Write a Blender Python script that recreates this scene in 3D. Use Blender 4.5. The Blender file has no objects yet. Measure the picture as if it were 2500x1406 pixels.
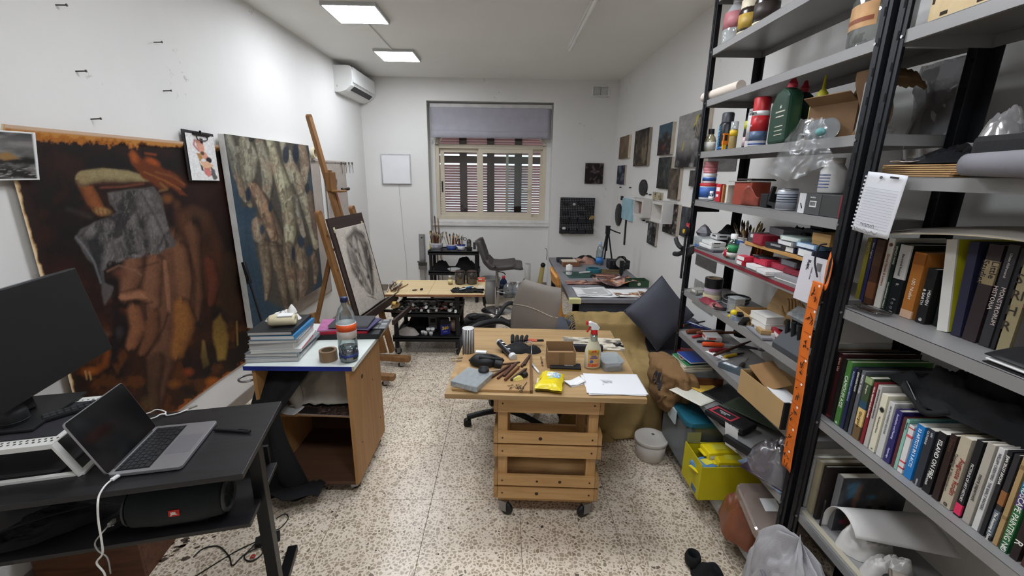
import bpy,bmesh,math,random
import numpy as np
from mathutils import Vector as V,Matrix,noise,Euler
random.seed(7)
R=math.radians
SC=bpy.context.scene
COL=SC.collection
F,PITCH,YAW,ROLL,HC=1051.1,0.2605,0.0155,0.0131,1.65
_f=V((math.sin(YAW)*math.cos(PITCH),math.cos(YAW)*math.cos(PITCH),-math.sin(PITCH)))
_r0=V((math.cos(YAW),-math.sin(YAW),0));_u0=_r0.cross(_f)
_r=math.cos(ROLL)*_r0 + math.sin(ROLL)*_u0
_u=-math.sin(ROLL)*_r0 + math.cos(ROLL)*_u0
cd=bpy.data.cameras.new('camera');cam=bpy.data.objects.new('camera',cd);COL.objects.link(cam)
cd.sensor_width=36.0;cd.lens=F/2500*36;cd.clip_start=0.02;cd.clip_end=100
cam.matrix_world=Matrix(((_r.x,_u.x,-_f.x,0),(_r.y,_u.y,-_f.y,0),(_r.z,_u.z,-_f.z,HC),(0,0,0,1)))
SC.camera=cam
w=bpy.data.worlds.new('daylight');SC.world=w;w.use_nodes=True
bg=w.node_tree.nodes['Background'];bg.inputs[0].default_value=(0.80,0.90,1.0,1);bg.inputs[1].default_value=1.6
SC.view_settings.view_transform='Standard';SC.view_settings.look='None'
SC.view_settings.exposure=0.9;SC.view_settings.gamma=1.0;SC.view_settings.use_curve_mapping=False
PANEL_POWER=21.0
def W(x,y,X=None,Y=None,Z=None):
    """point of the room seen at (x, y) of the 2500x1406 frame, on the plane X=, Y= or Z="""
    d=_f + _r*((x-1250)/F) + _u*((703-y)/F)
    t=X/d.x if X is not None else Y/d.y if Y is not None else (Z-HC)/d.z
    return V((d.x*t,d.y*t,HC+d.z*t))
def lin(h):
    if isinstance(h,str):
        h=h.lstrip('#');c=[int(h[i:i+2],16)/255 for i in (0,2,4)]
    else:c=h
    return tuple(((v+.055)/1.055)**2.4 if v > .04045 else v/12.92 for v in c)
MATS={}
def mat(col,rough=.55,metal=0.,var=.12,vs=9.,bump=0.,bs=120.,spec=.4,name=None,alpha=None,trans=0.,coat=0.,sheen=0.,stretch=None,sub=None):
    """procedural paint/plastic/cloth/paper: base colour modulated by noise, optional bump"""
    key=(col,rough,metal,var,vs,bump,bs,spec,alpha,trans,coat,sheen,stretch)
    if key in MATS:return MATS[key]
    m=bpy.data.materials.new(name or 'surface_'+str(col).strip('#'));m.use_nodes=True
    nt=m.node_tree;b=nt.nodes['Principled BSDF'];N=nt.nodes.new;L=nt.links.new
    c=lin(col)
    b.inputs['Roughness'].default_value=rough;b.inputs['Metallic'].default_value=metal
    b.inputs['Specular IOR Level'].default_value=spec
    if trans:b.inputs['Transmission Weight'].default_value=trans
    if coat:b.inputs['Coat Weight'].default_value=coat
    if sheen:b.inputs['Sheen Weight'].default_value=sheen
    tc=N('ShaderNodeTexCoord');mp=N('ShaderNodeMapping');L(tc.outputs['Object'],mp.inputs[0])
    if stretch:mp.inputs['Scale'].default_value=stretch
    if var:
        n=N('ShaderNodeTexNoise');n.inputs['Scale'].default_value=vs;n.inputs['Detail'].default_value=5
        L(mp.outputs[0],n.inputs[0])
        r=N('ShaderNodeValToRGB');r.color_ramp.elements[0].position=.3;r.color_ramp.elements[1].position=.72
        r.color_ramp.elements[0].color=(*[v*(1-var) for v in c],1)
        r.color_ramp.elements[1].color=(*[min(1,v*(1+var)) for v in c],1)
        L(n.outputs[0],r.inputs[0]);L(r.outputs[0],b.inputs['Base Color'])
    else:b.inputs['Base Color'].default_value=(*c,1)
    if bump:
        n2=N('ShaderNodeTexNoise');n2.inputs['Scale'].default_value=bs;n2.inputs['Detail'].default_value=4
        L(mp.outputs[0],n2.inputs[0]);bp=N('ShaderNodeBump');bp.inputs['Strength'].default_value=bump
        bp.inputs['Distance'].default_value=.004;L(n2.outputs[0],bp.inputs['Height']);L(bp.outputs[0],b.inputs['Normal'])
    if alpha is not None:b.inputs['Alpha'].default_value=alpha
    MATS[key]=m;return m
def wood(c1,c2,scale=7.,axis=0,rough=.55,name='wood',bump=.15):
    key=('wood',c1,c2,scale,axis,rough)
    if key in MATS:return MATS[key]
    m=bpy.data.materials.new(name);m.use_nodes=True;nt=m.node_tree;b=nt.nodes['Principled BSDF'];N=nt.nodes.new;L=nt.links.new
    tc=N('ShaderNodeTexCoord');mp=N('ShaderNodeMapping');L(tc.outputs['Object'],mp.inputs[0])
    s=[scale*6]*3;s[axis]=scale*.5;mp.inputs['Scale'].default_value=s
    n=N('ShaderNodeTexNoise');n.inputs['Scale'].default_value=1;n.inputs['Detail'].default_value=8;n.inputs['Distortion'].default_value=1.2
    L(mp.outputs[0],n.inputs[0]);r=N('ShaderNodeValToRGB');r.color_ramp.elements[0].position=.32;r.color_ramp.elements[1].position=.68
    r.color_ramp.elements[0].color=(*lin(c1),1);r.color_ramp.elements[1].color=(*lin(c2),1)
    L(n.outputs[0],r.inputs[0]);L(r.outputs[0],b.inputs['Base Color']);b.inputs['Roughness'].default_value=rough
    bp=N('ShaderNodeBump');bp.inputs['Strength'].default_value=bump;bp.inputs['Distance'].default_value=.003
    L(n.outputs[0],bp.inputs['Height']);L(bp.outputs[0],b.inputs['Normal']);MATS[key]=m;return m
def clear(col='#ffffff',gloss=.12,rough=.05,name='clear_plastic',cloud=0.,fr=.5):
    """thin clear sheet: mostly transparent with glossy sheen"""
    key=('clear',col,gloss,rough,cloud,fr)
    if key in MATS:return MATS[key]
    m=bpy.data.materials.new(name);m.use_nodes=True;nt=m.node_tree;nt.nodes.remove(nt.nodes['Principled BSDF']);N=nt.nodes.new;L=nt.links.new
    o=nt.nodes['Material Output'];t=N('ShaderNodeBsdfTransparent');t.inputs[0].default_value=(*lin(col),1)
    g=N('ShaderNodeBsdfGlossy');g.inputs['Roughness'].default_value=rough;lw=N('ShaderNodeLayerWeight');lw.inputs[0].default_value=.25
    ma=N('ShaderNodeMath');ma.operation='MULTIPLY_ADD';ma.inputs[1].default_value=fr;ma.inputs[2].default_value=gloss;ma.use_clamp=True
    L(lw.outputs['Fresnel'],ma.inputs[0]);mx=N('ShaderNodeMixShader');L(ma.outputs[0],mx.inputs[0]);L(t.outputs[0],mx.inputs[1]);L(g.outputs[0],mx.inputs[2])
    last=mx
    if cloud:
        d=N('ShaderNodeBsdfDiffuse');d.inputs[0].default_value=(*lin(col),1);m2=N('ShaderNodeMixShader');m2.inputs[0].default_value=cloud
        L(mx.outputs[0],m2.inputs[1]);L(d.outputs[0],m2.inputs[2]);last=m2
    L(last.outputs[0],o.inputs[0]);MATS[key]=m;return m
def attr_mat(name='painted_canvas',rough=.6,bump=.25,bs=260.):
    if name in MATS:return MATS[name]
    m=bpy.data.materials.new(name);m.use_nodes=True;nt=m.node_tree;b=nt.nodes['Principled BSDF'];N=nt.nodes.new;L=nt.links.new
    a=N('ShaderNodeVertexColor');a.layer_name='Col';L(a.outputs[0],b.inputs['Base Color']);b.inputs['Roughness'].default_value=rough
    b.inputs['Specular IOR Level'].default_value=.25
    n=N('ShaderNodeTexNoise');n.inputs['Scale'].default_value=bs;tc=N('ShaderNodeTexCoord');L(tc.outputs['Object'],n.inputs[0])
    bp=N('ShaderNodeBump');bp.inputs['Strength'].default_value=bump;bp.inputs['Distance'].default_value=.002;L(n.outputs[0],bp.inputs['Height']);L(bp.outputs[0],b.inputs['Normal'])
    MATS[name]=m;return m
def emis(col,s,name):
    m=bpy.data.materials.new(name);m.use_nodes=True;nt=m.node_tree;b=nt.nodes['Principled BSDF']
    b.inputs['Base Color'].default_value=(.8,.8,.8,1);b.inputs['Emission Color'].default_value=(*lin(col),1);b.inputs['Emission Strength'].default_value=s
    return m
def TR(loc=(0,0,0),rot=(0,0,0),sc=None):
    m=Matrix.Translation(V(loc)) @ Euler([R(a) for a in rot]).to_matrix().to_4x4()
    return m @ Matrix.Diagonal((*sc,1)) if sc else m
class MB:
    def __init__(s):s.v=[];s.f=[];s.sm=[]
    def add(s,vs,fs,smooth=False,M=None):
        k=len(s.v)
        s.v += [tuple(M @ V(p)) for p in vs] if M is not None else [tuple(p) for p in vs]
        s.f += [tuple(i+k for i in f) for f in fs];s.sm += [smooth]*len(fs);return s
    def box(s,c,d,M=None,rz=0,rot=None):
        x,y,z=(t/2 for t in d)
        vs=[V((a*x,b*y,e*z)) for e in (-1,1) for a,b in ((-1,-1),(1,-1),(1,1),(-1,1))]
        T=TR(c,rot or (0,0,rz));T=M @ T if M is not None else T
        return s.add(vs,[(3,2,1,0),(4,5,6,7),(0,1,5,4),(1,2,6,5),(2,3,7,6),(3,0,4,7)],False,T)
    def span(s,a,b,M=None):
        return s.box([(p+q)/2 for p,q in zip(a,b)],[abs(q-p) for p,q in zip(a,b)],M)
    def bar(s,a,b,w,h,up=(0,0,1),M=None):
        a,b=V(a),V(b);d=b-a;z=d.normalized();x=V(up).cross(z)
        if x.length < 1e-4:x=V((1,0,0))
        x.normalize();y=z.cross(x);T=Matrix((x,y,z)).transposed().to_4x4();T.translation=(a+b)/2
        return s.box((0,0,0),(w,h,d.length),M @ T if M is not None else T)
    def cyl(s,a,b,r,r1=None,n=16,caps=True,M=None):
        r1=r if r1 is None else r1
        a,b=V(a),V(b);z=(b-a).normalized();x=z.orthogonal().normalized();y=z.cross(x)
        vs=[a+(x*math.cos(t)+y*math.sin(t))*r for t in (2*math.pi*i/n for i in range(n))]+[b+(x*math.cos(t)+y*math.sin(t))*r1 for t in (2*math.pi*i/n for i in range(n))]
        s.add(vs,[(i,(i+1) % n,n+(i+1) % n,n+i) for i in range(n)],True,M)
        if caps:s.add(vs,[tuple(range(n))[::-1],tuple(range(n,2*n))],False,M)
        return s
    def lathe(s,prof,o=(0,0,0),n=20,M=None,smooth=True,sx=1.,sy=1.):
        vs=[(o[0]+r*sx*math.cos(2*math.pi*i/n),o[1]+r*sy*math.sin(2*math.pi*i/n),o[2]+z) for r,z in prof for i in range(n)]
        fs=[(k*n+i,k*n+(i+1) % n,(k+1)*n+(i+1) % n,(k+1)*n+i) for k in range(len(prof)-1) for i in range(n)]
        s.add(vs,fs,smooth,M)
        caps=[]
        if prof[0][0] > 1e-4:caps.append(tuple(range(n))[::-1])
        if prof[-1][0] > 1e-4:caps.append(tuple(range((len(prof)-1)*n,len(prof)*n)))
        if caps:s.add(vs,caps,False,M)
        return s
    def ring(s,R0,r,o=(0,0,0),n=28,k=8,M=None,flat=None):
        vs=[];fs=[]
        for i in range(n):
            t=2*math.pi*i/n
            for j in range(k):
                p=2*math.pi*j/k+math.pi/k;rr=R0+r*math.cos(p);vs.append((o[0]+rr*math.cos(t),o[1]+rr*math.sin(t),o[2]+(flat or r)*math.sin(p)))
        for i in range(n):
            for j in range(k):fs.append((i*k+j,((i+1) % n)*k+j,((i+1) % n)*k+(j+1) % k,i*k+(j+1) % k))
        return s.add(vs,fs,True,M)
    def washer(s,ro,ri,h,o=(0,0,0),n=28,M=None):
        prof=[(ri,0),(ro,0),(ro,h),(ri,h),(ri,0)]
        vs=[(o[0]+r*math.cos(2*math.pi*i/n),o[1]+r*math.sin(2*math.pi*i/n),o[2]+z) for r,z in prof for i in range(n)]
        return s.add(vs,[(k*n+i,k*n+(i+1) % n,(k+1)*n+(i+1) % n,(k+1)*n+i) for k in range(4) for i in range(n)],False,M)
    def tube(s,pts,r,n=8,M=None,smooth_path=True):
        pts=[V(p) for p in pts]
        if smooth_path and len(pts) > 2:pts=spline(pts)
        vs=[];x=None
        rr=r if callable(r) else (lambda t:r)
        for i,p in enumerate(pts):
            z=(pts[min(i+1,len(pts)-1)]-pts[max(i-1,0)]).normalized()
            x=z.orthogonal().normalized() if x is None else (x-z*x.dot(z)).normalized()
            y=z.cross(x);q=rr(i/(len(pts)-1))
            vs += [p+(x*math.cos(2*math.pi*j/n)+y*math.sin(2*math.pi*j/n))*q for j in range(n)]
        m=len(pts)
        s.add(vs,[(i*n+j,i*n+(j+1) % n,(i+1)*n+(j+1) % n,(i+1)*n+j) for i in range(m-1) for j in range(n)],True,M)
        return s.add(vs,[tuple(range(n))[::-1],tuple(range((m-1)*n,m*n))],False,M)
    def grid(s,fn,nu,nv,M=None,smooth=True):
        vs=[fn(i/nu,j/nv) for i in range(nu+1) for j in range(nv+1)]
        q=nv+1
        return s.add(vs,[(i*q+j,(i+1)*q+j,(i+1)*q+j+1,i*q+j+1) for i in range(nu) for j in range(nv)],smooth,M)
    def prism(s,poly,z0,z1,M=None,smooth=False):
        n=len(poly);vs=[(x,y,z0) for x,y in poly]+[(x,y,z1) for x,y in poly]
        s.add(vs,[tuple(range(n))[::-1],tuple(range(n,2*n))],False,M)
        return s.add(vs,[(i,(i+1) % n,n+(i+1) % n,n+i) for i in range(n)],smooth,M)
    def ball(s,c,r,n=14,k=8,M=None,sc=(1,1,1)):
        vs=[(c[0]+r*sc[0]*math.sin(math.pi*j/k)*math.cos(2*math.pi*i/n),c[1]+r*sc[1]*math.sin(math.pi*j/k)*math.sin(2*math.pi*i/n),c[2]-r*sc[2]*math.cos(math.pi*j/k)) for j in range(k+1) for i in range(n)]
        return s.add(vs,[(j*n+i,j*n+(i+1) % n,(j+1)*n+(i+1) % n,(j+1)*n+i) for j in range(k) for i in range(n)],True,M)
def spline(pts,k=6):
    out=[]
    for i in range(len(pts)-1):
        p0,p1,p2,p3=pts[max(i-1,0)],pts[i],pts[i+1],pts[min(i+2,len(pts)-1)]
        for j in range(k):
            t=j/k;out.append(.5*((2*p1)+(p2-p0)*t+(2*p0-5*p1+4*p2-p3)*t*t+(3*p1-p0-3*p2+p3)*t**3))
    return out+[pts[-1]]
def rrect(w,h,r,k=4):
    o=[]
    for cx,cy,a in ((w/2-r,h/2-r,0),(-w/2+r,h/2-r,90),(-w/2+r,-h/2+r,180),(w/2-r,-h/2+r,270)):
        o += [(cx+r*math.cos(R(a+90*i/k)),cy+r*math.sin(R(a+90*i/k))) for i in range(k+1)]
    return o
def make(name,mb,m,parent=None,bev=0,solid=0,sub=0,loc=None,rot=None):
    me=bpy.data.meshes.new(name);me.from_pydata(mb.v,[],mb.f)
    me.polygons.foreach_set('use_smooth',mb.sm)
    if bev:
        bm=bmesh.new();bm.from_mesh(me);bmesh.ops.remove_doubles(bm,verts=bm.verts,dist=1e-6)
        es=[e for e in bm.edges if len(e.link_faces) == 2 and e.calc_face_angle(0) > .5]
        bmesh.ops.bevel(bm,geom=es,offset=bev,segments=2,affect='EDGES',profile=.6,clamp_overlap=True);bm.to_mesh(me);bm.free()
    me.materials.append(m);me.update()
    o=bpy.data.objects.new(name,me);COL.objects.link(o)
    if parent is not None:o.parent=parent
    if loc is not None:o.location=loc
    if rot is not None:o.rotation_euler=[R(a) for a in rot]
    if solid:md=o.modifiers.new('thickness','SOLIDIFY');md.thickness=solid;md.offset=0
    if sub:md=o.modifiers.new('smooth','SUBSURF');md.levels=sub;md.render_levels=sub
    return o
def tag(o,label,cat,group=None):
    o['label']=label;o['category']=cat
    if group:o['group']=group
    return o
def thing(name,label,cat,loc=(0,0,0),rz=0,group=None,rot=None):
    o=bpy.data.objects.new(name,None);COL.objects.link(o);o.empty_display_size=.05
    o.location=loc;o.rotation_euler=[R(a) for a in rot] if rot else (0,0,R(rz));return tag(o,label,cat,group)
def one(name,mb,m,label,cat,loc=(0,0,0),rz=0,group=None,rot=None,**k):
    o=make(name,mb,m,None,**k);o.location=loc;o.rotation_euler=[R(a) for a in rot] if rot else (0,0,R(rz));return tag(o,label,cat,group)
def struct(name,mb,m,parent=None,**k):
    o=make(name,mb,m,parent,**k)
    if parent is None:o['kind']='structure'
    return o
def text(s,size,m,parent,M,align='LEFT',bold=0.,name='lettering',sx=1.,ext=.0003):
    c=bpy.data.curves.new(name,'FONT');c.body=s;c.size=size;c.align_x=align;c.align_y='CENTER';c.extrude=ext;c.resolution_u=2
    c.offset=bold;c.materials.append(m)
    o=bpy.data.objects.new(name,c);COL.objects.link(o);o.parent=parent;o.matrix_local=M @ Matrix.Diagonal((sx,1,1,1));return o
def frame_m(o,x,y):
    """matrix with origin o, local x and y axes as given"""
    x=V(x).normalized();y=V(y).normalized();z=x.cross(y)
    m=Matrix((x,y,z)).transposed().to_4x4();m.translation=V(o);return m
def nz(p,s=1.,o=4):return noise.fractal(V(p)*s,1.,2.,o)
_rs=np.random.RandomState(3);_lat=_rs.rand(64,64)
def vnoise(x,y):
    xi=np.floor(x).astype(int);yi=np.floor(y).astype(int);fx=x-xi;fy=y-yi;fx=fx*fx*(3-2*fx);fy=fy*fy*(3-2*fy)
    g=lambda a,b:_lat[a % 64,b % 64]
    return (g(xi,yi)*(1-fx)+g(xi+1,yi)*fx)*(1-fy)+(g(xi,yi+1)*(1-fx)+g(xi+1,yi+1)*fx)*fy
def fbm(x,y,o=5):
    s=0;a=.5
    for i in range(o):s=s+a*vnoise(x+17.3*i,y+5.1*i);x=x*2.03;y=y*2.03;a *= .5
    return s
class Paint:
    """accumulates colours over coordinate arrays x, y"""
    def __init__(s,x,y,base):s.x=x;s.y=y;s.c=np.tile(np.array(lin(base))[:,None],(1,len(x))).astype(float)
    def mix(s,a,col):
        c=np.array(lin(col))[:,None] if isinstance(col,str) else col;s.c=s.c*(1-a)+c*a;return s
    def _seg(s,pts,closed):
        d=np.full(len(s.x),1e9);n=len(pts);side=np.zeros(len(s.x),bool)
        for i in range(n if closed else n-1):
            (x0,y0),(x1,y1)=pts[i],pts[(i+1) % n];dx,dy=x1-x0,y1-y0;l=dx*dx+dy*dy+1e-9
            t=np.clip(((s.x-x0)*dx+(s.y-y0)*dy)/l,0,1);d=np.minimum(d,np.hypot(s.x-x0-t*dx,s.y-y0-t*dy))
            if closed:
                c=(y0 > s.y) != (y1 > s.y);side ^= c & (s.x < (x1-x0)*(s.y-y0)/((y1-y0) if abs(y1-y0) > 1e-9 else 1e-9)+x0)
        return d,side
    def poly(s,pts,col,soft=4,a=1.,ragged=0,rs=.05):
        d,i=s._seg(pts,True);sd=np.where(i,d,-d)
        if ragged:sd=sd+ragged*(fbm(s.x*rs,s.y*rs)-.5)*2
        return s.mix(np.clip(sd/soft+.5,0,1)*a,col)
    def shade(s,pts,c0,c1,ang,soft=4,a=1.,ragged=0,rs=.05):
        """polygon filled with a ramp from c0 to c1 along direction ang (deg)"""
        d,i=s._seg(pts,True);sd=np.where(i,d,-d)
        if ragged:sd=sd+ragged*(fbm(s.x*rs,s.y*rs)-.5)*2
        q=s.x*math.cos(R(ang))+s.y*math.sin(R(ang));pp=[x*math.cos(R(ang))+y*math.sin(R(ang)) for x,y in pts]
        t=np.clip((q-min(pp))/(max(pp)-min(pp)+1e-9),0,1);A=np.array(lin(c0))[:,None];B=np.array(lin(c1))[:,None]
        return s.mix(np.clip(sd/soft+.5,0,1)*a,A*(1-t)+B*t)
    def line(s,pts,w,col,soft=2,a=1.):
        d,_=s._seg(pts,False);return s.mix(np.clip((w/2-d)/soft+.5,0,1)*a,col)
    def limb(s,pts,ws,cl,cd,li=-.3,soft=.18,a=1.):
        """rounded form along a polyline, light on one flank, dark towards the edges"""
        best=np.full(len(s.x),9.);off=np.zeros(len(s.x));n=len(pts)-1
        for i in range(n):
            (x0,y0),(x1,y1)=pts[i],pts[i+1];dx,dy=x1-x0,y1-y0;l=dx*dx+dy*dy;t=np.clip(((s.x-x0)*dx+(s.y-y0)*dy)/l,0,1)
            w=ws[i]*(1-t)+ws[i+1]*t;d=np.hypot(s.x-x0-t*dx,s.y-y0-t*dy)/w;k=d < best;best=np.where(k,d,best);off=np.where(k,np.sign((s.x-x0)*dy-(s.y-y0)*dx)*d,off)
        sh=np.clip(1.05-(off-li)**2*.95+.5*(fbm(s.x*.05,s.y*.05)-.5),0,1);A,B=np.array(lin(cl))[:,None],np.array(lin(cd))[:,None]
        return s.mix(np.clip((1-best)/soft,0,1)*a,B*(1-sh)+A*sh)
    def ell(s,cx,cy,rx,ry,col,soft=.3,a=1.,ang=0):
        c,n=math.cos(R(ang)),math.sin(R(ang));u=((s.x-cx)*c+(s.y-cy)*n)/rx;v=(-(s.x-cx)*n+(s.y-cy)*c)/ry
        return s.mix(np.clip((1-np.hypot(u,v))/soft,0,1)*a,col)
    def grain(s,sx,sy,amt,o=5):
        n=fbm(s.x*sx,s.y*sy,o)-.5;s.c=np.clip(s.c*(1+2*amt*n),0,1);return s
    def tint(s,sx,sy,col,lo=.5,hi=.7,a=1.,off=0):
        n=fbm(s.x*sx+off,s.y*sy+off*.7);return s.mix(np.clip((n-lo)/(hi-lo),0,1)*a,col)
def canvas(name,o,ux,uy,w,h,nx,ny,fn,parent=None,m=None,lift=None):
    """grid spanned by unit vectors ux (w) and uy (h) from corner o; fn(world points)->colours 3xN"""
    o,ux,uy=V(o),V(ux),V(uy)
    us=np.linspace(0,1,nx+1);vs=np.linspace(0,1,ny+1);U,Vv=np.meshgrid(us,vs,indexing='ij');U=U.ravel();Vv=Vv.ravel()
    nrm=ux.cross(uy)
    P=np.array(o)[None]+U[:,None]*w*np.array(ux)[None]+Vv[:,None]*h*np.array(uy)[None]
    if lift is not None:P=P+lift(U,Vv)[:,None]*np.array(nrm)[None]
    C=fn(P,U,Vv)
    q=ny+1;I,J=np.meshgrid(np.arange(nx),np.arange(ny),indexing='ij');a=(I*q+J).ravel()
    Fc=np.stack([a,a+q,a+q+1,a+1],1)
    me=bpy.data.meshes.new(name);me.from_pydata(P.tolist(),[],Fc.tolist());me.polygons.foreach_set('use_smooth',[True]*len(Fc))
    ca=me.color_attributes.new('Col','FLOAT_COLOR','POINT');ca.data.foreach_set('color',np.concatenate([np.clip(C,0,1).T,np.ones((len(P),1))],1).astype(np.float32).ravel())
    me.materials.append(m or attr_mat());ob=bpy.data.objects.new(name,me);COL.objects.link(ob)
    if parent is not None:ob.parent=parent
    return ob
def pix(P):
    """frame coordinates of world points (to sketch flat artworks from the photograph)"""
    d=P-np.array([0,0,HC]);z=d @ np.array(_f);return 1250+F*(d @ np.array(_r))/z,703-F*(d @ np.array(_u))/z
# ==== ROOM SHELL
XL,XR,YB,YR,H=-1.892,1.452,6.0,-1.7,2.817
def plaster(name,col,stains=.25,scale=1.3):
    m=bpy.data.materials.new(name);m.use_nodes=True;nt=m.node_tree;b=nt.nodes['Principled BSDF'];N=nt.nodes.new;L=nt.links.new
    g=N('ShaderNodeNewGeometry');n=N('ShaderNodeTexNoise');n.inputs['Scale'].default_value=scale;n.inputs['Detail'].default_value=8;L(g.outputs['Position'],n.inputs[0])
    r=N('ShaderNodeValToRGB');c=lin(col);r.color_ramp.elements[0].position=.3;r.color_ramp.elements[1].position=.7
    r.color_ramp.elements[0].color=(*[v*.93 for v in c],1);r.color_ramp.elements[1].color=(*c,1);L(n.outputs[0],r.inputs[0])
    s=N('ShaderNodeTexNoise');s.inputs['Scale'].default_value=16;s.inputs['Detail'].default_value=9;s.inputs['Roughness'].default_value=.75;L(g.outputs['Position'],s.inputs[0])
    k=N('ShaderNodeTexNoise');k.inputs['Scale'].default_value=2.1;L(g.outputs['Position'],k.inputs[0])
    mu=N('ShaderNodeMath');mu.operation='MULTIPLY';L(s.outputs[0],mu.inputs[0]);L(k.outputs[0],mu.inputs[1])
    sr=N('ShaderNodeValToRGB');sr.color_ramp.elements[0].position=.405;sr.color_ramp.elements[1].position=.46;sr.color_ramp.elements[1].color=(stains,stains,stains,1);L(mu.outputs[0],sr.inputs[0])
    mx=N('ShaderNodeMixRGB');mx.inputs[2].default_value=(*lin('#8d857d'),1);L(sr.outputs[0],mx.inputs[0]);L(r.outputs[0],mx.inputs[1]);L(mx.outputs[0],b.inputs['Base Color'])
    b.inputs['Roughness'].default_value=.75;b.inputs['Specular IOR Level'].default_value=.25
    bp=N('ShaderNodeBump');bp.inputs['Strength'].default_value=.12;bp.inputs['Distance'].default_value=.01
    n3=N('ShaderNodeTexNoise');n3.inputs['Scale'].default_value=22;n3.inputs['Detail'].default_value=6;L(g.outputs['Position'],n3.inputs[0]);L(n3.outputs[0],bp.inputs['Height']);L(bp.outputs[0],b.inputs['Normal'])
    return m
WALL=plaster('white_wall_paint','#e4e2df',.6);CEIL=plaster('ceiling_paint','#efeee9',.15,.8)
def terrazzo():
    m=bpy.data.materials.new('terrazzo');m.use_nodes=True;nt=m.node_tree;b=nt.nodes['Principled BSDF'];N=nt.nodes.new;L=nt.links.new
    g=N('ShaderNodeNewGeometry');ns=N('ShaderNodeTexNoise');ns.inputs['Scale'].default_value=45;L(g.outputs['Position'],ns.inputs[0])
    ad=N('ShaderNodeVectorMath');ad.operation='SCALE';ad.inputs['Scale'].default_value=.018;L(ns.outputs['Color'],ad.inputs[0])
    a2=N('ShaderNodeVectorMath');L(g.outputs['Position'],a2.inputs[0]);L(ad.outputs[0],a2.inputs[1])
    def chips(scale,lo,hi):
        v=N('ShaderNodeTexVoronoi');v.feature='DISTANCE_TO_EDGE';v.inputs['Scale'].default_value=scale;L(a2.outputs[0],v.inputs[0])
        v2=N('ShaderNodeTexVoronoi');v2.inputs['Scale'].default_value=scale;L(a2.outputs[0],v2.inputs[0])
        sp=N('ShaderNodeSeparateColor');L(v2.outputs['Color'],sp.inputs[0])
        th=N('ShaderNodeMath');th.operation='MULTIPLY_ADD';th.inputs[1].default_value=hi-lo;th.inputs[2].default_value=lo;L(sp.outputs[0],th.inputs[0])
        su=N('ShaderNodeMath');su.operation='SUBTRACT';L(v.outputs['Distance'],su.inputs[0]);L(th.outputs[0],su.inputs[1])
        mr=N('ShaderNodeMapRange');mr.inputs['From Min'].default_value=0;mr.inputs['From Max'].default_value=.05;L(su.outputs[0],mr.inputs[0])
        return mr.outputs[0],sp
    f1,sp1=chips(56,.03,.26);f2,sp2=chips(125,.07,.34)
    base=N('ShaderNodeMixRGB');base.inputs[1].default_value=(*lin('#ecdfcd'),1);base.inputs[2].default_value=(*lin('#d6c6b1'),1);L(f2,base.inputs[0])
    cr=N('ShaderNodeValToRGB');e=cr.color_ramp.elements;e[0].color=(*lin('#b0a08b'),1);e[1].color=(*lin('#c2b29d'),1)
    x=e.new(.3);x.color=(*lin('#b9a994'),1);x=e.new(.93);x.color=(*lin('#a3927b'),1);x=e.new(.97);x.color=(*lin('#6b5f54'),1);L(sp1.outputs[1],cr.inputs[0])
    mx=N('ShaderNodeMixRGB');L(f1,mx.inputs[0]);L(base.outputs[0],mx.inputs[1]);L(cr.outputs[0],mx.inputs[2])
    n=N('ShaderNodeTexNoise');n.inputs['Scale'].default_value=1.1;n.inputs['Detail'].default_value=6;L(g.outputs['Position'],n.inputs[0])
    dr=N('ShaderNodeValToRGB');dr.color_ramp.elements[0].position=.3;dr.color_ramp.elements[1].position=.62;dr.color_ramp.elements[0].color=(.82,.80,.78,1);L(n.outputs[0],dr.inputs[0])
    m2=N('ShaderNodeMixRGB');m2.blend_type='MULTIPLY';m2.inputs[0].default_value=1;L(mx.outputs[0],m2.inputs[1]);L(dr.outputs[0],m2.inputs[2])
    L(m2.outputs[0],b.inputs['Base Color']);b.inputs['Roughness'].default_value=.27;b.inputs['Specular IOR Level'].default_value=.35
    return m
TERR=terrazzo()
floor=struct('floor',MB().span((XL-.15,YR-.15,-.12),(XR+.15,YB+.3,-.006)),mat('#8f8372',.8,name='grout'))
T=.459;tile_me=None;ox,oy=.083,1.89
for i in range(-5,4):
    for j in range(-8,10):
        x0,x1=max(XL,ox+i*T),min(XR,ox+(i+1)*T);y0,y1=max(YR,oy+j*T),min(YB+.21,oy+(j+1)*T)
        if x1-x0 < .01 or y1-y0 < .01:continue
        full=x1-x0 > T-.001 and y1-y0 > T-.001
        if full and tile_me:
            o=bpy.data.objects.new('floor_tile',tile_me);COL.objects.link(o);o.parent=floor
        else:
            a,b_=(x1-x0)/2-.0012,(y1-y0)/2-.0012
            o=make('floor_tile',MB().span((-a,-b_,-.006),(a,b_,0)),TERR,floor,bev=.0008)
            if full:tile_me=o.data
        o.location=((x0+x1)/2,(y0+y1)/2,0)
struct('wall_left',MB().span((XL-.12,YR-.12,0),(XL,YB,H)),WALL)
struct('wall_right',MB().span((XR,YR-.12,0),(XR+.12,YB,H)),WALL)
struct('wall_rear',MB().span((XL,YR-.12,0),(XR,YR,H)),WALL)
struct('ceiling',MB().span((XL-.12,YR-.12,H),(XR+.12,YB+.4,H+.1)),CEIL)
NX0,NX1,NZ=-1.045,.607,2.543;NY=6.2
WX0,WX1,WZ0,WZS=-.985,.548,1.0,2.0
b=MB();b.span((XL-.12,YB,0),(NX0,YB+.4,H));b.span((NX1,YB,0),(XR+.12,YB+.4,H));b.span((NX0,YB,NZ),(NX1,YB+.4,H))
struct('wall_back',b,WALL)
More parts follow.
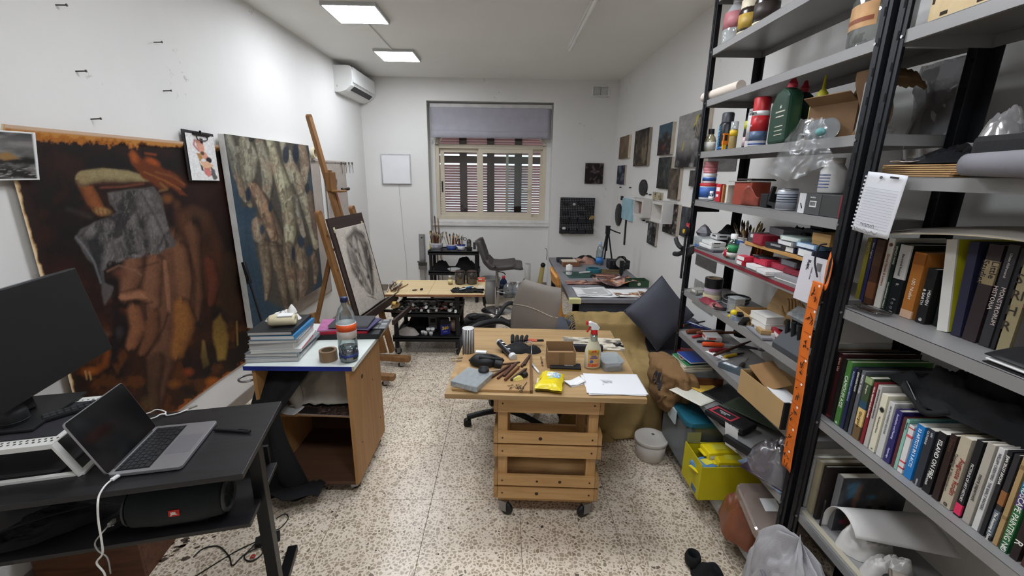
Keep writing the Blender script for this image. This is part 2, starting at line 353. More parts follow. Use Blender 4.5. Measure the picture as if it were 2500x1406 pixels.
b=MB();b.span((NX0,NY,0),(NX1,NY+.2,WZ0));b.span((NX0,NY,WZ0),(WX0,NY+.2,NZ));b.span((WX1,NY,WZ0),(NX1,NY+.2,NZ))
xc,hw,rise=(WX0+WX1)/2,(WX1-WX0)/2,.36
arch=[(xc+hw*math.cos(t),WZS+rise*math.sin(t)) for t in (math.pi*i/24 for i in range(25))]
vs=[];fs=[]
for k,(x,z) in enumerate(arch):
    vs += [(x,NY,z),(x,NY,NZ),(x,NY+.2,z),(x,NY+.2,NZ)]
    if k:a=4*(k-1);fs += [(a,a+4,a+5,a+1),(a+2,a+3,a+7,a+6),(a,a+2,a+6,a+4)]
b.add(vs,fs)
struct('wall_niche',b,WALL)
struct('trim_1',MB().span((NX0,NY-.035,.915),(NX1,NY,.955)).span((NX0,NY-.012,.955),(NX1,NY,.985)),mat('#d9d6d2',.6,bump=.1,bs=40,name='sill_plaster'),bev=.006)
struct('baseboard_back',MB().span((XL,YB-.008,0),(NX0,YB,.09)).span((NX1,YB-.008,0),(XR,YB,.09)).span((NX0,NY-.008,0),(NX1,NY,.09)),mat('#857b71',.5,name='skirting_tile'),bev=.002)
struct('baseboard_left',MB().span((XL,YR,0),(XL+.008,YB,.09)),mat('#857b71',.5,name='skirting_tile'),bev=.002)
struct('baseboard_right',MB().span((XR-.008,YR,0),(XR,YB,.09)),mat('#857b71',.5,name='skirting_tile'),bev=.002)
CREAM=mat('#d3c8b3',.45,var=.05,name='cream_aluminium');GLASS=clear('#eef3f3',.05,.02,name='window_glass')
win=thing('window_1','cream aluminium sliding window under a grey blind','window');win['kind']='structure';del win['category']
def rframe(mb,x0,x1,z0,z1,y0,y1,t,tb=None):
    tb=tb or t
    mb.span((x0,y0,z0),(x0+t,y1,z1));mb.span((x1-t,y0,z0),(x1,y1,z1));mb.span((x0+t,y0,z1-tb),(x1-t,y1,z1));mb.span((x0+t,y0,z0),(x1-t,y1,z0+tb));return mb
FY=NY+.015
make('outer_frame',rframe(MB(),WX0,WX1,WZ0,WZS+.02,FY,FY+.09,.05),CREAM,win,bev=.003)
b=MB();rim=[V((xc+(hw-.025)*math.cos(t),FY+.04,WZS+.01+(rise-.025)*math.sin(t))) for t in (math.pi*i/24 for i in range(25))]
for a,c in zip(rim,rim[1:]):b.bar(a,c,.05,.08,up=(0,1,0))
make('transom_frame',b,CREAM,win)
make('glass_pane',MB().prism([(x,z) for x,z in [(xc+(hw-.04)*math.cos(t),WZS+.02+(rise-.04)*math.sin(t)) for t in (math.pi*i/24 for i in range(25))]],-.003,.003,M=frame_m((0,FY+.05,0),(1,0,0),(0,0,1))),GLASS,win)
def sash(x0,x1,y,z0=1.045,z1=1.975,t=.055):
    s=make('sash',rframe(MB(),x0,x1,z0,z1,y,y+.03,t),CREAM,win,bev=.003)
    make('glass_pane',MB().span((x0+t,y+.012,z0+t),(x1-t,y+.018,z1-t)),GLASS,s);return s
pl=lambda x,y,Y:W(x,y,Y=Y)
s1=sash(-.925,-.36,FY+.045);s2=sash(-.39,.36,FY+.01,t=.06);s3=sash(-.01,.505,FY+.05,t=.035)
make('finger_pull',MB().span((-.915,FY+.04,1.38),(-.893,FY+.046,1.53)),mat('#2a2725',.5),s1)
hb=MB().span((.322,FY-.012,1.36),(.352,FY+.012,1.50));hb.bar((.337,FY-.03,1.43),(.24,FY-.045,1.435),.02,.015);hb.cyl((.337,FY,1.43),(.337,FY-.035,1.43),.011)
make('handle',hb,CREAM,s2,bev=.002);make('latch',MB().span((.525,FY-.005,1.38),(.545,FY+.02,1.5)),CREAM,s3,bev=.003)
SHB=wood('#4a2f2a','#5d3f38',3,2,name='shutter_paint');SLT=mat('#b07a74',.45,var=.1,name='slat_paint')
sh_y=6.44
def shutter(x0,x1,z0,z1,rail,label):
    t=thing('window_shutter',label,'shutter',(x0,sh_y,z0),group=None)
    wd,ht=x1-x0,z1-z0;st=.052;b=MB();b.span((0,0,0),(st,.04,ht));b.span((wd-st,0,0),(wd,.04,ht));b.span((st,0,0),(wd-st,.04,.10));b.span((st,0,ht-.07),(wd-st,.04,ht));b.span((st,0,rail-z0),(wd-st,.04,rail-z0+.1))
    make('shutter_frame',b,SHB,t,bev=.003);me=None
    zz=.12
    while zz < ht-.08:
        if not (rail-z0-.02 < zz < rail-z0+.115):
            if me is None:o=make('slat',MB().box((0,0,0),(wd-2*st,.052,.007)),SLT,t);me=o.data
            else:o=bpy.data.objects.new('slat',me);COL.objects.link(o);o.parent=t
            o.location=(wd/2,.02,zz);o.rotation_euler=(R(-33),0,0)
        zz += .036
    return t
xs_=[W(q,470,Y=6.44).x for q in (1066,1132,1198,1264,1331)]
for k,nm in enumerate(('leftmost brown louvred shutter behind the left sliding pane','second brown louvred shutter from the left outside the window','third brown louvred shutter, behind the middle of the right pane','rightmost brown louvred shutter beyond the window handle')):
    shutter(xs_[k]-.0,xs_[k+1]+.0,.9,2.5,1.78,nm)
BL=mat('#a5a3ac',.8,var=.05,bump=.15,bs=200,name='blind_fabric')
t=thing('roman_blind','grey fabric roman blind pulled up over the window top','blind',(0,0,0));BY=6.08
make('blind_headrail',MB().span((-1.015,BY-.01,2.47),(.585,BY+.04,2.52)),mat('#c9c6c2',.5),t,bev=.004)
def bf(u,v):
    z=2.475-.335*v;y=BY-.018+.006*math.sin(u*9)*v
    if v > .68:y -= .02*math.sin((v-.68)/.32*math.pi)
    return (-1.0+1.57*u,y,z)
make('blind_fabric',MB().grid(bf,30,24),BL,t,solid=.003)
make('blind_fold',MB().grid(lambda u,v:(-1.005+1.58*u,BY-.03-.012*math.sin(v*math.pi),2.185-.085*v),30,8),BL,t,solid=.003)
make('hem_bar',MB().span((-1.005,BY-.04,2.095),(.575,BY-.022,2.108)),mat('#84828a',.6),t,bev=.003)
make('blind_cord',MB().tube([(.59,BY-.02,2.5),(.592,BY-.022,1.9),(.588,BY-.02,1.25)],.002,6),mat('#d8d5d0',.6),t)
LED=emis('#f1f7ff',PANEL_POWER,'lit_diffuser');WHT=mat('#e4e4e2',.4,var=.03,name='white_enamel')
def panel(x,y,label):
    t=thing('ceiling_light',label,'light',(x,y,H),group='square ceiling panels')
    s=.2;make('light_housing',rframe(MB(),-s,s,-s,s,-.025,0,.013),mat('#b9b9b8',.4,var=.03),t,rot=(90,0,0))
    make('diffuser',MB().span((-s+.0135,-s+.0135,-.026),(s-.0135,s-.0135,-.008)),LED,t)
    make('backplate',MB().span((-s+.0135,-s+.0135,-.007),(s-.0135,s-.0135,0)),WHT,t);return t
panel(-1.145,3.70,'lit square ceiling panel nearest the top edge of the photo')
panel(-1.13,4.91,'lit square ceiling panel beside the air conditioner')
panel(-.55,2.2,'added square ceiling panel out of view, left of the trolley');panel(.35,2.2,'added square ceiling panel out of view, right above the trolley');panel(-.35,.4,'added square ceiling panel out of view, left of the camera');panel(.5,.4,'added square ceiling panel out of view, right of the camera')  # assumed panels, added out of view to brighten the room
one('cable_channel',MB().span((-1.15,3.92,-.009),(-1.138,4.70,0)),WHT,'thin white cable channel running between two ceiling panels','cable channel',(0,0,H))
t=thing('tube_light','unlit slim fluorescent batten on the ceiling, right side','light',(.585,0,H))
make('batten',MB().span((-.018,3.1,-.03),(.018,4.50,0)),WHT,t,bev=.004);make('tube',MB().cyl((0,3.14,-.043),(0,4.48,-.043),.013),mat('#f2f2ee',.2,var=0),t)
make('end_cap',MB().span((-.014,4.47,-.058),(.014,4.5,-.028)),WHT,t,bev=.003)
# ==== LEFT WALL
def wallpaint(name,label,cat,y0,y1,z0,z1,x,thick,fn,nx=40,ny=50,edge='#cfc6b6',side=1,lift=None,group=None):
    """painting hung on the left (side=1) or right (side=-1) wall, front at x"""
    t=thing(name,label,cat,(x,(y0+y1)/2,z0),group=group);yc=(y0+y1)/2;hw_=(y1-y0)/2;h_=z1-z0
    if thick > .006:
        b=MB();b.span((-side*thick,-hw_,0),(-side*.0012,hw_,h_));make('stretcher',b,mat(edge,.8,bump=.1,name='canvas_edge'),t,bev=.002)
    def f(P,U,Vv):
        x_,y_=pix(P+np.array([x,yc,z0])[None]);return fn(x_,y_,U,Vv).c
    if side > 0:canvas('painted_surface',(0,-hw_,0),(0,1,0),(0,0,1),y1-y0,h_,nx,ny,f,t,lift=lift)
    else:canvas('painted_surface',(0,hw_,0),(0,-1,0),(0,0,1),y1-y0,h_,nx,ny,f,t,lift=lift)
    return t
def big(x,y,U,Vv):
    p=Paint(x,y,'#17100e');p.tint(.012,.012,'#2b1611',.42,.62,.9);p.tint(.02,.02,'#3a1d12',.52,.72,.6,9)
    lo=np.clip((y-640)/200,0,1);n=fbm(x*.022,y*.022)
    p.mix(lo*np.clip((n-.42)/.2,0,1)*.6,'#3f2010');p.mix(lo*np.clip((fbm(x*.03+7,y*.03)-.55)/.12,0,1)*.5,'#6d3a12')
    p.poly([(95,690),(110,640),(200,630),(260,720),(280,800),(230,880),(150,860)],'#3c1710',50,.3)
    p.shade([(430,520),(470,505),(510,525),(540,600),(535,680),(500,740),(520,800),(470,760),(440,640)],'#5b3823','#33180f',60,22,.9)
    p.ell(480,525,32,26,'#47301f',.6,.8);p.ell(478,550,20,30,'#170d0b',.7,.9);p.ell(505,585,30,60,'#1c0e0c',.8,.6)
    p.line([(500,640),(512,700),(500,760),(505,790)],7,'#2a130c',6,.8);p.ell(520,660,30,50,'#5a2a1c',.8,.6)
    p.poly([(535,640),(560,620),(578,640),(590,760),(560,800),(530,740)],'#3d2a18',18,.6,14)
    for pts,ws,cl,cd in (
        ([(470,560),(476,640),(482,720),(478,780)],(26,24,22,14),'#6a452f','#24140d'),([(512,640),(524,690),(516,740)],(20,22,12),'#5f3020','#26110c'),
        ([(420,600),(404,680),(398,760),(400,850),(388,940),(380,1010)],(50,84,66,52,30,16),'#6f4a35','#20120c'),([(440,610),(452,680),(456,750)],(26,32,26),'#7d5439','#2f1a10'),([(330,640),(322,680),(312,720)],(34,36,26),'#83583f','#2e1a11'),
        ([(300,722),(340,716),(372,724)],(14,18,10),'#a06c50','#4a2a1b'),([(380,640),(372,700),(378,740)],(28,30,20),'#7f553d','#341e13'),([(330,760),(338,800),(322,842)],(26,32,20),'#8d5a3d','#2c170e'),([(374,770),(372,820),(350,860)],(22,26,16),'#70472f','#2a160e'),
        ([(446,750),(452,800),(436,860)],(30,38,26),'#95602f','#2e180d'),([(404,640),(410,700),(414,760)],(9,10,7),'#8d6248','#5a3824'),([(386,880),(376,940),(380,1000)],(26,22,14),'#4c3322','#1c100a')):p.limb(pts,ws,cl,cd,soft=.45,a=.92)
    for q in ([(300,738),(330,732),(354,742),(372,738)],[(354,742),(358,778)],[(412,760),(398,804),(376,836),(358,868)],[(464,620),(470,690),(464,745),(484,790)],[(338,654),(386,640)]):p.line(q,2.5,'#180b07',8,.8)
    p.poly([(276,745),(310,770),(318,800),(300,850),(270,890),(262,850),(275,800)],'#191012',14,.95);p.ell(292,812,14,22,'#3c3436',.8,.7);p.ell(258,815,20,10,'#5c4029',.7,.8)
    p.line([(262,860),(256,890),(235,905),(205,910)],16,'#7a3d12',10,.9);p.ell(222,905,24,14,'#96501a',.7,.8);p.line([(208,906),(212,925)],4,'#c79a62',3,.8);p.line([(218,908),(222,926)],4,'#c79a62',3,.8)
    p.ell(460,908,18,14,'#8f3f1c',.7,.8);p.ell(425,938,22,16,'#94591c',.8,.7);p.ell(520,932,24,16,'#b7631a',.7,.85);p.ell(360,985,20,26,'#5f4a28',.8,.6)
    p.shade([(494,830),(500,832),(506,870),(512,890),(496,900),(490,870)],'#7d6534','#4a3a1c',90,5);p.shade([(520,785),(538,765),(552,790),(555,830),(550,875),(532,880),(524,840)],'#6f5327','#9a7a35',90,8,.9,5);p.line([(578,785),(580,842)],4,'#8d7034',3,.8)
    p.ell(295,665,28,16,'#6b4132',.8,.8);p.line([(262,662),(290,648),(330,660),(345,672)],5,'#84614c',4,.7)
    p.limb([(206,452),(226,488),(246,516)],(20,21,15),'#8a4e2a','#331910',.1);p.limb([(204,436),(250,430),(310,433),(362,438)],(22,22,19,8),'#9a8a62','#43261a',.3);p.ell(204,438,24,22,'#8f7a54',.7,.8);p.line([(245,458),(300,456),(350,448)],4,'#8a4a34',5,.7);p.ell(250,516,28,13,'#9b7548',.6,.9,8)
    for k in range(5):p.line([(228+11*k,506+3*k),(232+11*k,526)],2.5,'#4a2c17',3,.7)
    p.poly([(345,432),(326,402),(312,378),(322,364),(346,388),(378,392),(402,412),(432,428),(456,452),(450,460),(434,452),(457,478),(440,476),(416,458),(398,466),(380,452)],'#6a3216',6,1,5)
    p.ell(328,384,12,22,'#a4541d',.7,.9,-25);p.ell(372,394,26,11,'#a8511a',.7,.9,25);p.line([(355,374),(380,378)],5,'#8a3f16',4,.9);p.line([(352,420),(400,440),(440,462)],4,'#94592c',4,.8);p.line([(380,420),(420,430),(450,450)],4,'#8a5330',4,.7)
    p.line([(392,448),(408,462),(390,466)],6,'#7d5c33',4,.8);p.ell(408,485,20,16,'#7a4a22',.7,.85);p.ell(432,500,14,18,'#5b3820',.8,.8)
    p.line([(165,510),(200,522),(222,530)],10,'#3a332f',9,.6)
    p.poly([(183,582),(198,560),(230,541),(268,531),(288,518),(266,498),(262,470),(300,464),(345,460),(374,456),(396,480),(400,512),(412,562),(431,594),(426,601),(408,606),(386,622),(360,617),(330,632),(312,628),(290,641),(266,636),(252,662),(256,690),(278,700),(272,720),(256,746),(246,700),(240,660),(216,636)],'#56504d',4,1,3)
    inside,i_=p._seg([(183,582),(230,541),(288,518),(262,470),(374,456),(400,512),(431,594),(386,622),(290,641),(252,662),(256,746),(240,660)],True)
    al=np.clip(np.where(i_,inside,-inside)/5,0,1)
    wp=fbm(x*.025,y*.025)*3;st=fbm((x-300)*.045+(y-520)*.01+wp,(y-520)*.02+wp,5);p.mix(al*np.clip((st-.5)/.2,0,1)*.6,'#7f7a77');p.mix(al*np.clip((.47-st)/.16,0,1)*.8,'#2a2829')
    f2=fbm(x*.3+2*fbm(x*.05,y*.05),y*.12);p.mix(al*np.clip((f2-.55)/.15,0,1)*.35,'#8f8b88')
    p.poly([(205,585),(235,575),(255,605),(250,650),(246,700),(226,640)],'#1b1c20',16,.85);p.line([(185,578),(205,600),(230,640),(246,690)],4,'#7d7f84',4,.7)
    for q in ([(300,470),(296,520),(280,560)],[(320,480),(350,560),(360,615)],[(345,470),(385,540),(410,600)],[(300,540),(312,600),(320,628)]):p.line(q,4,'#252322',7,.7)
    p.grain(.35,.35,.3,3);p.c=p.c*.82
    e=fbm(x*.06,y*.06)-.5;e2=fbm(x*.2,y*.2)-.5
    top=(1-Vv)*1.5+e*.05+e2*.03;p.mix(np.clip((.06-.04*U-top)/.012,0,1),'#a8672a');p.mix(np.clip((.03-top)/.01,0,1)*.8,'#c58c49');p.mix(np.clip((.016-(1-Vv)*1.5)/.004,0,1),'#d3b49a')
    rt=(1-U)*1.31+e*.05+e2*.03;p.mix(np.clip((.035-rt)/.012,0,1),'#9a5620');p.mix(np.clip((.016-rt)/.006,0,1)*np.clip((Vv-.45)*4,0,1),'#bf9352');p.mix(np.clip((.008-(1-U)*1.31)/.003,0,1),'#c98a55')
    lf=U*1.31+e*.03;p.mix(np.clip((.022-lf)/.01,0,1),'#c7a06c');p.mix(np.clip((.012-lf)/.006,0,1),'#d8c2a0')
    bt=Vv*1.5+e*.06+e2*.04;p.mix(np.clip((.02-bt)/.012,0,1),'#8c4a1c');p.mix(np.clip((.006-Vv*1.5)/.003,0,1),'#cdb39a')
    return p
wallpaint('unstretched_canvas','huge dark unstretched canvas of a nude back and grey drapery on the left wall','painting',1.70,3.012,.30,1.802,-1.878,.004,big,260,290,lift=lambda U,Vv:.006*np.sin(U*7)*np.clip(1-Vv,0,1)+.03*np.clip(.05-U,0,1)*10*np.clip(.05-U,0,1)*20+.012*np.clip(Vv-.97,0,1)*33)
def blue(x,y,U,Vv):
    p=Paint(x,y,'#2f4250');p.mix(np.clip((520-y)/150,0,1),'#23282f');p.tint(.02,.02,'#3c4f5c',.45,.7,.5)
    p.poly([(556,332),(600,330),(750,352),(756,470),(778,600),(774,690),(740,742),(712,755),(690,752),(652,732),(634,640),(612,560),(630,510),(596,500),(572,440)],'#4b453b',10,.92,10)
    for pts,ws,cl,cd in (
        ([(560,335),(572,380),(582,430)],(12,16,12),'#6f6e63','#3a362f'),([(600,345),(612,385),(606,430),(596,462)],(16,24,22,10),'#8f8b76','#453d34'),([(585,440),(592,472),(612,500)],(9,9,7),'#857660','#3d342c'),
        ([(634,345),(652,395),(656,440),(650,490)],(11,17,15,12),'#878370','#40382f'),([(738,358),(746,400),(742,455)],(10,12,8),'#9a937c','#4c443a'),([(690,345),(702,395),(714,440)],(8,10,8),'#97917b','#4a4238'),
        ([(640,480),(664,530),(686,585)],(12,14,12),'#6f5f4f','#352b24'),([(620,455),(642,495),(656,540),(670,582)],(12,15,14,10),'#a58468','#4d3a2e'),([(704,372),(726,435),(748,495),(762,545),(772,602)],(9,13,13,11,7),'#a29b83','#4b4035'),
        ([(720,480),(730,530),(742,575)],(6,8,6),'#9b9b8e','#5a5248'),([(756,470),(764,520),(774,580)],(8,9,6),'#6d5a4c','#352b25'),([(660,342),(674,400),(692,445),(706,500),(710,560),(704,620)],(10,14,17,18,16,11),'#b6b092','#5c5443'),
        ([(630,545),(634,575)],(15,16),'#a08c76','#594a3e'),([(646,600),(652,650),(654,700),(650,730)],(16,15,10,5),'#7a6753','#3b3028'),([(676,612),(680,650)],(13,12),'#a38f70','#5a4a3c'),([(668,600),(684,650),(692,700),(700,752)],(12,14,12,6),'#74624f','#382d26'),
        ([(704,600),(708,650),(716,700),(722,742)],(11,14,12,6),'#8a7860','#43372d'),([(734,606),(740,650),(742,700),(734,738)],(14,17,13,5),'#917e68','#463a30'),([(764,618),(772,655),(770,690)],(7,8,4),'#8d7562','#4a3c33')):p.limb(pts,[q*1.22 for q in ws],cl,cd,soft=.4)
    for cx,cy,rx,ry,c in ((698,378,11,30,'#1c2534'),(722,375,10,32,'#1c2330'),(606,475,8,24,'#222a3a'),(735,590,9,20,'#273848'),(755,612,11,18,'#2b3c4b'),(614,340,9,9,'#23211f'),(750,460,7,16,'#23292f'),(716,620,6,22,'#1f2a36'),(660,505,6,16,'#27303a'),(640,560,7,16,'#2f3f4c')):p.ell(cx,cy,rx,ry,c,.4,.95)
    for q in ([(662,372),(668,440),(664,480)],[(644,400),(656,440),(668,470)],[(690,420),(702,480),(690,560),(698,620)],[(712,470),(722,540),(730,600),(716,650)],[(640,590),(660,600),(688,600)],[(600,350),(610,380),(604,430)],[(728,500),(748,570),(764,620)],[(700,640),(720,690),(722,735)],[(740,630),(742,700)],[(672,560),(690,590)]):p.line(q,1.6,'#2b231f',4,.6)
    for q in ([(668,365),(680,430),(700,480),(704,540)],[(740,370),(744,420)],[(624,470),(640,520)],[(708,600),(706,650)],[(735,640),(728,700)],[(580,360),(590,400)]):p.line(q,4,'#c2bba0',8,.35)
    fig=np.clip((p.c.sum(0)-.28)/.15,0,1);wq_=fbm(x*.03,y*.03)*6;st=fbm(x*.07+wq_,y*.022+wq_*.6,5);p.mix(fig*np.clip((st-.5)/.2,0,1)*.45,'#b5ae97');p.mix(fig*np.clip((.47-st)/.14,0,1)*.55,'#3f352d');s3=fbm(x*.25+wq_,y*.05+wq_,3);p.mix(fig*np.clip((.42-s3)/.1,0,1)*.5,'#4a3d33');p.mix(fig*np.clip((fbm(x*.03+5,y*.03)-.52)/.15,0,1)*.4,'#8a6a58')
    p.grain(.2,.2,.3,3);p.line([(602,470),(600,560),(612,640),(640,760)],1.6,'#22313d',2,.7);return p
wallpaint('stretched_canvas','blue-grey canvas of pale intertwined limbs hung beside the easel','painting',2.955,4.18,.545,1.872,-1.822,.042,blue,220,240,'#dcdad5')
def sheet_on_wall(name,label,cat,y0,y1,z0,z1,x,col,wav=.003,paintfn=None):
    t=thing(name,label,cat,(x,(y0+y1)/2,z0));h_,hw_=z1-z0,(y1-y0)/2
    def f(P,U,Vv):
        x_,y_=pix(P+np.array([x,(y0+y1)/2,z0])[None]);p=Paint(x_,y_,col);p.grain(.05,.05,.12);p.grain(.5,.5,.1,2)
        if paintfn:paintfn(p)
        return p.c
    canvas('cloth',(0,-hw_,0),(0,1,0),(0,0,1),y1-y0,h_,40,60,f,t,lift=lambda U,Vv:wav*np.sin(U*8+Vv*2)*(1-Vv*.8)).modifiers.new('thickness','SOLIDIFY').thickness=.002
    for k in (-.8,.0,.8):make('pin',MB().cyl((0,k*hw_,h_-.02),(.012,k*hw_,h_-.02),.004,n=8),mat('#777370',.35,.8),t)
    return t
yb=W(779,388,X=-1.875).y
sheet_on_wall('linen_sheet','raw beige linen sheet hanging behind the blue-grey canvas','canvas',3.25,yb,.395,W(779,388,X=-1.875).z,-1.877,'#a79c93')
def port(p):
    p.poly([(802,425),(812,420),(822,440),(824,470),(828,500),(818,524),(808,500),(804,470)],'#2a2630',4,1,6);p.poly([(816,470),(826,466),(834,495),(826,515),(818,495)],'#c58a97',4,.9,4);p.ell(808,432,5,6,'#111014',.5);p.ell(810,510,8,20,'#8d8890',.7,.6)
sheet_on_wall('sketch_sheet','grey-beige sheet with a dark and pink painted study behind the easel mast','drawing',W(790,392,X=-1.875).y,W(842,392,X=-1.875).y,.95,W(800,391,X=-1.875).z,-1.877,'#b0a59c',.003,port)
t=thing('hanging_wire','thin wire strung along the left wall behind the easel','wire',(-1.869,0,0))
a,c=W(545,378,X=-1.87),W(862,400,X=-1.87);make('wire_strand',MB().tube([(0,a.y,a.z+.012),(0,(a.y+c.y)/2,c.z-.0),(0,c.y,c.z+.01)],.0022,6),mat('#5a5552',.4,.7),t)
for q in (832,842,850,858):g=W(q,399,X=-1.87);make('clip',MB().box((.008,g.y,g.z),(.012,.02,.03)).cyl((.008,g.y,g.z),(.008,g.y+.01,g.z-.11),.003,n=6),mat('#6b625a',.4,.6),t)
g=W(770,373,X=-1.84);tp=thing('tape_roll','pale masking tape roll hanging on the wire above the linen sheet','tape',g,rot=(0,90,0))
make('tape_ring',MB().washer(.052,.036,.03,(0,0,-.028)),mat('#d3c9ae',.6),tp);make('cardboard_core',MB().washer(.036,.033,.031,(0,0,-.0285)),mat('#8c7a62',.8),tp)
cs=[W(x,y,X=-1.862) for x,y in ((417,321),(487,328),(537,441),(468,440))]
o=cs[3];ux=(cs[2]-cs[3]);uy=(cs[0]-cs[3]);wq,hq=ux.length,uy.length;ux.normalize();uy=(uy-ux*uy.dot(ux)).normalized()
t=thing('clipboard','clipboard with a colour study sheet pinned over the dark canvas','clipboard',o);M_=frame_m((0,0,0),ux,uy)
make('board',MB().span((-.012,-.004,-.01),(wq+.004,hq+.006,-.004),M_),mat('#2b2725',.6),t,bev=.001)
def clipart(P,U,Vv):
    X_,Y_=U*120,(1-Vv)*170;p=Paint(X_,Y_,'#e6e4e2')
    p.poly([(35,20),(60,15),(72,40),(70,62),(85,80),(70,92),(52,82),(46,60),(38,42)],'#d79c86',3,1,4);p.line([(35,22),(28,40),(45,60)],7,'#b97f86',3);p.poly([(55,12),(70,14),(68,34),(58,30)],'#3a2a2c',3,1,3)
    p.poly([(34,70),(52,68),(58,88),(44,98)],'#b38a52',3,1,4);p.ell(84,92,15,13,'#2b2426',.3);p.ell(60,68,10,9,'#5e4a3c',.4)
    p.poly([(46,98),(78,96),(98,112),(92,126),(74,132),(50,118)],'#e0b392',3,1,4);p.poly([(56,124),(84,122),(88,148),(72,158),(58,146)],'#cf7f78',3,1,4)
    p.poly([(42,104),(52,118),(56,136),(46,132)],'#39312f',3,1,3);p.poly([(88,118),(104,128),(112,160),(96,164),(86,146)],'#403c3e',3,.9,8);p.grain(.2,.2,.25,3);return p.c
canvas('paper',tuple(ux*.004),ux,uy,wq-.008,hq-.012,60,80,clipart,t)
b=MB();b.box((wq*.52,hq-.012,.004),(wq*.55,.014,.008),M_);b.tube([(wq*.35,hq-.015,.006),(wq*.38,hq-.045,.008),(wq*.68,hq-.04,.008),(wq*.7,hq-.012,.006)],.003,6,M_);b.cyl((wq*.5,hq-.01,.002),(wq*.5,hq+.012,.006),.006,M=M_)
make('clip',b,mat('#3a3836',.3,.8),t)
t=thing('photo_print','curling dark landscape print with white border, by the left edge','print',(-1.86,1.76,0))
def pf(P,U,Vv):
    X_,Y_=U*100,(1-Vv)*80;p=Paint(X_,Y_,'#23211f');p.mix(np.clip((45-Y_)/20,0,1),'#6a6764');p.mix(np.clip((20-Y_)/20,0,1),'#3c3d40');p.tint(.06,.1,'#8a8682',.5,.7,.6);p.poly([(60,40),(75,34),(84,44),(70,48)],'#8a6a40',3)
    p.mix(np.clip((Y_-50)/8,0,1)*np.clip((fbm(X_*.1,Y_*.3)-.55)/.08,0,1)*.6,'#b3aea8');m_=np.minimum(np.minimum(U*100,(1-U)*100),np.minimum(Vv*80,(1-Vv)*80));p.mix(np.clip((2.4-m_)/.4,0,1),'#e2e2e0');return p.c
zt=W(8,319,X=-1.86).z;zb_=W(40,440,X=-1.86).z
ob=canvas('photo_paper',(0,-.34,zb_),(0,1,0),(0,0,1),.36,zt-zb_,60,50,pf,t,lift=lambda U,Vv:.012+.03*np.clip(U-.5,0,1)**2*4*Vv);ob.modifiers.new('thickness','SOLIDIFY').thickness=.0006
NAIL=mat('#4a4542',.4,.7,name='rusty_nail')
for x,y,nm in ((135,12,'near the top left corner'),(375,103,'high on the left wall, right of the others'),(184,174,'below the topmost nail'),(398,222,'above the clipboard'),(221,291,'just above the dark canvas')):
    g=W(x,y,X=XL);t=thing('wall_nail','bent steel nail '+nm+' in the white wall','nail',g,group='nails in the left wall')
    make('shank',MB().cyl((-.005,0,0),(.035,.012,.004),.0028,n=8),NAIL,t);make('nail_head',MB().cyl((.034,.0116,.004),(.038,.013,.0044),.0055,n=10),NAIL,t)
t=thing('air_conditioner','white split air conditioner high on the left wall by the corner','air conditioner',(XL,5.14,2.49))
prof=[(0,.27),(.0,.0),(.05,-.002),(.12,.018),(.185,.07),(.2,.12),(.2,.23),(.185,.262),(.15,.27)]
Mx=frame_m((0,0,0),(1,0,0),(0,0,1));Mx=Matrix(((1,0,0,0),(0,0,1,0),(0,1,0,0),(0,0,0,1)))
make('housing',MB().prism(prof,.02,.83,Mx),WHT,t,bev=.004);make('side_cap',MB().prism([(x*1.0,z*1.0) for x,z in prof],0,.019,Mx),WHT,t,bev=.003);make('side_cap',MB().prism(prof,.831,.85,Mx),WHT,t,bev=.003)
make('front_panel',MB().span((.198,.03,.10),(.207,.82,.255)),WHT,t,bev=.004)
b=MB();b.bar((.165,.1,.052),(.165,.75,.052),.012,.06,up=(.75,0,.66));make('outlet_slot',b,mat('#2a2a2c',.6),t)
make('louvre',MB().bar((.178,.08,.078),(.178,.77,.078),.05,.006,up=(-.6,0,.8)),WHT,t,bev=.002);make('badge',MB().cyl((.03,-.001,.06),(.03,.001,.06),.012,n=16),mat('#c9c9c7',.4),t)
# ==== BACK WALL
t=thing('square_lamp','unlit square white light panel hung on the back wall','light panel',(-1.475,6.0,1.49));s=.195
make('panel_frame',rframe(MB(),-s,s,0,.385,-.03,0,.012),mat('#c4c4c6',.35,.3),t,bev=.002);make('diffuser',MB().span((-s+.01,-.026,.01),(s-.01,-.004,.375)),mat('#e6e6e8',.4,var=.02),t)
make('power_cord',MB().tube([(.02,-.01,.005),(.035,-.006,-.35),(.05,-.012,-.75),(.07,-.01,-1.15),(.06,-.02,-1.48)],.004,6),mat('#c9c5c0',.5),t)
a,c=W(1446,208,Y=6.0),W(1487,237,Y=6.0);t=thing('air_vent','white louvred vent grille high in the back right corner','vent',(a.x,6.0,c.z));wv,hv=c.x-a.x,a.z-c.z
make('vent_frame',rframe(MB(),0,wv,0,hv,-.012,0,.018),WHT,t,bev=.002);make('vent_backing',MB().span((.01,-.003,.01),(wv-.01,-.001,hv-.01)),mat('#8f8b86',.8),t)
for k in range(8):
    for q in (0,1):make('vent_slat',MB().box((wv*(.27+.46*q),-.007,.022+(hv-.044)*(k+.5)/8),(wv*.42,.012,.003),rot=(-35,0,0)),WHT,t)
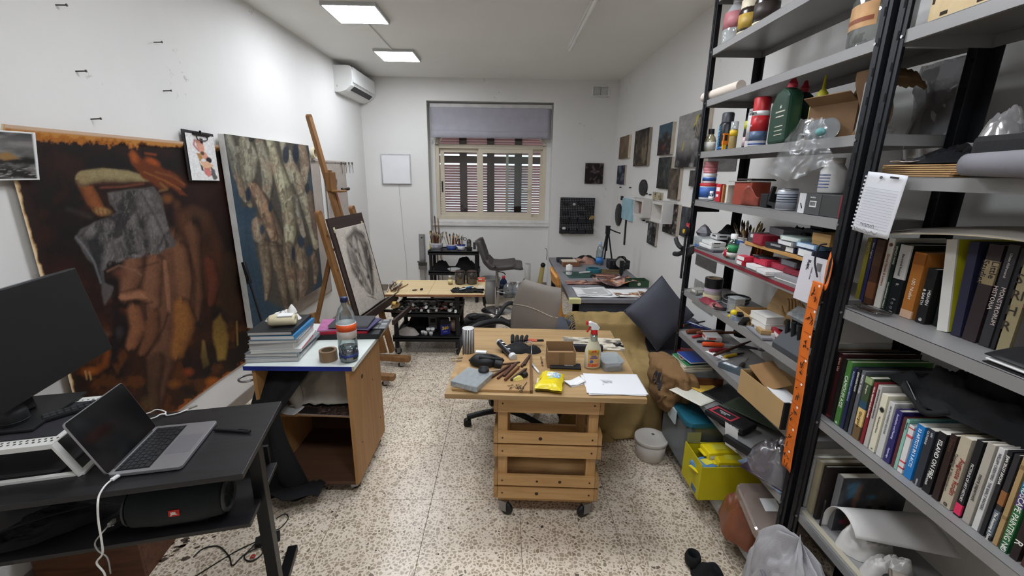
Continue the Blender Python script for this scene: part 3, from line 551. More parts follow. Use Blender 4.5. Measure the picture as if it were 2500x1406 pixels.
def dk(cols,seed=0,strokes=8,ang=80):
    def f(x,y,U,Vv):
        p=Paint(U*100+seed*31,Vv*120+seed*17,cols[0])
        for k,c_ in enumerate(cols[1:]):p.tint(.03+.012*k,.022+.01*k,c_,.44+.03*k,.62+.03*k,.9,11*k+seed)
        rn=random.Random(seed)
        for k in range(strokes):
            q=rn.uniform(5,95)+seed*31,rn.uniform(5,115)+seed*17;l=rn.uniform(8,40);a_=R(ang+rn.uniform(-35,35));p.line([q,(q[0]+l*math.cos(a_),q[1]+l*math.sin(a_))],rn.uniform(1.5,6),rn.choice(cols[1:]),4,.6)
        return p.grain(.3,.3,.35,3)
    return f
def backpaint(name,label,x0,y0,x1,y1,cols,seed,thick=.02):
    a,c=W(x0,y0,Y=5.98),W(x1,y1,Y=5.98);t=thing(name,label,'painting',(a.x,6.0-thick-.001,c.z));wv,hv=c.x-a.x,a.z-c.z
    make('stretcher',MB().span((0,.001,0),(wv,thick,hv)),mat('#3a312c',.7),t,bev=.002)
    canvas('painted_surface',(0,0,0),(1,0,0),(0,0,1),wv,hv,40,45,lambda P,U,Vv:dk(cols,seed)(0,0,U,Vv).c,t);return t
backpaint('small_canvas','small near-black canvas with white flecks on the back wall',1430,398,1471,449,('#241a1c','#3a2a2b','#150f12','#6b5c5c'),4)
a,c=W(1369,482,Y=5.96),W(1448,571,Y=5.96);t=thing('tool_pegboard','black perforated pegboard with small bins on the back wall','pegboard',(a.x,5.985,c.z));wv,hv=c.x-a.x,a.z-c.z
BP=mat('#17171a',.5,var=.1,name='black_plastic');make('board',MB().span((0,-.02,0),(wv,.0,hv)),BP,t,bev=.003)
b=MB()
for i in range(20):
    for j in range(22):b.box((wv*(i+.8)/20.6,-.0205,hv*(j+.8)/22.6),(.008,.0015,.008))
o_=make('peg_hole',b,mat('#a09ea2',.7,var=0,name='wall_seen_through_holes'),t);o_['kind']='stuff'
def pbin(x,z,wd,ht,tint='#1c1c20'):
    q=MB();q.span((x,-.075,z),(x+wd,-.07,z+ht*.7));q.span((x,-.075,z),(x+.004,-.02,z+ht));q.span((x+wd-.004,-.075,z),(x+wd,-.02,z+ht));q.span((x,-.075,z),(x+wd,-.02,z+.004));return make('storage_bin',q,mat(tint,.45),t,bev=.002)
for r_,z in enumerate((.005,.155)):
    for k in range(4):pbin(.012+k*wv*.245,z,wv*.225,.068)
for x,z in ((.03,.4),(.24,.4),(.02,.275),(.23,.275),(.36,.33)):pbin(x,z,.09,.045)
for k in range(3):make('cork',MB().cyl((wv*.86+.02*k,-.05,.2),(wv*.9+.02*k,-.075,.25),.008,n=10),mat('#c7a56c',.8),t)
make('white_cap',MB().ball((.06,-.05,.075),.028,sc=(1,.6,.7)),mat('#cfcccc',.5),t);make('white_cap',MB().ball((wv*.4,-.03,.40),.02,sc=(1.2,.5,.9)),mat('#bdbabb',.5),t)
# ==== KIT OF REPEATED BUILDERS
BLK=mat('#151517',.55,var=.15,name='black');DKM=mat('#1b1b1e',.45,.3,var=.1,name='dark_metal');STEEL=mat('#9a9a9c',.3,.9,var=.08,name='steel');WPAP=mat('#e2e1e0',.8,var=.03,name='white_paper')
PAGES=mat('#cfc9bc',.8,var=.12,vs=2,stretch=(1,160,1),name='book_pages');KRAFT=mat('#8d6e4c',.85,var=.08,bump=.05,name='cardboard')
SPINE_DOWN=lambda x,z,y=0:frame_m((x,y,z),(0,0,-1),(0,-1,0))
def book(label,loc,w,h,t,col,rot=(0,0,0),title=None,tcol='#e8e4da',ts=.02,extra=None,pages=None,rough=.5,group=None,name='book',band=None,soft=False,tz=.94,cover=None):
    """spine on the local -x face, width w along x, height h along z, thickness t along y"""
    o=thing(name,label,'book',loc,rot=rot,group=group);c=.0022 if not soft else .0008;ov=.003 if not soft else 0
    b=MB();b.span((0,-t/2,0),(w,-t/2+c,h));b.span((0,t/2-c,0),(w,t/2,h));b.span((0,-t/2,0),(c,t/2,h))
    make('cover',b,cover or mat(col,rough,var=.08,vs=14),o,bev=.0006)
    make('page_block',MB().span((c,-t/2+c,ov),(w-ov,t/2-c,h-ov)),pages or PAGES,o)
    if band:
        for z0,z1,bc in band:make('spine_band',MB().span((-.0004,-t/2-.0002,z0*h),(.004,t/2+.0002,z1*h)),mat(bc,rough,var=.06),o)
    if title:
        L=title if isinstance(title,list) else [(title,ts,tcol,tz,0)]
        for s_,sz,tc,fz,dy in L:text(s_,sz,mat(tc,.6,var=0),o,SPINE_DOWN(-.0009,h*fz,dy))
    return o
def carton(label,loc,d,body,rz=0,lid=None,strip=None,name='box',cat='box',rot=None,group=None,end=None,bev=.0012):
    """closed box with a separate lid and a printed strip"""
    o=thing(name,label,cat,loc,rz,group,rot);x,y,z=d;h0=z*.72
    make('box_base',MB().span((-x/2,-y/2,0),(x/2,y/2,h0)),mat(body,.55),o,bev=bev)
    make('box_lid',MB().span((-x/2-.0012,-y/2-.0012,h0*.45),(x/2+.0012,y/2+.0012,z)),mat(lid or body,.5),o,bev=bev)
    if strip:make('printed_strip',MB().span((-x*.36,-y/2-.0016,z*.55),(x*.1,-y/2-.0010,z*.9)).span((-x/2-.0018,-y*.3,z*.55),(-x/2-.0010,y*.2,z*.9)),mat(strip,.6),o)
    if end:make('end_label',MB().span((-x/2-.0020,-y*.42,h0*.2),(-x/2-.0010,y*.42,z*.92)),mat(end,.6),o)
    return o
def caster(parent,x,y,z,r=.025,rz=20,col='#1a1a1c'):
    b=MB();T=TR((x,y,0),(0,0,rz));b.box((0,0,z-.004),(.05,.045,.006),T);b.span((-.018,-.017,r*.7),(.02,-.013,z-.006),T);b.span((-.018,.013,r*.7),(.02,.017,z-.006),T)
    c=make('caster',b,STEEL,parent,bev=.001);make('wheel',MB().lathe([(.004,-.011),(r*.85,-.011),(r,-.006),(r,.006),(r*.85,.011),(.004,.011)],M=T @ TR((.014,0,r),(90,0,0)),n=20),mat(col,.5),c);return c
def lath(name,prof,m,parent,o=(0,0,0),n=22,**k):return make(name,MB().lathe(prof,o,n),m,parent,**k)
def bottle(label,loc,prof,m,cap=None,capm=None,lab=None,labm=None,cat='bottle',name='bottle',rz=0,rot=None,group=None,sx=1.,sy=1.,n=20):
    o=thing(name,label,cat,loc,rz,group,rot);make('bottle_body',MB().lathe(prof,n=n,sx=sx,sy=sy),m,o)
    if cap:make('cap',MB().lathe(cap,n=16),capm,o)
    for k,(z0,z1,r) in enumerate(lab if isinstance(lab,list) else [lab] if lab else []):
        make('wrapper',MB().lathe([(r-.001,z0),(r,z0),(r,z1),(r-.001,z1)],n=n,sx=sx,sy=sy),(labm[k] if isinstance(labm,list) else labm),o)
    return o
def tape(label,loc,ro,h,col,core='#a08a6a',rot=None,rz=0,ri=None,group=None):
    o=thing('tape_roll',label,'tape',loc,rz,group,rot);ri=ri or ro*.74
    make('tape_ring',MB().washer(ro,ri,h,n=32),mat(col,.4,var=.06),o,bev=.0006);make('cardboard_core',MB().washer(ri,ri-.003,h+.0005,n=32),mat(core,.8),o);return o
def heap(name,label,cat,loc,rx,ry,h,m,seed=0,rz=0,nu=44,nv=44,fold=.5,rot=None,parent=None,power=2.4,fs=3.2,group=None,edge=.16):
    """crumpled cloth or bag: a closed lump with ridged folds"""
    def f(u,v):
        th=2*math.pi*u;q=v;rad=1+edge*nz((math.cos(th)*1.3,math.sin(th)*1.3,seed));r=rad*math.sin(q*math.pi/2)**.8
        x,y=r*math.cos(th),r*math.sin(th);base=max(0,1-(min(1,r/rad))**power)
        rid=1-abs(nz((x*fs,y*fs*1.6,seed*3.1),1,3)*1.6);sw=nz((x*1.4,y*1.4,seed+7.),1,2)
        z=h*base*(1-fold*.5+fold*.45*rid+.4*sw) if base > 0 else 0
        k=.02*fold*nz((x*fs*2,y*fs*2,seed+3.),1,2)
        return (rx*(x+k),ry*(y+k),max(0,z))
    b=MB();b.grid(lambda u,v:f(u,1-v if False else v),nu,nv)
    b.add([f(i/nu,1)[:2]+(0,) for i in range(nu)],[tuple(range(nu))[::-1]])
    if parent is not None:return make(name,b,m,parent,loc=loc,rot=rot or (0,0,rz))
    return one(name,b,m,label,cat,loc,rz,rot=rot,group=group)
def sheet(name,label,cat,loc,w,h,m,rz=0,curl=.004,th=.0006,seed=0,nu=14,nv=14,group=None,rot=None,art=None):
    """loose sheet lying flat, slightly curled"""
    o=thing(name,label,cat,loc,rz,group,rot);f=lambda u,v:curl*(.5+nz((u*2,v*2,seed),1,2))+curl*1.5*((u-.5)**2*2+(v-.5)**2)
    if art:
        ob=canvas('paper',(-w/2,-h/2,0),(1,0,0),(0,1,0),w,h,max(nu,40),max(nv,40),lambda P,U,Vv:art(U,Vv).c,o,lift=lambda U,Vv:np.array([f(a,c) for a,c in zip(U,Vv)])+.0006)
    else:ob=make('paper',MB().grid(lambda u,v:((u-.5)*w,(v-.5)*h,f(u,v)+.0006),nu,nv),m,o)
    md=ob.modifiers.new('thickness','SOLIDIFY');md.thickness=th;md.offset=-1;return o
def copy_thing(src,loc,rz,label,group=None):
    c=src.copy();COL.objects.link(c);c.location=loc;c.rotation_euler=(src.rotation_euler[0],src.rotation_euler[1],R(rz));c['label']=label
    if group:c['group']=group
    for ch in src.children:
        d=ch.copy();COL.objects.link(d);d.parent=c
        for g in ch.children:e=g.copy();COL.objects.link(e);e.parent=d
    return c
def stickbrush(label,loc,L,r,hm,fer,br,rot,group=None,bl=.03,name='paint_brush',cat='brush'):
    """paint brush along local z: handle, ferrule, bristles"""
    o=thing(name,label,cat,loc,rot=rot,group=group)
    make('brush_handle',MB().lathe([(r*.5,0),(r,L*.15),(r*1.15,L*.6),(r*.9,L*.8)],n=8),hm,o);make('ferrule',MB().cyl((0,0,L*.8),(0,0,L*.9),r*.95,r*1.1,8),fer,o);make('bristles',MB().lathe([(r*1.05,L*.9),(r*1.3,L*.9+bl*.4),(r*.3,L*.9+bl)],n=8),br,o);return o
# ==== DESK IN THE LEFT FOREGROUND
DZ=.75;dr=12.9;DO=V((-.80,1.137,0));DR=Matrix.Rotation(R(dr),4,'Z')
def dk_(u,v,z=0):return DO + (DR @ V((u,v,z)))
BW=wood('#131214','#1d1c1e',5,0,.42,'black_ash_wood',.1);LEGM=mat('#141416',.35,.4,name='black_leg_metal')
t=thing('computer_desk','small black ash desk with a lower shelf in the left foreground','desk',DO,dr)
make('desk_top',MB().span((-.95,0,DZ-.018),(0,.446,DZ)),BW,t,bev=.0015)
make('lower_shelf',MB().span((-.93,.08,.485),(-.035,.405,.5)),BW,t,bev=.0015)
for s in (-.91,-.04):
    b=MB();b.span((s-.02,.2,.03),(s+.02,.245,DZ-.02));make('leg',b,LEGM,t,bev=.002)
    make('foot_bar',MB().span((s-.02,-.02,0),(s+.02,.46,.03)),LEGM,t,bev=.003);make('support_arm',MB().span((s-.018,.04,DZ-.05),(s+.018,.42,DZ-.018)),LEGM,t,bev=.002)
make('edge_panel',MB().span((-.93,.40,.50),(-.06,.415,.58)),BW,t,bev=.001)
WM=mat('#d6d4cf',.45,var=.04,name='white_powder_coat')
RO=dk_(-.515,.10);t=thing('monitor_riser','white perforated metal monitor riser on the black desk','riser',(RO.x,RO.y,DZ),dr+1)
b=MB();b.span((-.40,0,.112),(0,.30,.116));b.span((-.40,-.002,.10),(0,0,.116));make('top_plate',b,WM,t,bev=.001)
for x0,x1 in ((-.402,-.36),(-.03,.03)):
    b=MB();b.bar((x0 if x0 < -.2 else -.002,0.004,.113),(x0 if x0 < -.2 else .045,.004,.0),.008,.022,up=(0,1,0));b.bar((x0 if x0 < -.2 else -.002,.296,.113),(x0 if x0 < -.2 else .045,.296,0),.008,.022,up=(0,1,0));b.bar((x0 if x0 < -.2 else .045,0,.004),(x0 if x0 < -.2 else .045,.3,.004),.02,.008);make('side_leg',b,WM,t,bev=.001)
make('front_rail',MB().span((-.40,-.003,0),(.045,.012,.009)),WM,t,bev=.001)
b=MB()
for i in range(26):
    for j in list(range(2))+list(range(18,20)):b.cyl((-.385+i*.0148+(j % 2)*.007,.02+j*.0135,.1161),(-.385+i*.0148+(j % 2)*.007,.02+j*.0135,.1164),.0034,n=8)
make('perforation',b,mat('#4a4845',.8,var=0),t)['kind']='stuff'
make('desk_mat',MB().span((-.395,.045,.1162),(-.018,.262,.119)),mat('#26252a',.8,bump=.1,name='dark_felt'),t,bev=.001)
rz_t=RO.z+DZ
o=thing('graphics_tablet','black slate lying on the desk under the white riser','tablet',dk_(-.70,.23,DZ+.001),dr)
make('tablet_body',MB().prism(rrect(.34,.22,.015),0,.008,None),mat('#232225',.4),o,bev=.001);make('tablet_surface',MB().span((-.15,-.09,.008),(.15,.09,.0086)),mat('#1a191c',.6),o)
BRc,TRc=V((-1.592,1.617,.95)),V((-1.655,1.648,1.28));dd=V((.226,-.974,0));uu=(TRc-BRc);uu=(uu-dd*uu.dot(dd)).normalized();mh=.335
t=thing('computer_monitor','large black monitor standing on the white riser at the left edge','monitor',BRc);M_=frame_m((0,0,0),dd,uu)
make('screen_shell',MB().span((0,0,-.022),(.60,mh,0),M_),mat('#121214',.4),t,bev=.003);make('screen',MB().span((.006,.012,0),(.594,mh-.006,.0008),M_),mat('#0c0c0f',.3,var=0,spec=.3),t)
make('top_bezel',MB().span((0,mh-.004,-.02),(.6,mh+.0015,.0018),M_),mat('#3a3a3d',.35),t);make('bottom_bezel',MB().span((0,0,-.004),(.6,.009,.0022),M_),mat('#202023',.3),t)
base=V((-1.545,1.27,.871));lb=base-BRc;b=MB();b.box(lb+V((0,0,.005)),(.17,.24,.01),rz=dr)
make('stand_foot',b,BLK,t,bev=.003);make('stand_neck',MB().bar(lb+V((-.02,0,.01)),lb+V((-.09,.02,.26)),.06,.025),BLK,t,bev=.003)
kp=dk_(-.57,.285,.871);t=thing('compact_keyboard','slim black keyboard lying on the riser below the monitor','keyboard',kp,dr+38)
make('keyboard_body',MB().span((-.075,-.02,0),(.075,.02,.012)),BLK,t,bev=.003)
for i in range(9):
    for j in range(2):make('key',MB().box((-.064+i*.016,-.009+j*.018,.0135),(.0125,.014,.003)),mat('#2a2a2e',.5),t)
t=thing('desk_speaker','small black desk speaker pod beside the keyboard on the riser','speaker',dk_(-.69,.23,.871),dr);make('pod_body',MB().lathe([(.03,0),(.034,.01),(.034,.045),(.028,.058),(.0,.06)]),BLK,t);make('pod_ring',MB().ring(.034,.002,(0,0,.02)),DKM,t)
A,Bc,Cc,Dc=V((-1.184,1.116,0)),V((-1.237,1.369,0)),V((-1.077,1.44,0)),V((-.99,1.168,0))
lw,ld=.262,.196;lx=V((-.205,.979,0)).normalized();ly=V((lx.y,-lx.x,0));LO=V((-1.186,1.112,DZ+.001))
t=thing('laptop','open silver laptop with black keys on the black desk','laptop',LO);M_=frame_m((0,0,0),lx,ly);M_=Matrix((lx,ly,(0,0,1))).transposed().to_4x4()
SIL=mat('#a7a6a9',.35,.75,var=.03,name='laptop_aluminium')
make('laptop_base',MB().prism([(x+lw/2,y+ld/2) for x,y in rrect(lw,ld,.012)],.003,.013,M_),SIL,t,bev=.001)
make('keyboard_well',MB().span((.014,.012,.013),(lw-.014,.104,.0133),M_),mat('#17171a',.5),t)
kb=MB();KEY=mat('#1f1f23',.45,name='black_key');first=None
for r_ in range(6):
    n_=(14,14,13,13,12,8)[r_];x0=.017;wk=(lw-.034)/n_
    for k in range(n_):
        ww=wk*(1 if not (r_ == 5 and k == 3) else 1)
        o=make('key',MB().box((0,0,0),(ww*.86,.0118 if r_ else .0075,.0016)),KEY,t);o.matrix_local=M_ @ Matrix.Translation((x0+wk*(k+.5),.0185+r_*.0152,.0142))
make('trackpad',MB().prism([(x+lw/2,y+.148) for x,y in rrect(.105,.072,.004)],.013,.0134,M_),mat('#9c9b9f',.3,.7,var=.02),t)
hinge=112;sc_=MB();Ml=M_ @ TR((0,.002,.012),(0,0,0));up_=V((0,-math.sin(R(hinge-90)),math.cos(R(hinge-90))));Ms=M_ @ frame_m((0,.003,.012),(1,0,0),up_)
make('lid',MB().prism([(x+lw/2,y+.098) for x,y in rrect(lw,.194,.01)],0,.006,Ms),SIL,t,bev=.001);make('display',MB().prism([(x+lw/2,y+.098) for x,y in rrect(lw-.004,.19,.008)],-.0008,0,Ms),mat('#0b0b0d',.12,var=0,spec=.5),t)
make('hinge',MB().cyl((.03,.002,.012),(lw-.03,.002,.012),.004,M=M_),BLK,t)
CW=mat('#d9d7d2',.45,var=.04,name='white_cable')
t=thing('charging_cable','white charging cable running from the laptop over the desk edge','cable',(0,0,0));a=W(290,1160,Z=.76)
pts=[a,W(262,1180,Z=.758),W(245,1203,Z=.758),W(239,1225,Y=1.0),W(240,1270,Y=.99),W(248,1320,Y=.985),W(250,1352,Y=.985),W(236,1374,Y=.985),W(255,1400,Y=.985),W(262,1440,Y=.985)]
make('cable_strand',MB().tube(pts,.0026,8),CW,t);make('plug',MB().bar(a+V((.0,.0,0)),W(272,1172,Z=.76),.012,.007),mat('#e6e5e2',.4),t,bev=.002)
t=thing('usb_cable','grey cable hanging loose below the desk near the speaker','cable',(0,0,0));q=[W(272,1276,Y=1.09),W(250,1300,Y=1.0),W(232,1325,Y=.99),W(240,1345,Y=.99),W(262,1362,Y=.99),W(270,1400,Y=.99)]
make('cable_strand',MB().tube(q,.002,6),mat('#8f8d88',.5),t);make('plug',MB().bar(W(266,1282,Y=1.08),W(280,1270,Y=1.12),.008,.012),mat('#77756f',.5),t,bev=.001)
g=W(374,1016,Z=.752);t=thing('cable_coil','coiled white cable lying behind the laptop','cable',g,dr)
pts=[V((.036*math.cos(a_*.42)*(1+.12*math.sin(a_*1.7)),.03*math.sin(a_*.42),.004+.0016*(a_ % 5))) for a_ in range(46)]+[V((.05,-.01,.003)),V((.085,.0,.003)),V((.11,.03,.003))]
make('cable_loop',MB().tube(pts,.0022,6,smooth_path=True),CW,t);make('connector',MB().bar((.105,.025,.003),(.128,.045,.004),.009,.005),mat('#9d9a92',.4,.4),t,bev=.001)
a,c=W(524,1048,Z=.757),W(611,1053,Z=.757);t=thing('stylus_pen','black pen lying on the black desk top','pen',a);d_=c-a
make('barrel',MB().cyl((0,0,0),d_*.62,.0055),BLK,t);make('pen_cap',MB().cyl(d_*.62,d_,.0062,.005),mat('#202023',.3),t);make('pen_clip',MB().bar(d_*.66+V((0,0,.0065)),d_*.95+V((0,0,.0065)),.003,.0015),DKM,t)
t=thing('bluetooth_speaker','black cylindrical speaker with a red badge on the desk\'s lower shelf','speaker',dk_(-.255,.155,.501),dr)
sp_c=(0,0,.075);make('speaker_grille',MB().lathe([(.0,-.14),(.05,-.14),(.066,-.128),(.073,-.06),(.073,.06),(.066,.128),(.05,.14),(0,.14)],M=TR(sp_c,(0,90,0)),n=28),mat('#1d2225',.85,bump=.4,bs=600,name='speaker_cloth'),t)
for s in (-1,1):make('bass_port',MB().lathe([(.06,0),(.06,.006),(.05,.008),(.045,.002),(0,.002)],M=TR((s*.138,0,.075),(0,90*s,0)),n=24),mat('#3a3c3e',.4),t)
make('base_foot',MB().span((-.08,-.03,0),(.08,.03,.012)),BLK,t,bev=.003)
bd=make('badge',MB().box((.01,-.0735,.082),(.03,.004,.021),rot=(-6,0,0)),mat('#c8281e',.45,var=.03),t);text('JBL',.0135,mat('#f2efec',.5,var=0),t,frame_m((.01,-.0762,.082),(1,0,0),(0,.1,1)),'CENTER',.0006)
t=thing('black_bag','limp black case lying on the desk\'s lower shelf, left of the speaker','bag',dk_(-.66,.2,.501),dr+22)
heap('bag_body','','',(0,0,0),.16,.06,.07,mat('#121214',.8,bump=.3,bs=90,name='black_fabric'),4,parent=t);make('zip',MB().tube([(-.12,-.02,.055),(0,-.03,.066),(.11,-.02,.05)],.003,6),DKM,t)
t=thing('cable_dongle','small black adapter on the lower shelf beside the speaker','adapter',dk_(-.45,.17,.501),50);make('adapter_body',MB().span((-.04,-.018,0),(.04,.018,.03)),BLK,t,bev=.004);make('indicator',MB().box((-.02,-.0185,.02),(.006,.001,.002)),WPAP,t)
g=W(655,1322,Z=.0);t=thing('power_adapter','black power brick with tangled lead on the floor by the desk leg','adapter',g,25)
make('brick',MB().span((-.05,-.022,0),(.05,.022,.028)),BLK,t,bev=.005);pts=[V((-.05,-.0,.01)),V((-.09,-.05,.004)),V((-.06,-.09,.004)),V((-.02,-.07,.006)),V((-.03,-.03,.008)),V((-.09,-.04,.006)),V((-.13,-.08,.004)),V((-.15,-.02,.004)),V((-.2,.06,.004)),V((-.26,.075,.004)),V((-.29,.04,.004))]
make('lead',MB().tube(pts,.0028,6),BLK,t);pts=[V((-.05,.01,.01)),V((-.12,-.0,.003)),V((-.22,-.05,.003)),V((-.34,-.12,.003)),V((-.42,-.2,.003))];make('lead',MB().tube(pts,.0026,6),BLK,t);make('red_tie',MB().ring(.008,.003,(-.055,-.07,.008)),mat('#a8281c',.5),t)
t=thing('extension_lead','thin black cord looping behind the desk leg on the floor','cord',W(668,1275,Z=0));make('cord_strand',MB().tube([(0,.02,.003),(.03,.05,.003),(.06,.02,.003),(.05,-.04,.003),(.0,-.06,.003)],.0025,6),BLK,t)
t=thing('wooden_crate','brown wooden box half hidden under the desk at the left edge','box',(-1.66,1.56,0),8)
PW=wood('#4a2c1b','#6b4228',5,0,.6,'stained_wood');make('crate_panel',MB().span((-.22,-.15,0),(.16,-.135,.30)),PW,t,bev=.002);make('crate_panel',MB().span((-.22,.135,0),(.16,.15,.30)),PW,t,bev=.002);make('crate_panel',MB().span((.145,-.135,0),(.16,.135,.30)),PW,t,bev=.002);make('crate_panel',MB().span((-.22,-.135,0),(-.205,.135,.30)),PW,t,bev=.002);make('crate_floor',MB().span((-.205,-.135,0),(.145,.135,.012)),PW,t)
sheet('stained_paper','pale sheet standing in the brown box under the desk','paper',(-1.68,1.5,.10),.2,.18,mat('#8d8a88',.8),rz=10,rot=(62,0,12),curl=.006)
# ==== CABINET ON CASTERS
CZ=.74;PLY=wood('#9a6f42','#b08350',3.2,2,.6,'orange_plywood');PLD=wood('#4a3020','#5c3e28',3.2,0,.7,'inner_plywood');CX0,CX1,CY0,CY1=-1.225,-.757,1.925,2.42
t=thing('wooden_cabinet','open-fronted plywood cabinet on casters with a blue-edged white top','cabinet',(CX0,CY0,0));cw,cdp=CX1-CX0,CY1-CY0
make('side_panel',MB().span((0,0,.062),(.018,cdp,CZ-.022)),PLY,t,bev=.001);make('side_panel',MB().span((cw-.018,0,.062),(cw,cdp,CZ-.022)),PLY,t,bev=.001)
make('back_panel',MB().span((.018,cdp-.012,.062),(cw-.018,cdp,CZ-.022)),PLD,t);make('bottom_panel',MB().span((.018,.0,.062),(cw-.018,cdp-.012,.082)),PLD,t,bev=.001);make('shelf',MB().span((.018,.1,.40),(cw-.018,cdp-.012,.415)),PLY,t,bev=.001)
tp=make('worktop',MB().span((-.03,-.01,CZ-.022),(cw+.03,cdp+.10,CZ)),mat('#d3d8d2',.45,var=.1,vs=5,name='painted_white_top'),t,bev=.001)
make('front_edge',MB().span((-.032,-.0125,CZ-.023),(cw+.02,-.0102,CZ-.001)),mat('#1f2f86',.4,var=.25,vs=18,stretch=(.3,1,1),name='blue_edge_paint'),t);make('tape_patch',MB().span((cw+.02,-.0128,CZ-.023),(cw+.031,-.0101,CZ+.0005)),mat('#c9c09a',.6),t)
for x,y in ((.05,.05),(cw-.05,.05),(.05,cdp-.06),(cw-.05,cdp-.06)):caster(t,x,y,.062,.024,35)
make('finger_hole',MB().cyl((cw+.0002,.17,.60),(cw+.0008,.17,.60),.012,n=14),mat('#1d100a',.8,var=0),t)
for y_,z_ in ((.1,.25),(.33,.5),(.42,.2)):make('screw_mark',MB().cyl((cw,y_,z_),(cw+.001,y_,z_),.004,n=8),mat('#2c180e',.8),t)
LIN=mat('#a9a196',.9,bump=.3,bs=140,var=.1,name='unbleached_cloth');BLC=mat('#0f0f11',.9,bump=.3,bs=120,name='black_cloth')
t=thing('dust_sheet','off-white cloth bundled on the cabinet\'s inner shelf','cloth',(-.955,2.20,.4158))
def cl(u,v):
    x=-.20+.36*u;y=.14-.26*v;z=.235*max(0,math.sin(math.pi*min(1,(1-v)*.75+.03)))**.55*(.75+.25*math.sin(u*3))+.03*abs(nz((u*5,v*4,1.),1,3));z *= (1 if u > .3 else .62+.38*u/.3)
    if v > .92:z *= .4
    return (x,y+.03*nz((u*4,v*3,2.),1,2),max(.003,z))
make('cloth_fold',MB().grid(cl,40,36),LIN,t,solid=.004)
def lobe(u,v):
    a_=u*2*math.pi;r_=.055*math.sin(math.pi*v)**.7;return (-.20+.05*v+r_*math.cos(a_)*.8,-.09-.02*v+r_*math.sin(a_)*.6,.20-.21*v+.04*math.sin(a_)*.3+.012*nz((math.cos(a_)*2,v*4,3.),1,2))
make('cloth_corner',MB().grid(lobe,20,20),LIN,t)
t=thing('black_drape','black cloth hanging down the cabinet\'s open left side to the floor','cloth',(-1.15,1.915,0))
def dr_(u,v):
    z=.66*(1-v)+.012;wv=.07+.055*v;x=-.02+wv*(u-.5)*2.2+.03*v*v+.018*math.sin(v*5+u*3);y=-.03-.02*math.sin(math.pi*v)+.022*math.sin(u*13+v*2)*(.4+.6*v);
    if v < .25:x += .10*(1-v/.25)*u;y += .15*(1-v/.25)
    return (x,y,z)
make('drape_cloth',MB().grid(dr_,40,40),BLC,t,solid=.004)
make('drape_hem',MB().grid(lambda u,v:(-.07+.30*u,-.02-.1*v+.02*math.sin(u*9),.085+.006+.02*abs(nz((u*6,v*3,5.),1,2))*(1-v)),24,10),BLC,t,solid=.004)
def marb(U,Vv):
    p=Paint(U*100,Vv*80,'#241b1a');n=fbm(U*6+2*fbm(U*4,Vv*4),Vv*9);p.mix(np.clip((np.abs(n-.5)*-1+.035)/.03,0,1)*.85,'#86685a');p.mix(np.clip((n-.62)/.05,0,1)*.7,'#5d4439');p.mix(np.clip((.03-Vv)/.02,0,1)*.8,'#c9bdb4');return p.grain(.3,.3,.3,3)
t=thing('marbled_board','dark marbled painted board lying on the cabinet shelf','board',(-.925,2.13,.4155),-4)
make('board_core',MB().span((-.145,-.13,0),(.145,.13,.008)),mat('#9a7a5a',.7),t,bev=.0008);canvas('painted_face',(-.145,-.13,.0084),(1,0,0),(0,1,0),.29,.26,70,60,lambda P,U,Vv:marb(U,Vv).c,t)
sheet('loose_paper','white paper sheet beside the marbled board on the cabinet shelf','paper',(-1.13,2.10,.4158),.12,.17,WPAP,rz=-14)
bs=[('silver-grey hardback at the bottom of the cabinet book stack',.25,.30,.024,'#9a9da0',2),('grey magazine-like book, second from the bottom of the cabinet stack',.255,.29,.018,'#7d8286',-2),('thin white catalogue in the middle of the cabinet stack',.235,.27,.016,'#c9c9c8',4),('thick white paperback in the cabinet stack',.215,.26,.03,'#d2cfc8',-1),('grey softcover above the thick paperback in the cabinet stack',.225,.26,.018,'#8f9194',3),('white book with a blue spine near the top of the cabinet stack',.21,.27,.022,'#3a7fae',0),('black hardback on top of the cabinet book stack',.21,.26,.02,'#1f2023',1)]
z=CZ+.0005;SPR=(-90,180,0)
for k,(lb,w_,h_,t_,c_,a_) in enumerate(bs):
    rz=a_+4
    o=thing('book',lb,'book',(-1.155+.006*(k % 3),2.105+.004*(k % 2),z),rz,'books stacked on the cabinet')
    b=MB();b.span((-w_/2,-h_/2,0),(w_/2,h_/2,.0022));b.span((-w_/2,-h_/2,t_-.0022),(w_/2,h_/2,t_));b.span((w_/2-.003,-h_/2,0),(w_/2,h_/2,t_));make('cover',b,mat(c_,.45,var=.1),o,bev=.0006)
    make('page_block',MB().span((-w_/2+.004,-h_/2+.003,.0022),(w_/2-.003,h_/2-.003,t_-.0022)),mat(('#b9b8b6','#cfccc5','#dad8d2')[k % 3],.8,var=.15,vs=3,stretch=(1,1,120),name='paper_edges'),o)
    if k in (0,1,2,4):make('spine_print',MB().span((w_/2+.0002,-h_/2+.02,t_*.3),(w_/2+.0007,h_/2-.06,t_*.7)),mat(('#d8d8d8','#27292c','#b33a3a','#26282b','#c9c9c9','#fff','#fff')[k],.6,var=.6,vs=80),o)
    z += t_+.0006
stz=z
t=thing('tissue_bundle','crumpled white tissue resting on the cabinet book stack','cloth',(-1.165,2.16,stz),14);heap('tissue','','',(0,0,0),.085,.05,.055,mat('#dcd9d5',.85,var=.04,bump=.2,bs=60),12,parent=t,fold=.9,nu=30,nv=20)
make('tissue_peak',MB().lathe([(.025,0),(.018,.02),(.006,.04),(0,.046)],(.045,.0,.035),9),mat('#dcd9d5',.85,var=.04,bump=.2,bs=60),t);make('binding_thread',MB().tube([(-.01,-.05,.012),(-.005,-.01,.056),(.0,.03,.03)],.0012,5),BLK,t)
t=thing('paper_roll_bundle','cream rolled paper bundle with torn end on the cabinet book stack','bundle',(-1.12,2.07,stz),12)
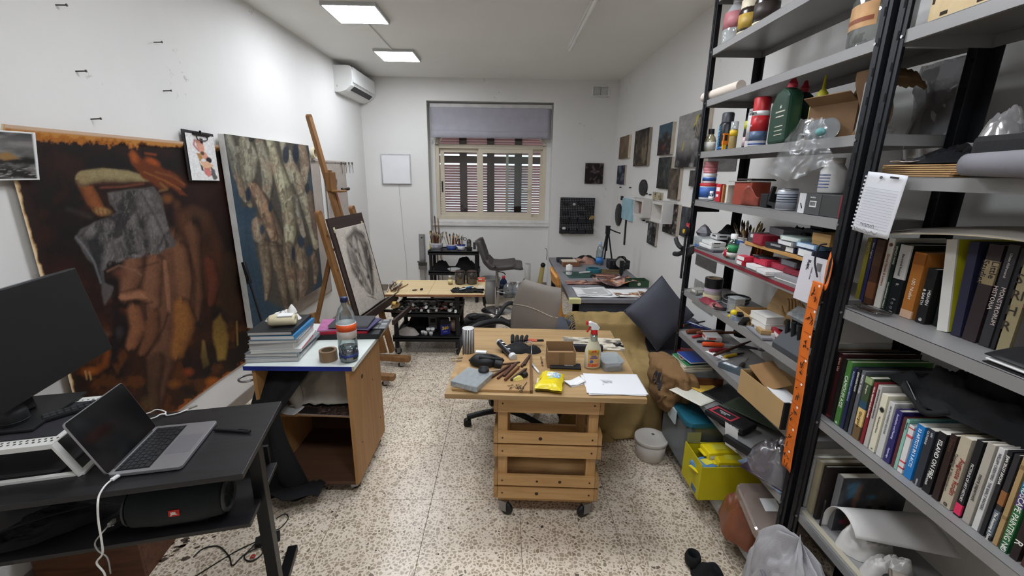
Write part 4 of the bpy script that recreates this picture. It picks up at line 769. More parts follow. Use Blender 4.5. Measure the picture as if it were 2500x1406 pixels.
make('roll',MB().lathe([(.002,-.062),(.03,-.062),(.034,-.05),(.034,.05),(.031,.06),(.012,.058),(0,.05)],M=TR((0,0,.029),(0,90,0)) @ Matrix.Diagonal((.82,1.15,1,1)),n=16),mat('#c9bfa0',.7,var=.12,vs=20,stretch=(.3,1,1)),t);make('torn_label',MB().span((-.02,-.028,.052),(.05,.02,.0575)),WPAP,t,bev=.001);make('red_print',MB().box((-.062,0,.028),(.006,.05,.04)),mat('#a35a5a',.7,var=.4,vs=40),t,bev=.002)
g=W(797,884,Z=CZ);tape('brown packing tape roll on the white cabinet top',(g.x,g.y+.03,CZ+.001),.043,.052,'#84694f','#6d5a45')
WAT=clear('#dfe8ea',.16,.04,name='clear_bottle_plastic');g=W(846,888,Z=CZ);ORG=mat('#d9541e',.5,var=.1)
prof=[(.0,.002),(.03,0),(.042,.006),(.046,.02),(.0445,.03),(.046,.05),(.043,.056),(.046,.062),(.046,.10),(.043,.105),(.046,.112),(.0455,.2),(.0425,.235),(.03,.27),(.016,.29),(.0145,.31)]
bo=bottle('large clear water bottle with orange label and blue cap on the cabinet',(g.x,g.y+.04,CZ+.001),prof,WAT,[(.0165,.303),(.0175,.305),(.0175,.325),(.015,.328),(0,.328)],mat('#1c2447',.4),[(.125,.20,.0466),(.163,.197,.047)],[mat('#d8d2cf',.5,var=.15,vs=30),ORG],n=26)
make('water',MB().lathe([(0,.004),(.04,.008),(.0435,.02),(.0435,.075),(0,.075)],n=26),clear('#d5e2e6',.25,.03,name='water'),bo);make('blue_band',MB().lathe([(.0462,.03),(.0466,.03),(.0466,.043),(.0462,.043)],n=26),mat('#2b3c78',.4,var=.5,vs=25),bo)
t=thing('portfolio_box','flat black portfolio box at the back of the cabinet top','portfolio',(-.87,2.36,CZ+.001),4)
make('portfolio_shell',MB().span((-.18,-.10,0),(.155,.12,.026)),BLK,t,bev=.002);make('portfolio_flap',MB().span((-.18,-.10,.0262),(.155,.12,.029)),mat('#1d1d20',.6),t,bev=.001)
for k,(lb,dx,dy,w_,h_,th,c_,rz) in enumerate((('red sketchbook lying on the black portfolio',-.02,.0,.26,.19,.014,'#a6243a',5),('pink patterned folder lying under the grey sketchbook',-.06,.02,.24,.2,.008,'#a8608e',13),('dark blue and red booklet at the right of the folder pile',.055,.01,.17,.19,.007,'#39355e',-6),('charcoal sketchbook on top of the folder pile',.005,.012,.22,.18,.012,'#2c2d31',2))):
    zz=CZ+.0305+sum((.0145,.0085,.0075)[:k]);o=thing('sketchbook',lb,'sketchbook',(-.89+dx,2.36+dy,zz),rz);make('cover',MB().span((-w_/2,-h_/2,0),(w_/2,h_/2,.0016)).span((-w_/2,-h_/2,th-.0016),(w_/2,h_/2,th)),mat(c_,.55,var=.2,vs=25),o,bev=.0005);make('page_block',MB().span((-w_/2+.003,-h_/2+.003,.0016),(w_/2-.004,h_/2-.003,th-.0016)),mat(('#b8283a','#cfc6c8','#c9c6c4','#8a8884')[k],.8),o)
t=thing('value_chart','grey step chart card at the cabinet\'s back right corner','card',(-.735,2.43,CZ+.031),4);make('card',MB().span((-.05,-.085,0),(.042,.085,.003)),mat('#3c3d40',.6),t,bev=.0005)
for k in range(5):
    for j in range(2):make('swatch',MB().box((-.025+j*.04,-.064+k*.032,.0034),(.034,.027,.0008)),mat(('#8d8d8d','#7c7d7d','#6a6b6b','#989999','#565757')[(k+j) % 5],.6,var=0),t)
g=V((CX0-.045,CY0+.03,.655));t=thing('steel_ring','steel ring sticking out from the cabinet\'s left side','ring',g);make('ring_loop',MB().ring(.038,.005,n=30),STEEL,t);make('ring_mount',MB().cyl((.036,0,0),(.0445,0,0),.01),STEEL,t)
a,c=W(592,632,X=-1.80),W(700,985,Z=.0);t=thing('monopod','slim black monopod with padded grip leaning behind the book stack','monopod',c);d_=a-c
make('tube',MB().cyl((0,0,0),d_*.9,.007),BLK,t);make('grip',MB().cyl(d_*.84,d_*.98,.017,.015),mat('#1b1b1d',.8,bump=.3),t);make('wrist_loop',MB().tube([d_*.98,d_*.99+V((.03,-.04,-.02)),d_*.9+V((.03,-.045,0)),d_*.86],.005,6),BLK,t)
# ==== EASEL
EW=wood('#7a5430','#936a40',6,2,.5,'easel_beech');DKW=wood('#2c201d','#3b2b26',6,0,.6,'dark_stained_board')
t=thing('studio_easel','wooden studio easel with tall mast facing right by the left wall','easel',(-1.105,3.404,0),82.5)
ln=lambda z,off=0.:off+.215*(z-.57)
def post(x,z0,z1,w_,d_,off,round_=True):
    b=MB();b.bar((x,ln(z0,off),z0),(x,ln(z1,off),z1),w_,d_,up=(0,1,0))
    if round_:b.cyl((x,ln(z1,off)-d_/2,z1),(x,ln(z1,off)+d_/2,z1),w_/2,n=16)
    return b
make('mast',post(-.03,.35,2.03,.045,.03,.045),EW,t,bev=.002);make('mast',post(.02,.35,1.62,.03,.03,.045),EW,t,bev=.002)
make('upright',post(-.30,.09,1.345,.062,.03,.035),EW,t,bev=.002);make('upright',post(.205,.09,1.345,.062,.03,.035),EW,t,bev=.002)
b=MB();b.box((-.03,ln(1.57,.02),1.57),(.07,.05,.14));b.box((-.02,ln(1.50,-.02),1.50),(.09,.08,.016));make('top_clamp',b,EW,t,bev=.004)
b=MB();b.cyl((.03,ln(1.51,-.02),1.51),(.10,ln(1.51,-.04),1.515),.013,n=10);make('clamp_knob',b,DKW,t);make('clamp_plate',MB().box((-.045,ln(1.63,.0),1.63),(.03,.02,.05)),EW,t,bev=.002)
for z_ in (1.2,.95):make('bolt',MB().cyl((-.30,ln(z_,.02)-.012,z_),(-.30,ln(z_,.02),z_),.007,n=10),mat('#b58a4a',.3,.9),t)
make('crossbar',MB().box((-.05,ln(.30,.045),.30),(.54,.03,.07)),EW,t,bev=.002)
b=MB();b.span((-.33,-.075,.535),(.37,.02,.55));b.span((-.33,-.09,.535),(.37,-.075,.60));make('tray',b,DKW,t,bev=.002);b=MB();b.span((-.1,-.23,.46),(.29,-.21,.50));b.span((.23,-.22,.45),(.26,.02,.47));make('lower_ledge',b,DKW,t,bev=.002)
for x in (-.25,.1):
    f_=make('foot_bar',MB().span((x-.03,-.27,.055),(x+.03,.42,.10)),EW,t,bev=.008);caster(t,x,-.2,.055,.024,100);caster(t,x,.36,.055,.024,60)
make('stretcher_bar',MB().span((-.22,.06,.06),(.07,.11,.095)),EW,t,bev=.004)
b=MB();b.bar((-.27,.14,1.10),(-.30,.44,.12),.03,.022,up=(1,0,0));make('rear_strut',b,EW,t,bev=.002);make('strut_sleeve',MB().box((-.288,.33,.50),(.05,.06,.18),rot=(-17,0,0)),EW,t,bev=.004)
make('folded_support',MB().bar((.1,-.02,.12),(.06,.02,.42),.09,.02,up=(1,0,0)),EW,t,bev=.002)
t=thing('drawing_board','dark drawing board standing on the easel tray','board',(-1.105,3.404,0),82.5);e1=V((1,0,0));e2=V((0,.2102,.9777))
O_=V((-.275,-.008,.557));make('board_panel',MB().span((0,0,-.016),(.55,.775,0),frame_m(O_,e1,e2)),DKW,t,bev=.002)
def charcoal(U,Vv):
    x,y=U*100,(1-Vv)*150;p=Paint(x,y,'#c7bfb4');p.tint(.05,.05,'#b3aaa0',.4,.7,.6)
    p.poly([(18,28),(34,14),(70,8),(90,20),(92,60),(84,95),(70,118),(56,128),(44,112),(26,84),(16,50)],'#6f6862',10,.75,10)
    for q in ([(30,20),(60,10),(86,22)],[(22,40),(20,70),(32,100)],[(88,40),(84,80),(72,112)]):p.line(q,9,'#26211f',10,.75)
    for q,w_,cl,cd in (([(30,34),(28,62),(38,92)],(9,10,6),'#a9a299','#1d1918'),([(52,26),(46,52),(52,78)],(11,12,8),'#b5aea4','#231e1c'),([(66,34),(64,62),(58,92),(62,122)],(10,13,11,5),'#b9b2a8','#1f1b19'),([(82,40),(80,70),(70,100)],(8,9,6),'#8d867d','#151211')):p.limb(q,w_,cl,cd,soft=.4,a=.9)
    p.ell(62,96,9,6,'#191615',.8,.8);p.ell(44,44,12,6,'#2b2624',.8,.7);p.line([(54,50),(56,74),(64,84)],2.5,'#231f1d',3,.8)
    p.shade([(24,42),(40,36),(44,70),(34,88),(24,70)],'#8d857c','#3a3430',90,6,.8);p.shade([(74,40),(88,44),(84,86),(74,92)],'#4a4440','#1f1b1a',60,6,.85);p.line([(30,96),(46,120),(60,130)],4,'#38322e',5,.8);p.line([(72,112),(64,130)],5,'#2b2623',5,.8)
    rn=random.Random(5)
    for k in range(36):x0,y0=rn.uniform(18,90),rn.uniform(12,125);p.line([(x0,y0),(x0+rn.uniform(-10,10),y0+rn.uniform(4,16))],1.2,rn.choice(('#1f1b1a','#d5cec4','#3a3532')),1.5,.7)
    for k in range(6):p.line([(38+k*4,126+k*1.5),(58+k*3,134+k*2)],.8,'#4a443f',1.2,.7)
    return p.grain(.4,.4,.25,3)
t=thing('charcoal_drawing','charcoal figure study on cream paper taped to the drawing board','drawing',(-1.105,3.404,0),82.5)
canvas('drawing_paper',O_+V((.045,-.0025,.012)),e1,e2,.48,.675,90,130,lambda P,U,Vv:charcoal(U,Vv).c,t,lift=lambda U,Vv:.001+.004*np.sin(U*6)*(1-Vv)).modifiers.new('thickness','SOLIDIFY').thickness=.0008
for u_,v_ in ((.05,.685),(.5,.685),(.52,.4)):make('tape_piece',MB().span((u_-.012,v_-.02,.0015),(u_+.012,v_+.02,.0035),frame_m(O_,e1,e2)),mat('#c6bd9c',.6),t)
t=thing('paint_rag_strip','gold-brown paint scraps in the easel\'s lower ledge','scrap',(-.965,3.63,.505),80);heap('scrap_lump','','',(0,0,0),.07,.03,.04,mat('#8a6a38',.7,var=.4,vs=30),9,parent=t,nu=24,nv=14);make('scrap_flake',MB().grid(lambda u,v:(-.05+.1*u,-.02+.04*v,.03+.02*math.sin(u*5)),8,4),mat('#b8944c',.6,var=.3,vs=30),t,solid=.002)
# ==== LOW BENCH ON A PLASTIC RACK
BZ=.60;PL=mat('#161618',.5,var=.12,bump=.08,name='moulded_black_plastic')
def rack(name,label,loc,w_,d_,tiers,posts_top,rz=0,casters=False,cat='rack'):
    t=thing(name,label,cat,loc,rz);z0=.07 if casters else 0
    for z in tiers:
        s=make('shelf_tray',MB().span((-w_/2,-d_/2,z-.012),(w_/2,d_/2,z)),PL,t);b=MB()
        for a_,c_ in (((-w_/2,-d_/2),(w_/2,-d_/2+.014)),((-w_/2,d_/2-.014),(w_/2,d_/2)),((-w_/2,-d_/2+.014),(-w_/2+.014,d_/2-.014)),((w_/2-.014,-d_/2+.014),(w_/2,d_/2-.014))):b.span((*a_,z-.04),(*c_,z+.012))
        make('tray_rim',b,PL,s,bev=.003)
    for sx in (-1,1):
        for sy in (-1,1):
            make('leg',MB().cyl((sx*(w_/2-.03),sy*(d_/2-.03),z0),(sx*(w_/2-.03),sy*(d_/2-.03),posts_top),.021,n=14),PL,t)
            if casters:caster(t,sx*(w_/2-.03),sy*(d_/2-.03),z0+.004,.03,70+20*sx)
    return t
RC=V((-.72,3.93,0));rack('utility_rack','black plastic rack on casters carrying the low plywood table',RC,.62,.44,(.18,.42),BZ-.03,casters=True)
t=thing('plywood_board','plywood work board lying on the black plastic rack','table top',(-.64,3.965,BZ-.025),1.5)
PLYL=wood('#c2a77a','#d3bd92',2.2,0,.6,'pale_plywood');make('plywood_sheet',MB().span((-.44,-.265,0),(.445,.265,.022)),PLYL,t,bev=.001);make('edge_veneer',MB().span((-.44,-.2665,.001),(.445,-.265,.021)),wood('#6d3f28','#a5744d',4,0,.6),t);make('joint_line',MB().span((-.06,-.265,.0222),(-.057,.265,.0225)),mat('#7d6a50',.8),t)
b=MB();b.bar((-.3,-.2,-.012),(-.3,.2,-.012),.05,.02);b.bar((.3,-.2,-.012),(.3,.2,-.012),.05,.02);make('batten',b,PLD,t)
TZ=BZ-.025+.0235
def tube_proto(label,loc,rz,cols,L=.13,r=.017,group=None):
    t=thing('paint_tube',label,'paint tube',loc,rz,group);vs=[]
    def f(u,v):
        a_=2*math.pi*u;k=v;return ((r*(1-k)+r*1.25*k)*math.cos(a_),-L*.5+L*k,r*1.02+(r*(1-k)+.0015*k)*math.sin(a_))
    make('tube_body',MB().grid(f,14,6),mat(cols[0],.4,.3,var=.1),t);make('cap',MB().cyl((0,-L*.5-.022,r),(0,-L*.5,r),r*.72,r*.8,12),mat(cols[1],.4),t);make('tube_label',MB().grid(lambda u,v:tuple(V(f(u,.2+.4*v))*1.0+V((0,0,.0006)) if False else [c*(1.02 if i != 1 else 1) for i,c in enumerate(f(u,.2+.4*v))]),14,2),mat(cols[2],.5),t);return t
rn=random.Random(11);protos=[];pal=[('#2a2a2c','#d8d8d6','#4a4a4c'),('#1c1c1e','#19191b','#6d6c6a'),('#8f8f90','#d9d9d8','#2e2e30'),('#232325','#bdbdbc','#77463a'),('#3a3a3c','#1c1c1e','#b9b8b4')]
where=('at the front left','at the front centre','at the front right','in the middle','at the back')
n_=0
for row in range(3):
    for k in range(13):
        x=-.27+k*.045+rn.uniform(-.008,.008);y=-.14+row*.095+rn.uniform(-.01,.01);z=.4205+.0
        lab='black and silver oil paint tube heaped in the rack\'s upper tray'
        if n_ < 5:o=tube_proto(lab,RC+V((x,y,z)),rn.uniform(-25,25),pal[n_],group='paint tubes in the rack tray');protos.append(o)
        else:copy_thing(rn.choice(protos),RC+V((x,y,z)),rn.uniform(-30,30),lab)
        n_ += 1
for k in range(11):
    x=-.25+k*.05+rn.uniform(-.01,.01);y=-.11+rn.uniform(-.03,.12);copy_thing(rn.choice(protos),RC+V((x,y,.456)),rn.uniform(-70,70),'black and silver oil paint tube heaped in the rack\'s upper tray')
L0=RC+V((0,0,.1805))
heap('white_rag','crumpled pale rag at the front of the rack\'s lower tray','rag',L0+V((-.19,-.12,0)),.11,.06,.07,mat('#b3a9a2',.9,bump=.3,bs=120,name='pale_rag'),21,rz=-14,nu=30,nv=20)
heap('black_sack','black bundle behind the rag in the rack\'s lower tray','bag',L0+V((-.12,.08,0)),.13,.07,.16,BLC,23,fold=.3,nu=30,nv=24)
t=thing('film_box','blue box marked 360 standing in the rack\'s lower tray','box',L0+V((.135,-.09,0)),28);make('box_body',MB().span((-.045,-.055,0),(.045,.055,.155)),mat('#1c1b20',.5),t,bev=.002);make('box_front',MB().span((-.0455,-.0562,.004),(.0455,-.055,.10)),mat('#2b2f7d',.45),t);text('360',.042,mat('#e0b52c',.5,var=0),t,frame_m((0,-.0566,.066),(1,0,0),(0,0,1)),'CENTER',.0015);text('SERIES',.014,mat('#9fa3d8',.5,var=0),t,frame_m((0,-.0566,.03),(1,0,0),(0,0,1)),'CENTER');make('box_slot',MB().span((-.03,-.04,.1552),(-.02,.04,.156)).span((.01,-.04,.1552),(.02,.04,.156)),mat('#39383c',.6),t)
bottle('brown varnish tin beside the blue box in the lower tray',L0+V((.235,-.06,0)),[(0,0),(.036,0),(.036,.15),(.032,.157),(0,.157)],mat('#3a2a24',.35,.4),[(.015,.157),(.015,.172),(0,.173)],BLK,(.02,.13,.0366),mat('#b49c90',.5,var=.4,vs=25),cat='tin',name='varnish_tin')
for k,(x,y,z) in enumerate(((-.02,-.15,0),(.03,-.16,0),(.005,-.152,.036),(.045,-.15,.036),(-.05,-.13,0))):
    t=thing('paint_pot','small white-lidded paint pot in front of the blue box, '+('far left','front right','upper left','upper right','leftmost')[k]+' of five','pot',L0+V((x-.0,y,z)),group='white-lidded pots');make('pot_body',MB().lathe([(0,0),(.017,0),(.018,.022),(0,.022)],n=14),mat('#8d8c8a',.4),t);make('pot_lid',MB().lathe([(.0195,.022),(.0195,.033),(.017,.0355),(0,.0355)],n=14),WPAP,t)
carton('silver spare-parts case behind the white-lidded pots',L0+V((.03,.06,0)),(.11,.09,.12),'#77767a',8,'#8b8a8d','#3a3a3c')
UM=lambda x,y,z=0:V((x,y,TZ+z))
rnb=random.Random(3);hm=[mat(c,.45,var=.1) for c in ('#6d3a22','#2b1a14','#8a5a34','#c9c2b4','#4a2a1d')];FER=mat('#b7a98a',.3,.85);BRI=[mat(c,.8) for c in ('#b79a6a','#3c2a1e','#d8cdb8')]
for k in range(16):
    a_=rnb.uniform(-35,5);x=-1.05+rnb.uniform(-.02,.05)+.004*k;y=3.76+rnb.uniform(-.02,.05)
    stickbrush('long-handled paint brush in the pile at the bench\'s left end',UM(x,y,.006+.007*(k % 5)),.24,.004,rnb.choice(hm),FER,rnb.choice(BRI),(90,0,a_+200),'brushes piled on the bench')
JG=clear('#8f8178',.12,.05,name='smoky_jar_glass',cloud=.15);LIQ=mat('#2f2723',.25,var=.2,vs=20)
for nm,px_,py_ in (('left',1123,694),('right',1151,694)):
    g=W(px_,py_,Z=TZ);o=bottle('dark solvent-filled glass jar, '+nm+' one of the pair on the bench',(g.x,g.y+.03,TZ+.0005),[(0,.001),(.045,0),(.052,.008),(.052,.10),(.046,.115),(.043,.118),(.043,.128)],JG,[(.047,.112),(.0475,.114),(.0475,.122),(.047,.124)],mat('#3b3431',.4,.5),None,None,'jar','solvent_jar',n=22)
    make('liquid',MB().lathe([(0,.005),(.047,.008),(.0485,.03),(.0485,.085),(0,.085)],n=22),LIQ,o)
g=W(1099,695,Z=TZ);o=bottle('small amber bottle with a fine brush standing in it',(g.x,g.y+.02,TZ+.0005),[(0,0),(.021,0),(.022,.01),(.022,.055),(.016,.066),(.015,.075)],clear('#cdb27a',.12,.05,cloud=.35),[(.0165,.07),(.017,.072),(.017,.085),(0,.086)],mat('#b9b4aa',.4),(.015,.05,.0225),mat('#d9cf9f',.6),n=16);make('brush_stick',MB().cyl((0,0,.08),(.004,0,.17),.003,.002,8),mat('#2f251e',.5),o)
g=W(1150,712,Z=TZ)
def clo(u,v):
    x=-.16+.34*u;y=.07-.15*v;z=.004+.018*abs(nz((u*7,v*5,1.2),1,3))
    if x > .125:z -= (x-.125)**1*2.6;x=.125+(x-.125)*.35
    return (x+.01*math.sin(v*9),y+.012*nz((u*4,v*3,4.),1,2),z)
one('black_rag',MB().grid(clo,40,24),BLC,'black rag draped over the bench\'s right edge','rag',(g.x-.02,g.y+.03,TZ),0,solid=.004)
t=thing('palette_knife','white-bladed palette knife with blue handle lying on the black rag','palette knife',(g.x-.05,g.y+.03,TZ+.024),38);make('blade',MB().prism([(-.07,-.004),(-.06,-.014),(-.02,-.012),(.0,-.003),(.0,.003),(-.02,.012),(-.06,.014)],0,.0015),mat('#d7d7d5',.4),t);make('handle',MB().lathe([(.003,0),(.007,.012),(.008,.05),(.004,.08),(0,.082)],M=TR((0,0,.004),(0,90,0)),n=10),mat('#2f6fa8',.4),t)
heap('tissue','crumpled cream tissue on the black rag','tissue',(g.x+.085,g.y+.045,TZ+.024),.045,.03,.03,mat('#cdbfa8',.9,var=.25,vs=25),8,nu=24,nv=14)
carton('small orange box behind the black rag on the bench',UM(-.245,4.2),(.07,.045,.035),'#c8583c',2,'#cd6346','#e2d8d0')
for nm,px_,py_,s_ in (('long',1012,709,.02),('stubby',1029,708,.015)):g2=W(px_,py_,Z=TZ);t=thing('charcoal_stick',nm+' charcoal stub lying on the pale bench board','charcoal',(g2.x,g2.y,TZ+.0005),20 if nm == 'long' else 60);make('charcoal_piece',MB().prism(rrect(s_*2,.014,.004),0,.016 if nm != 'long' else .008),BLK,t,bev=.002);make('charcoal_crumb',MB().ball((s_*1.4,.004,.002),.003,8,5),BLK,t)
# ==== BACK WALL FURNITURE
SH=V((-.67,5.58,0));rack('plastic_shelf','black plastic shelf unit full of brushes under the window',SH,.645,.34,(.19,.41,.672),.66,cat='shelf')
def pot_with_brushes(label,loc,r,h,m,band,n_,seed,hmax=.22,cat='bucket',name='brush_bucket',spread=1.):
    t=thing(name,label,cat,loc);make('pot_body',MB().lathe([(0,.002),(r*.86,0),(r,h),(r*.95,h),(r*.82,.01),(0,.01)],n=22),m,t)
    make('pot_rim',MB().ring(r,.004,(0,0,h),n=24),m,t)
    if band:make('pot_label',MB().lathe([(r*.89,h*.2),(r*.9,h*.2),(r*.985,h*.85),(r*.975,h*.85)],n=22),band,t)
    rn=random.Random(seed)
    for k in range(n_):
        a_=rn.uniform(0,6.28);q=rn.uniform(.0,.7)*r;ti=rn.uniform(3,20)*spread;L=rn.uniform(.7,1.)*hmax
        o=stickbrush('wooden-handled paint brush standing in the '+label.split(' standing')[0].split(' with')[0],V(loc)+V((q*math.cos(a_),q*math.sin(a_),.012)),L,rn.uniform(.0035,.006),rn.choice(hm),rn.choice((FER,STEEL)),rn.choice(BRI),(ti*math.sin(a_)*-1,ti*math.cos(a_),0),'brushes in the '+label.split(' standing')[0].split(' with')[0],bl=rn.uniform(.02,.04))
    return t
ST=.6725
pot_with_brushes('large white bucket with brushes on the back shelf',(-.895,5.52,ST),.085,.10,mat('#cfcdd0',.45),mat('#8f8d96',.5,var=.4,vs=25),22,1,.26)
pot_with_brushes('white and blue tub with brushes on the back shelf',(-.70,5.50,ST),.065,.085,mat('#d0cfd2',.45),mat('#3a4f96',.5,var=.3,vs=20),14,2,.24)
pot_with_brushes('small blue tub with brushes on the back shelf',(-.575,5.50,ST),.052,.08,mat('#2f4fa0',.45),mat('#d8d8da',.5,var=.3,vs=20),9,3,.2)
bottle('grey metal canister at the right end of the brush shelf',(-.475,5.5,ST),[(0,0),(.03,0),(.03,.13),(.026,.14),(0,.14)],mat('#5f5b59',.35,.6),[(.02,.14),(.02,.15),(0,.151)],DKM,(.02,.10,.0305),mat('#4a4644',.5,var=.3,vs=18),cat='can',name='canister')
t=thing('sample_card_box','white and black carton standing at the right end of the brush shelf','box',(-.40,5.49,ST),0);make('carton_body',MB().span((-.03,-.025,0),(.03,.025,.145)),mat('#cfccc9',.5),t,bev=.001);make('carton_print',MB().span((-.02,-.0262,.03),(.015,-.025,.12)),mat('#3a3836',.6,var=.3,vs=40),t)
t=thing('yellow_carton','yellow carton standing behind the white brush bucket','carton',(-.985,5.6,ST),0);make('carton_body',MB().span((-.012,-.03,0),(.03,.03,.10)),mat('#c9b93a',.5),t,bev=.001);make('carton_flap',MB().span((-.012,-.03,.1005),(.03,-.02,.112)),mat('#d6c84a',.5),t)
t=thing('scissors','black-handled scissors standing in the small blue tub','scissors',(-.555,5.5,ST+.02),0);make('blade',MB().bar((0,0,0),(.008,0,.12),.012,.002),STEEL,t);make('finger_loop',MB().ring(.018,.004,M=TR((-.005,0,.14),(90,0,0)),n=20),BLK,t);make('finger_loop',MB().ring(.018,.004,M=TR((.03,0,.135),(90,0,0)),n=20),BLK,t)
t=thing('marker_tray','row of dark markers lying along the front of the brush shelf','markers',(-.62,5.425,ST),0)
for k in range(5):make('marker',MB().cyl((-.13+.06*k,0,.008),(-.08+.06*k,.004*(k % 2),.008),.0075,n=10),mat(('#1c1c1e','#6b4a33','#242426','#8a6a4a','#19191b')[k],.5),t)
Z2=.4115
heap('black_cloth_pile','folded black cloth on the middle tier, left side','cloth',SH+V((-.17,0,Z2)),.12,.1,.13,BLC,31,nu=30,nv=20);heap('black_cloth_pile','larger black cloth heap on the middle tier, right side','cloth',SH+V((.14,.02,Z2)),.155,.12,.15,BLC,32,nu=30,nv=20)
t=thing('enamel_bowl','shallow white enamel bowl on the middle tier of the back shelf','bowl',SH+V((.0,-.12,Z2)),0);make('bowl_body',MB().lathe([(.0,.004),(.035,0),(.06,.01),(.085,.034),(.083,.035),(.055,.014),(0,.008)],n=28),WPAP,t);make('bowl_rim',MB().ring(.084,.0025,(0,0,.035),n=28),mat('#8a8580',.5),t)
t=thing('bamboo_cane','pair of thin wooden canes leaning in the niche corner behind the brushes','canes',(-.97,6.1,0))
make('cane',MB().cyl((.0,0,0),(-.045,.07,1.05),.008,.007,8),wood('#5a4030','#74543c',6,2),t);make('cane',MB().cyl((.06,0,0),(.0,.07,1.02),.009,.008,8),wood('#8a6a4a','#a5855f',6,2),t)
t=thing('aluminium_ruler','tall aluminium straightedge leaning on the back wall','ruler',(-1.17,5.955,0),0);make('ruler_bar',MB().bar((0,0,0),(0,.025,.82),.085,.018,up=(0,1,0)),mat('#b4b4b6',.35,.8,var=.05),t,bev=.002);make('hang_hole',MB().cyl((0,.008,.77),(0,.012,.77),.012,n=14),mat('#3a3a3c',.6),t);make('edge_groove',MB().bar((0.03,-.0095,.02),(.03,.013,.8),.006,.002,up=(0,1,0)),mat('#6b6b6e',.4,.7),t)
t=thing('paint_scraper_rack','wall-hung grey flat brush with wide bristles hooked on the straightedge','brush',W(1033,650,Y=5.9),0);make('bristle_block',MB().span((-.06,-.02,-.04),(.05,.012,.015)),mat('#6d6864',.8,var=.5,vs=90,stretch=(3,1,.2)),t,bev=.003);make('brush_ferrule',MB().span((-.062,-.024,.015),(.055,.016,.055)),mat('#4c4946',.4,.6),t,bev=.002);make('brush_handle',MB().span((-.075,-.018,.055),(.03,.012,.072)),mat('#55504c',.6),t,bev=.004)
t=thing('bar_stool','dark grey padded swivel stool in front of the back shelf','stool',(-.105,5.10,0));VIN=mat('#4f4947',.5,var=.06,bump=.1,bs=300,name='taupe_vinyl')
def sh_(u,v):
    pf=[V((-.245,0,.87)),V((-.20,0,.76)),V((-.15,0,.62)),V((-.08,0,.55)),(V((.05,0,.545))),V((.2,0,.565)),V((.285,0,.56)),V((.29,0,.535))]
    s=v*(len(pf)-1);i=min(int(s),len(pf)-2);p=pf[i].lerp(pf[i+1],s-i);w_=.19 if v > .5 else .15+.045*math.sin(v*math.pi);e=2*u-1
    return (p.x+(.05 if v < .5 else 0)*e*e*(1-v),e*w_*(1 if v < .95 else .92),p.z+(.05*e**4 if .3 < v < .75 else .02*e*e))
make('seat_shell',MB().grid(sh_,16,36),VIN,t,solid=.045)
make('seat_pad',MB().prism(rrect(.30,.33,.06),.56,.592,TR((.09,0,0))),VIN,t,bev=.012)
make('gas_column',MB().cyl((0,0,.02),(0,0,.30),.028).cyl((0,0,.30),(0,0,.53),.018),mat('#b8b8ba',.12,1.,name='chrome'),t);make('foot_plate',MB().lathe([(0,.03),(.06,.028),(.19,.008),(.2,0),(0,0)],n=30),mat('#b8b8ba',.15,1.),t);make('lever',MB().tube([(0,0,.50),(.08,-.02,.485),(.1,-.02,.46)],.006,8),BLK,t);make('footrest',MB().tube([(0,.02,.25),(.10,.08,.25),(.16,0,.25),(.10,-.08,.25),(0,-.02,.25)],.009,8),mat('#b8b8ba',.15,1.),t)
t=thing('vacuum_cleaner','black canister vacuum cleaner with curled hose on the floor','vacuum cleaner',(-.28,4.34,0),12)
make('motor_body',MB().lathe([(0,0),(.10,0),(.155,.03),(.165,.09),(.14,.15),(.09,.185),(0,.195)],n=26,sx=1.15,sy=.85),mat('#1f1f22',.35,var=.1),t);make('top_cover',MB().lathe([(.07,.17),(.085,.19),(.05,.205),(0,.207)],(-.05,0,0),22),mat('#2c2c30',.3),t)
for s in (-1,1):make('wheel',MB().cyl((-.08,s*.125,.075),(-.08,s*.15,.075),.075,n=24),mat('#151517',.5),t)
make('hose',MB().tube([(.14,-.02,.12),(.22,-.02,.2),(.28,0,.28),(.36,.02,.3),(.42,.03,.24),(.41,.03,.14),(.33,.02,.09),(.24,.06,.13)],.022,10),mat('#29292c',.5,bump=.5,bs=200),t);make('button',MB().prism(rrect(.05,.03,.008),.206,.212,TR((-.06,-.04,0))),mat('#6b6b70',.4),t);make('button',MB().prism(rrect(.035,.02,.006),.197,.205,TR((.04,-.03,0))),mat('#505056',.4),t)
make('floor_nozzle',MB().span((.20,-.2,0),(.46,-.1,.035)),mat('#19191b',.5),t,bev=.01)
t=thing('waste_bin','grey translucent waste bin beside the stool','bin',(-.20,5.45,0));make('bin_body',MB().lathe([(0,.004),(.10,0),(.13,.33),(.124,.33),(.095,.008),(0,.01)],n=28),mat('#8b8885',.4,var=.06),t);make('bin_rim',MB().ring(.13,.006,(0,0,.33),n=28),mat('#a09c98',.4),t)
CB=clear('#e6e9ea',.16,.08,name='cloudy_plastic',cloud=.3)
for nm,x,y in (('left',.04,5.72),('right',.17,5.70)):
    o=bottle('cloudy plastic water jug, '+nm+' of two beside the white tube',(x,y,0),[(0,.002),(.065,0),(.072,.012),(.072,.12),(.06,.16),(.025,.19),(.02,.21)],CB,[(.023,.2),(.023,.222),(0,.223)],WPAP,(.04,.10,.0728),clear('#cfd6da',.1,.1,cloud=.5),name='water_jug',cat='jug');make('jug_handle',MB().tube([(.02,0,.2),(.05,0,.2),(.066,0,.14)],.008,8),CB,o)
bottle('dark blue detergent bottle with red cap behind the stool column',(-.03,5.82,0),[(0,0),(.05,0),(.055,.01),(.055,.18),(.03,.22),(.02,.24)],mat('#24345c',.35),[(.024,.235),(.024,.27),(0,.272)],mat('#b8283a',.4),(.05,.16,.0556),mat('#1c2138',.5,var=.4,vs=20),sx=1.1,sy=.7)
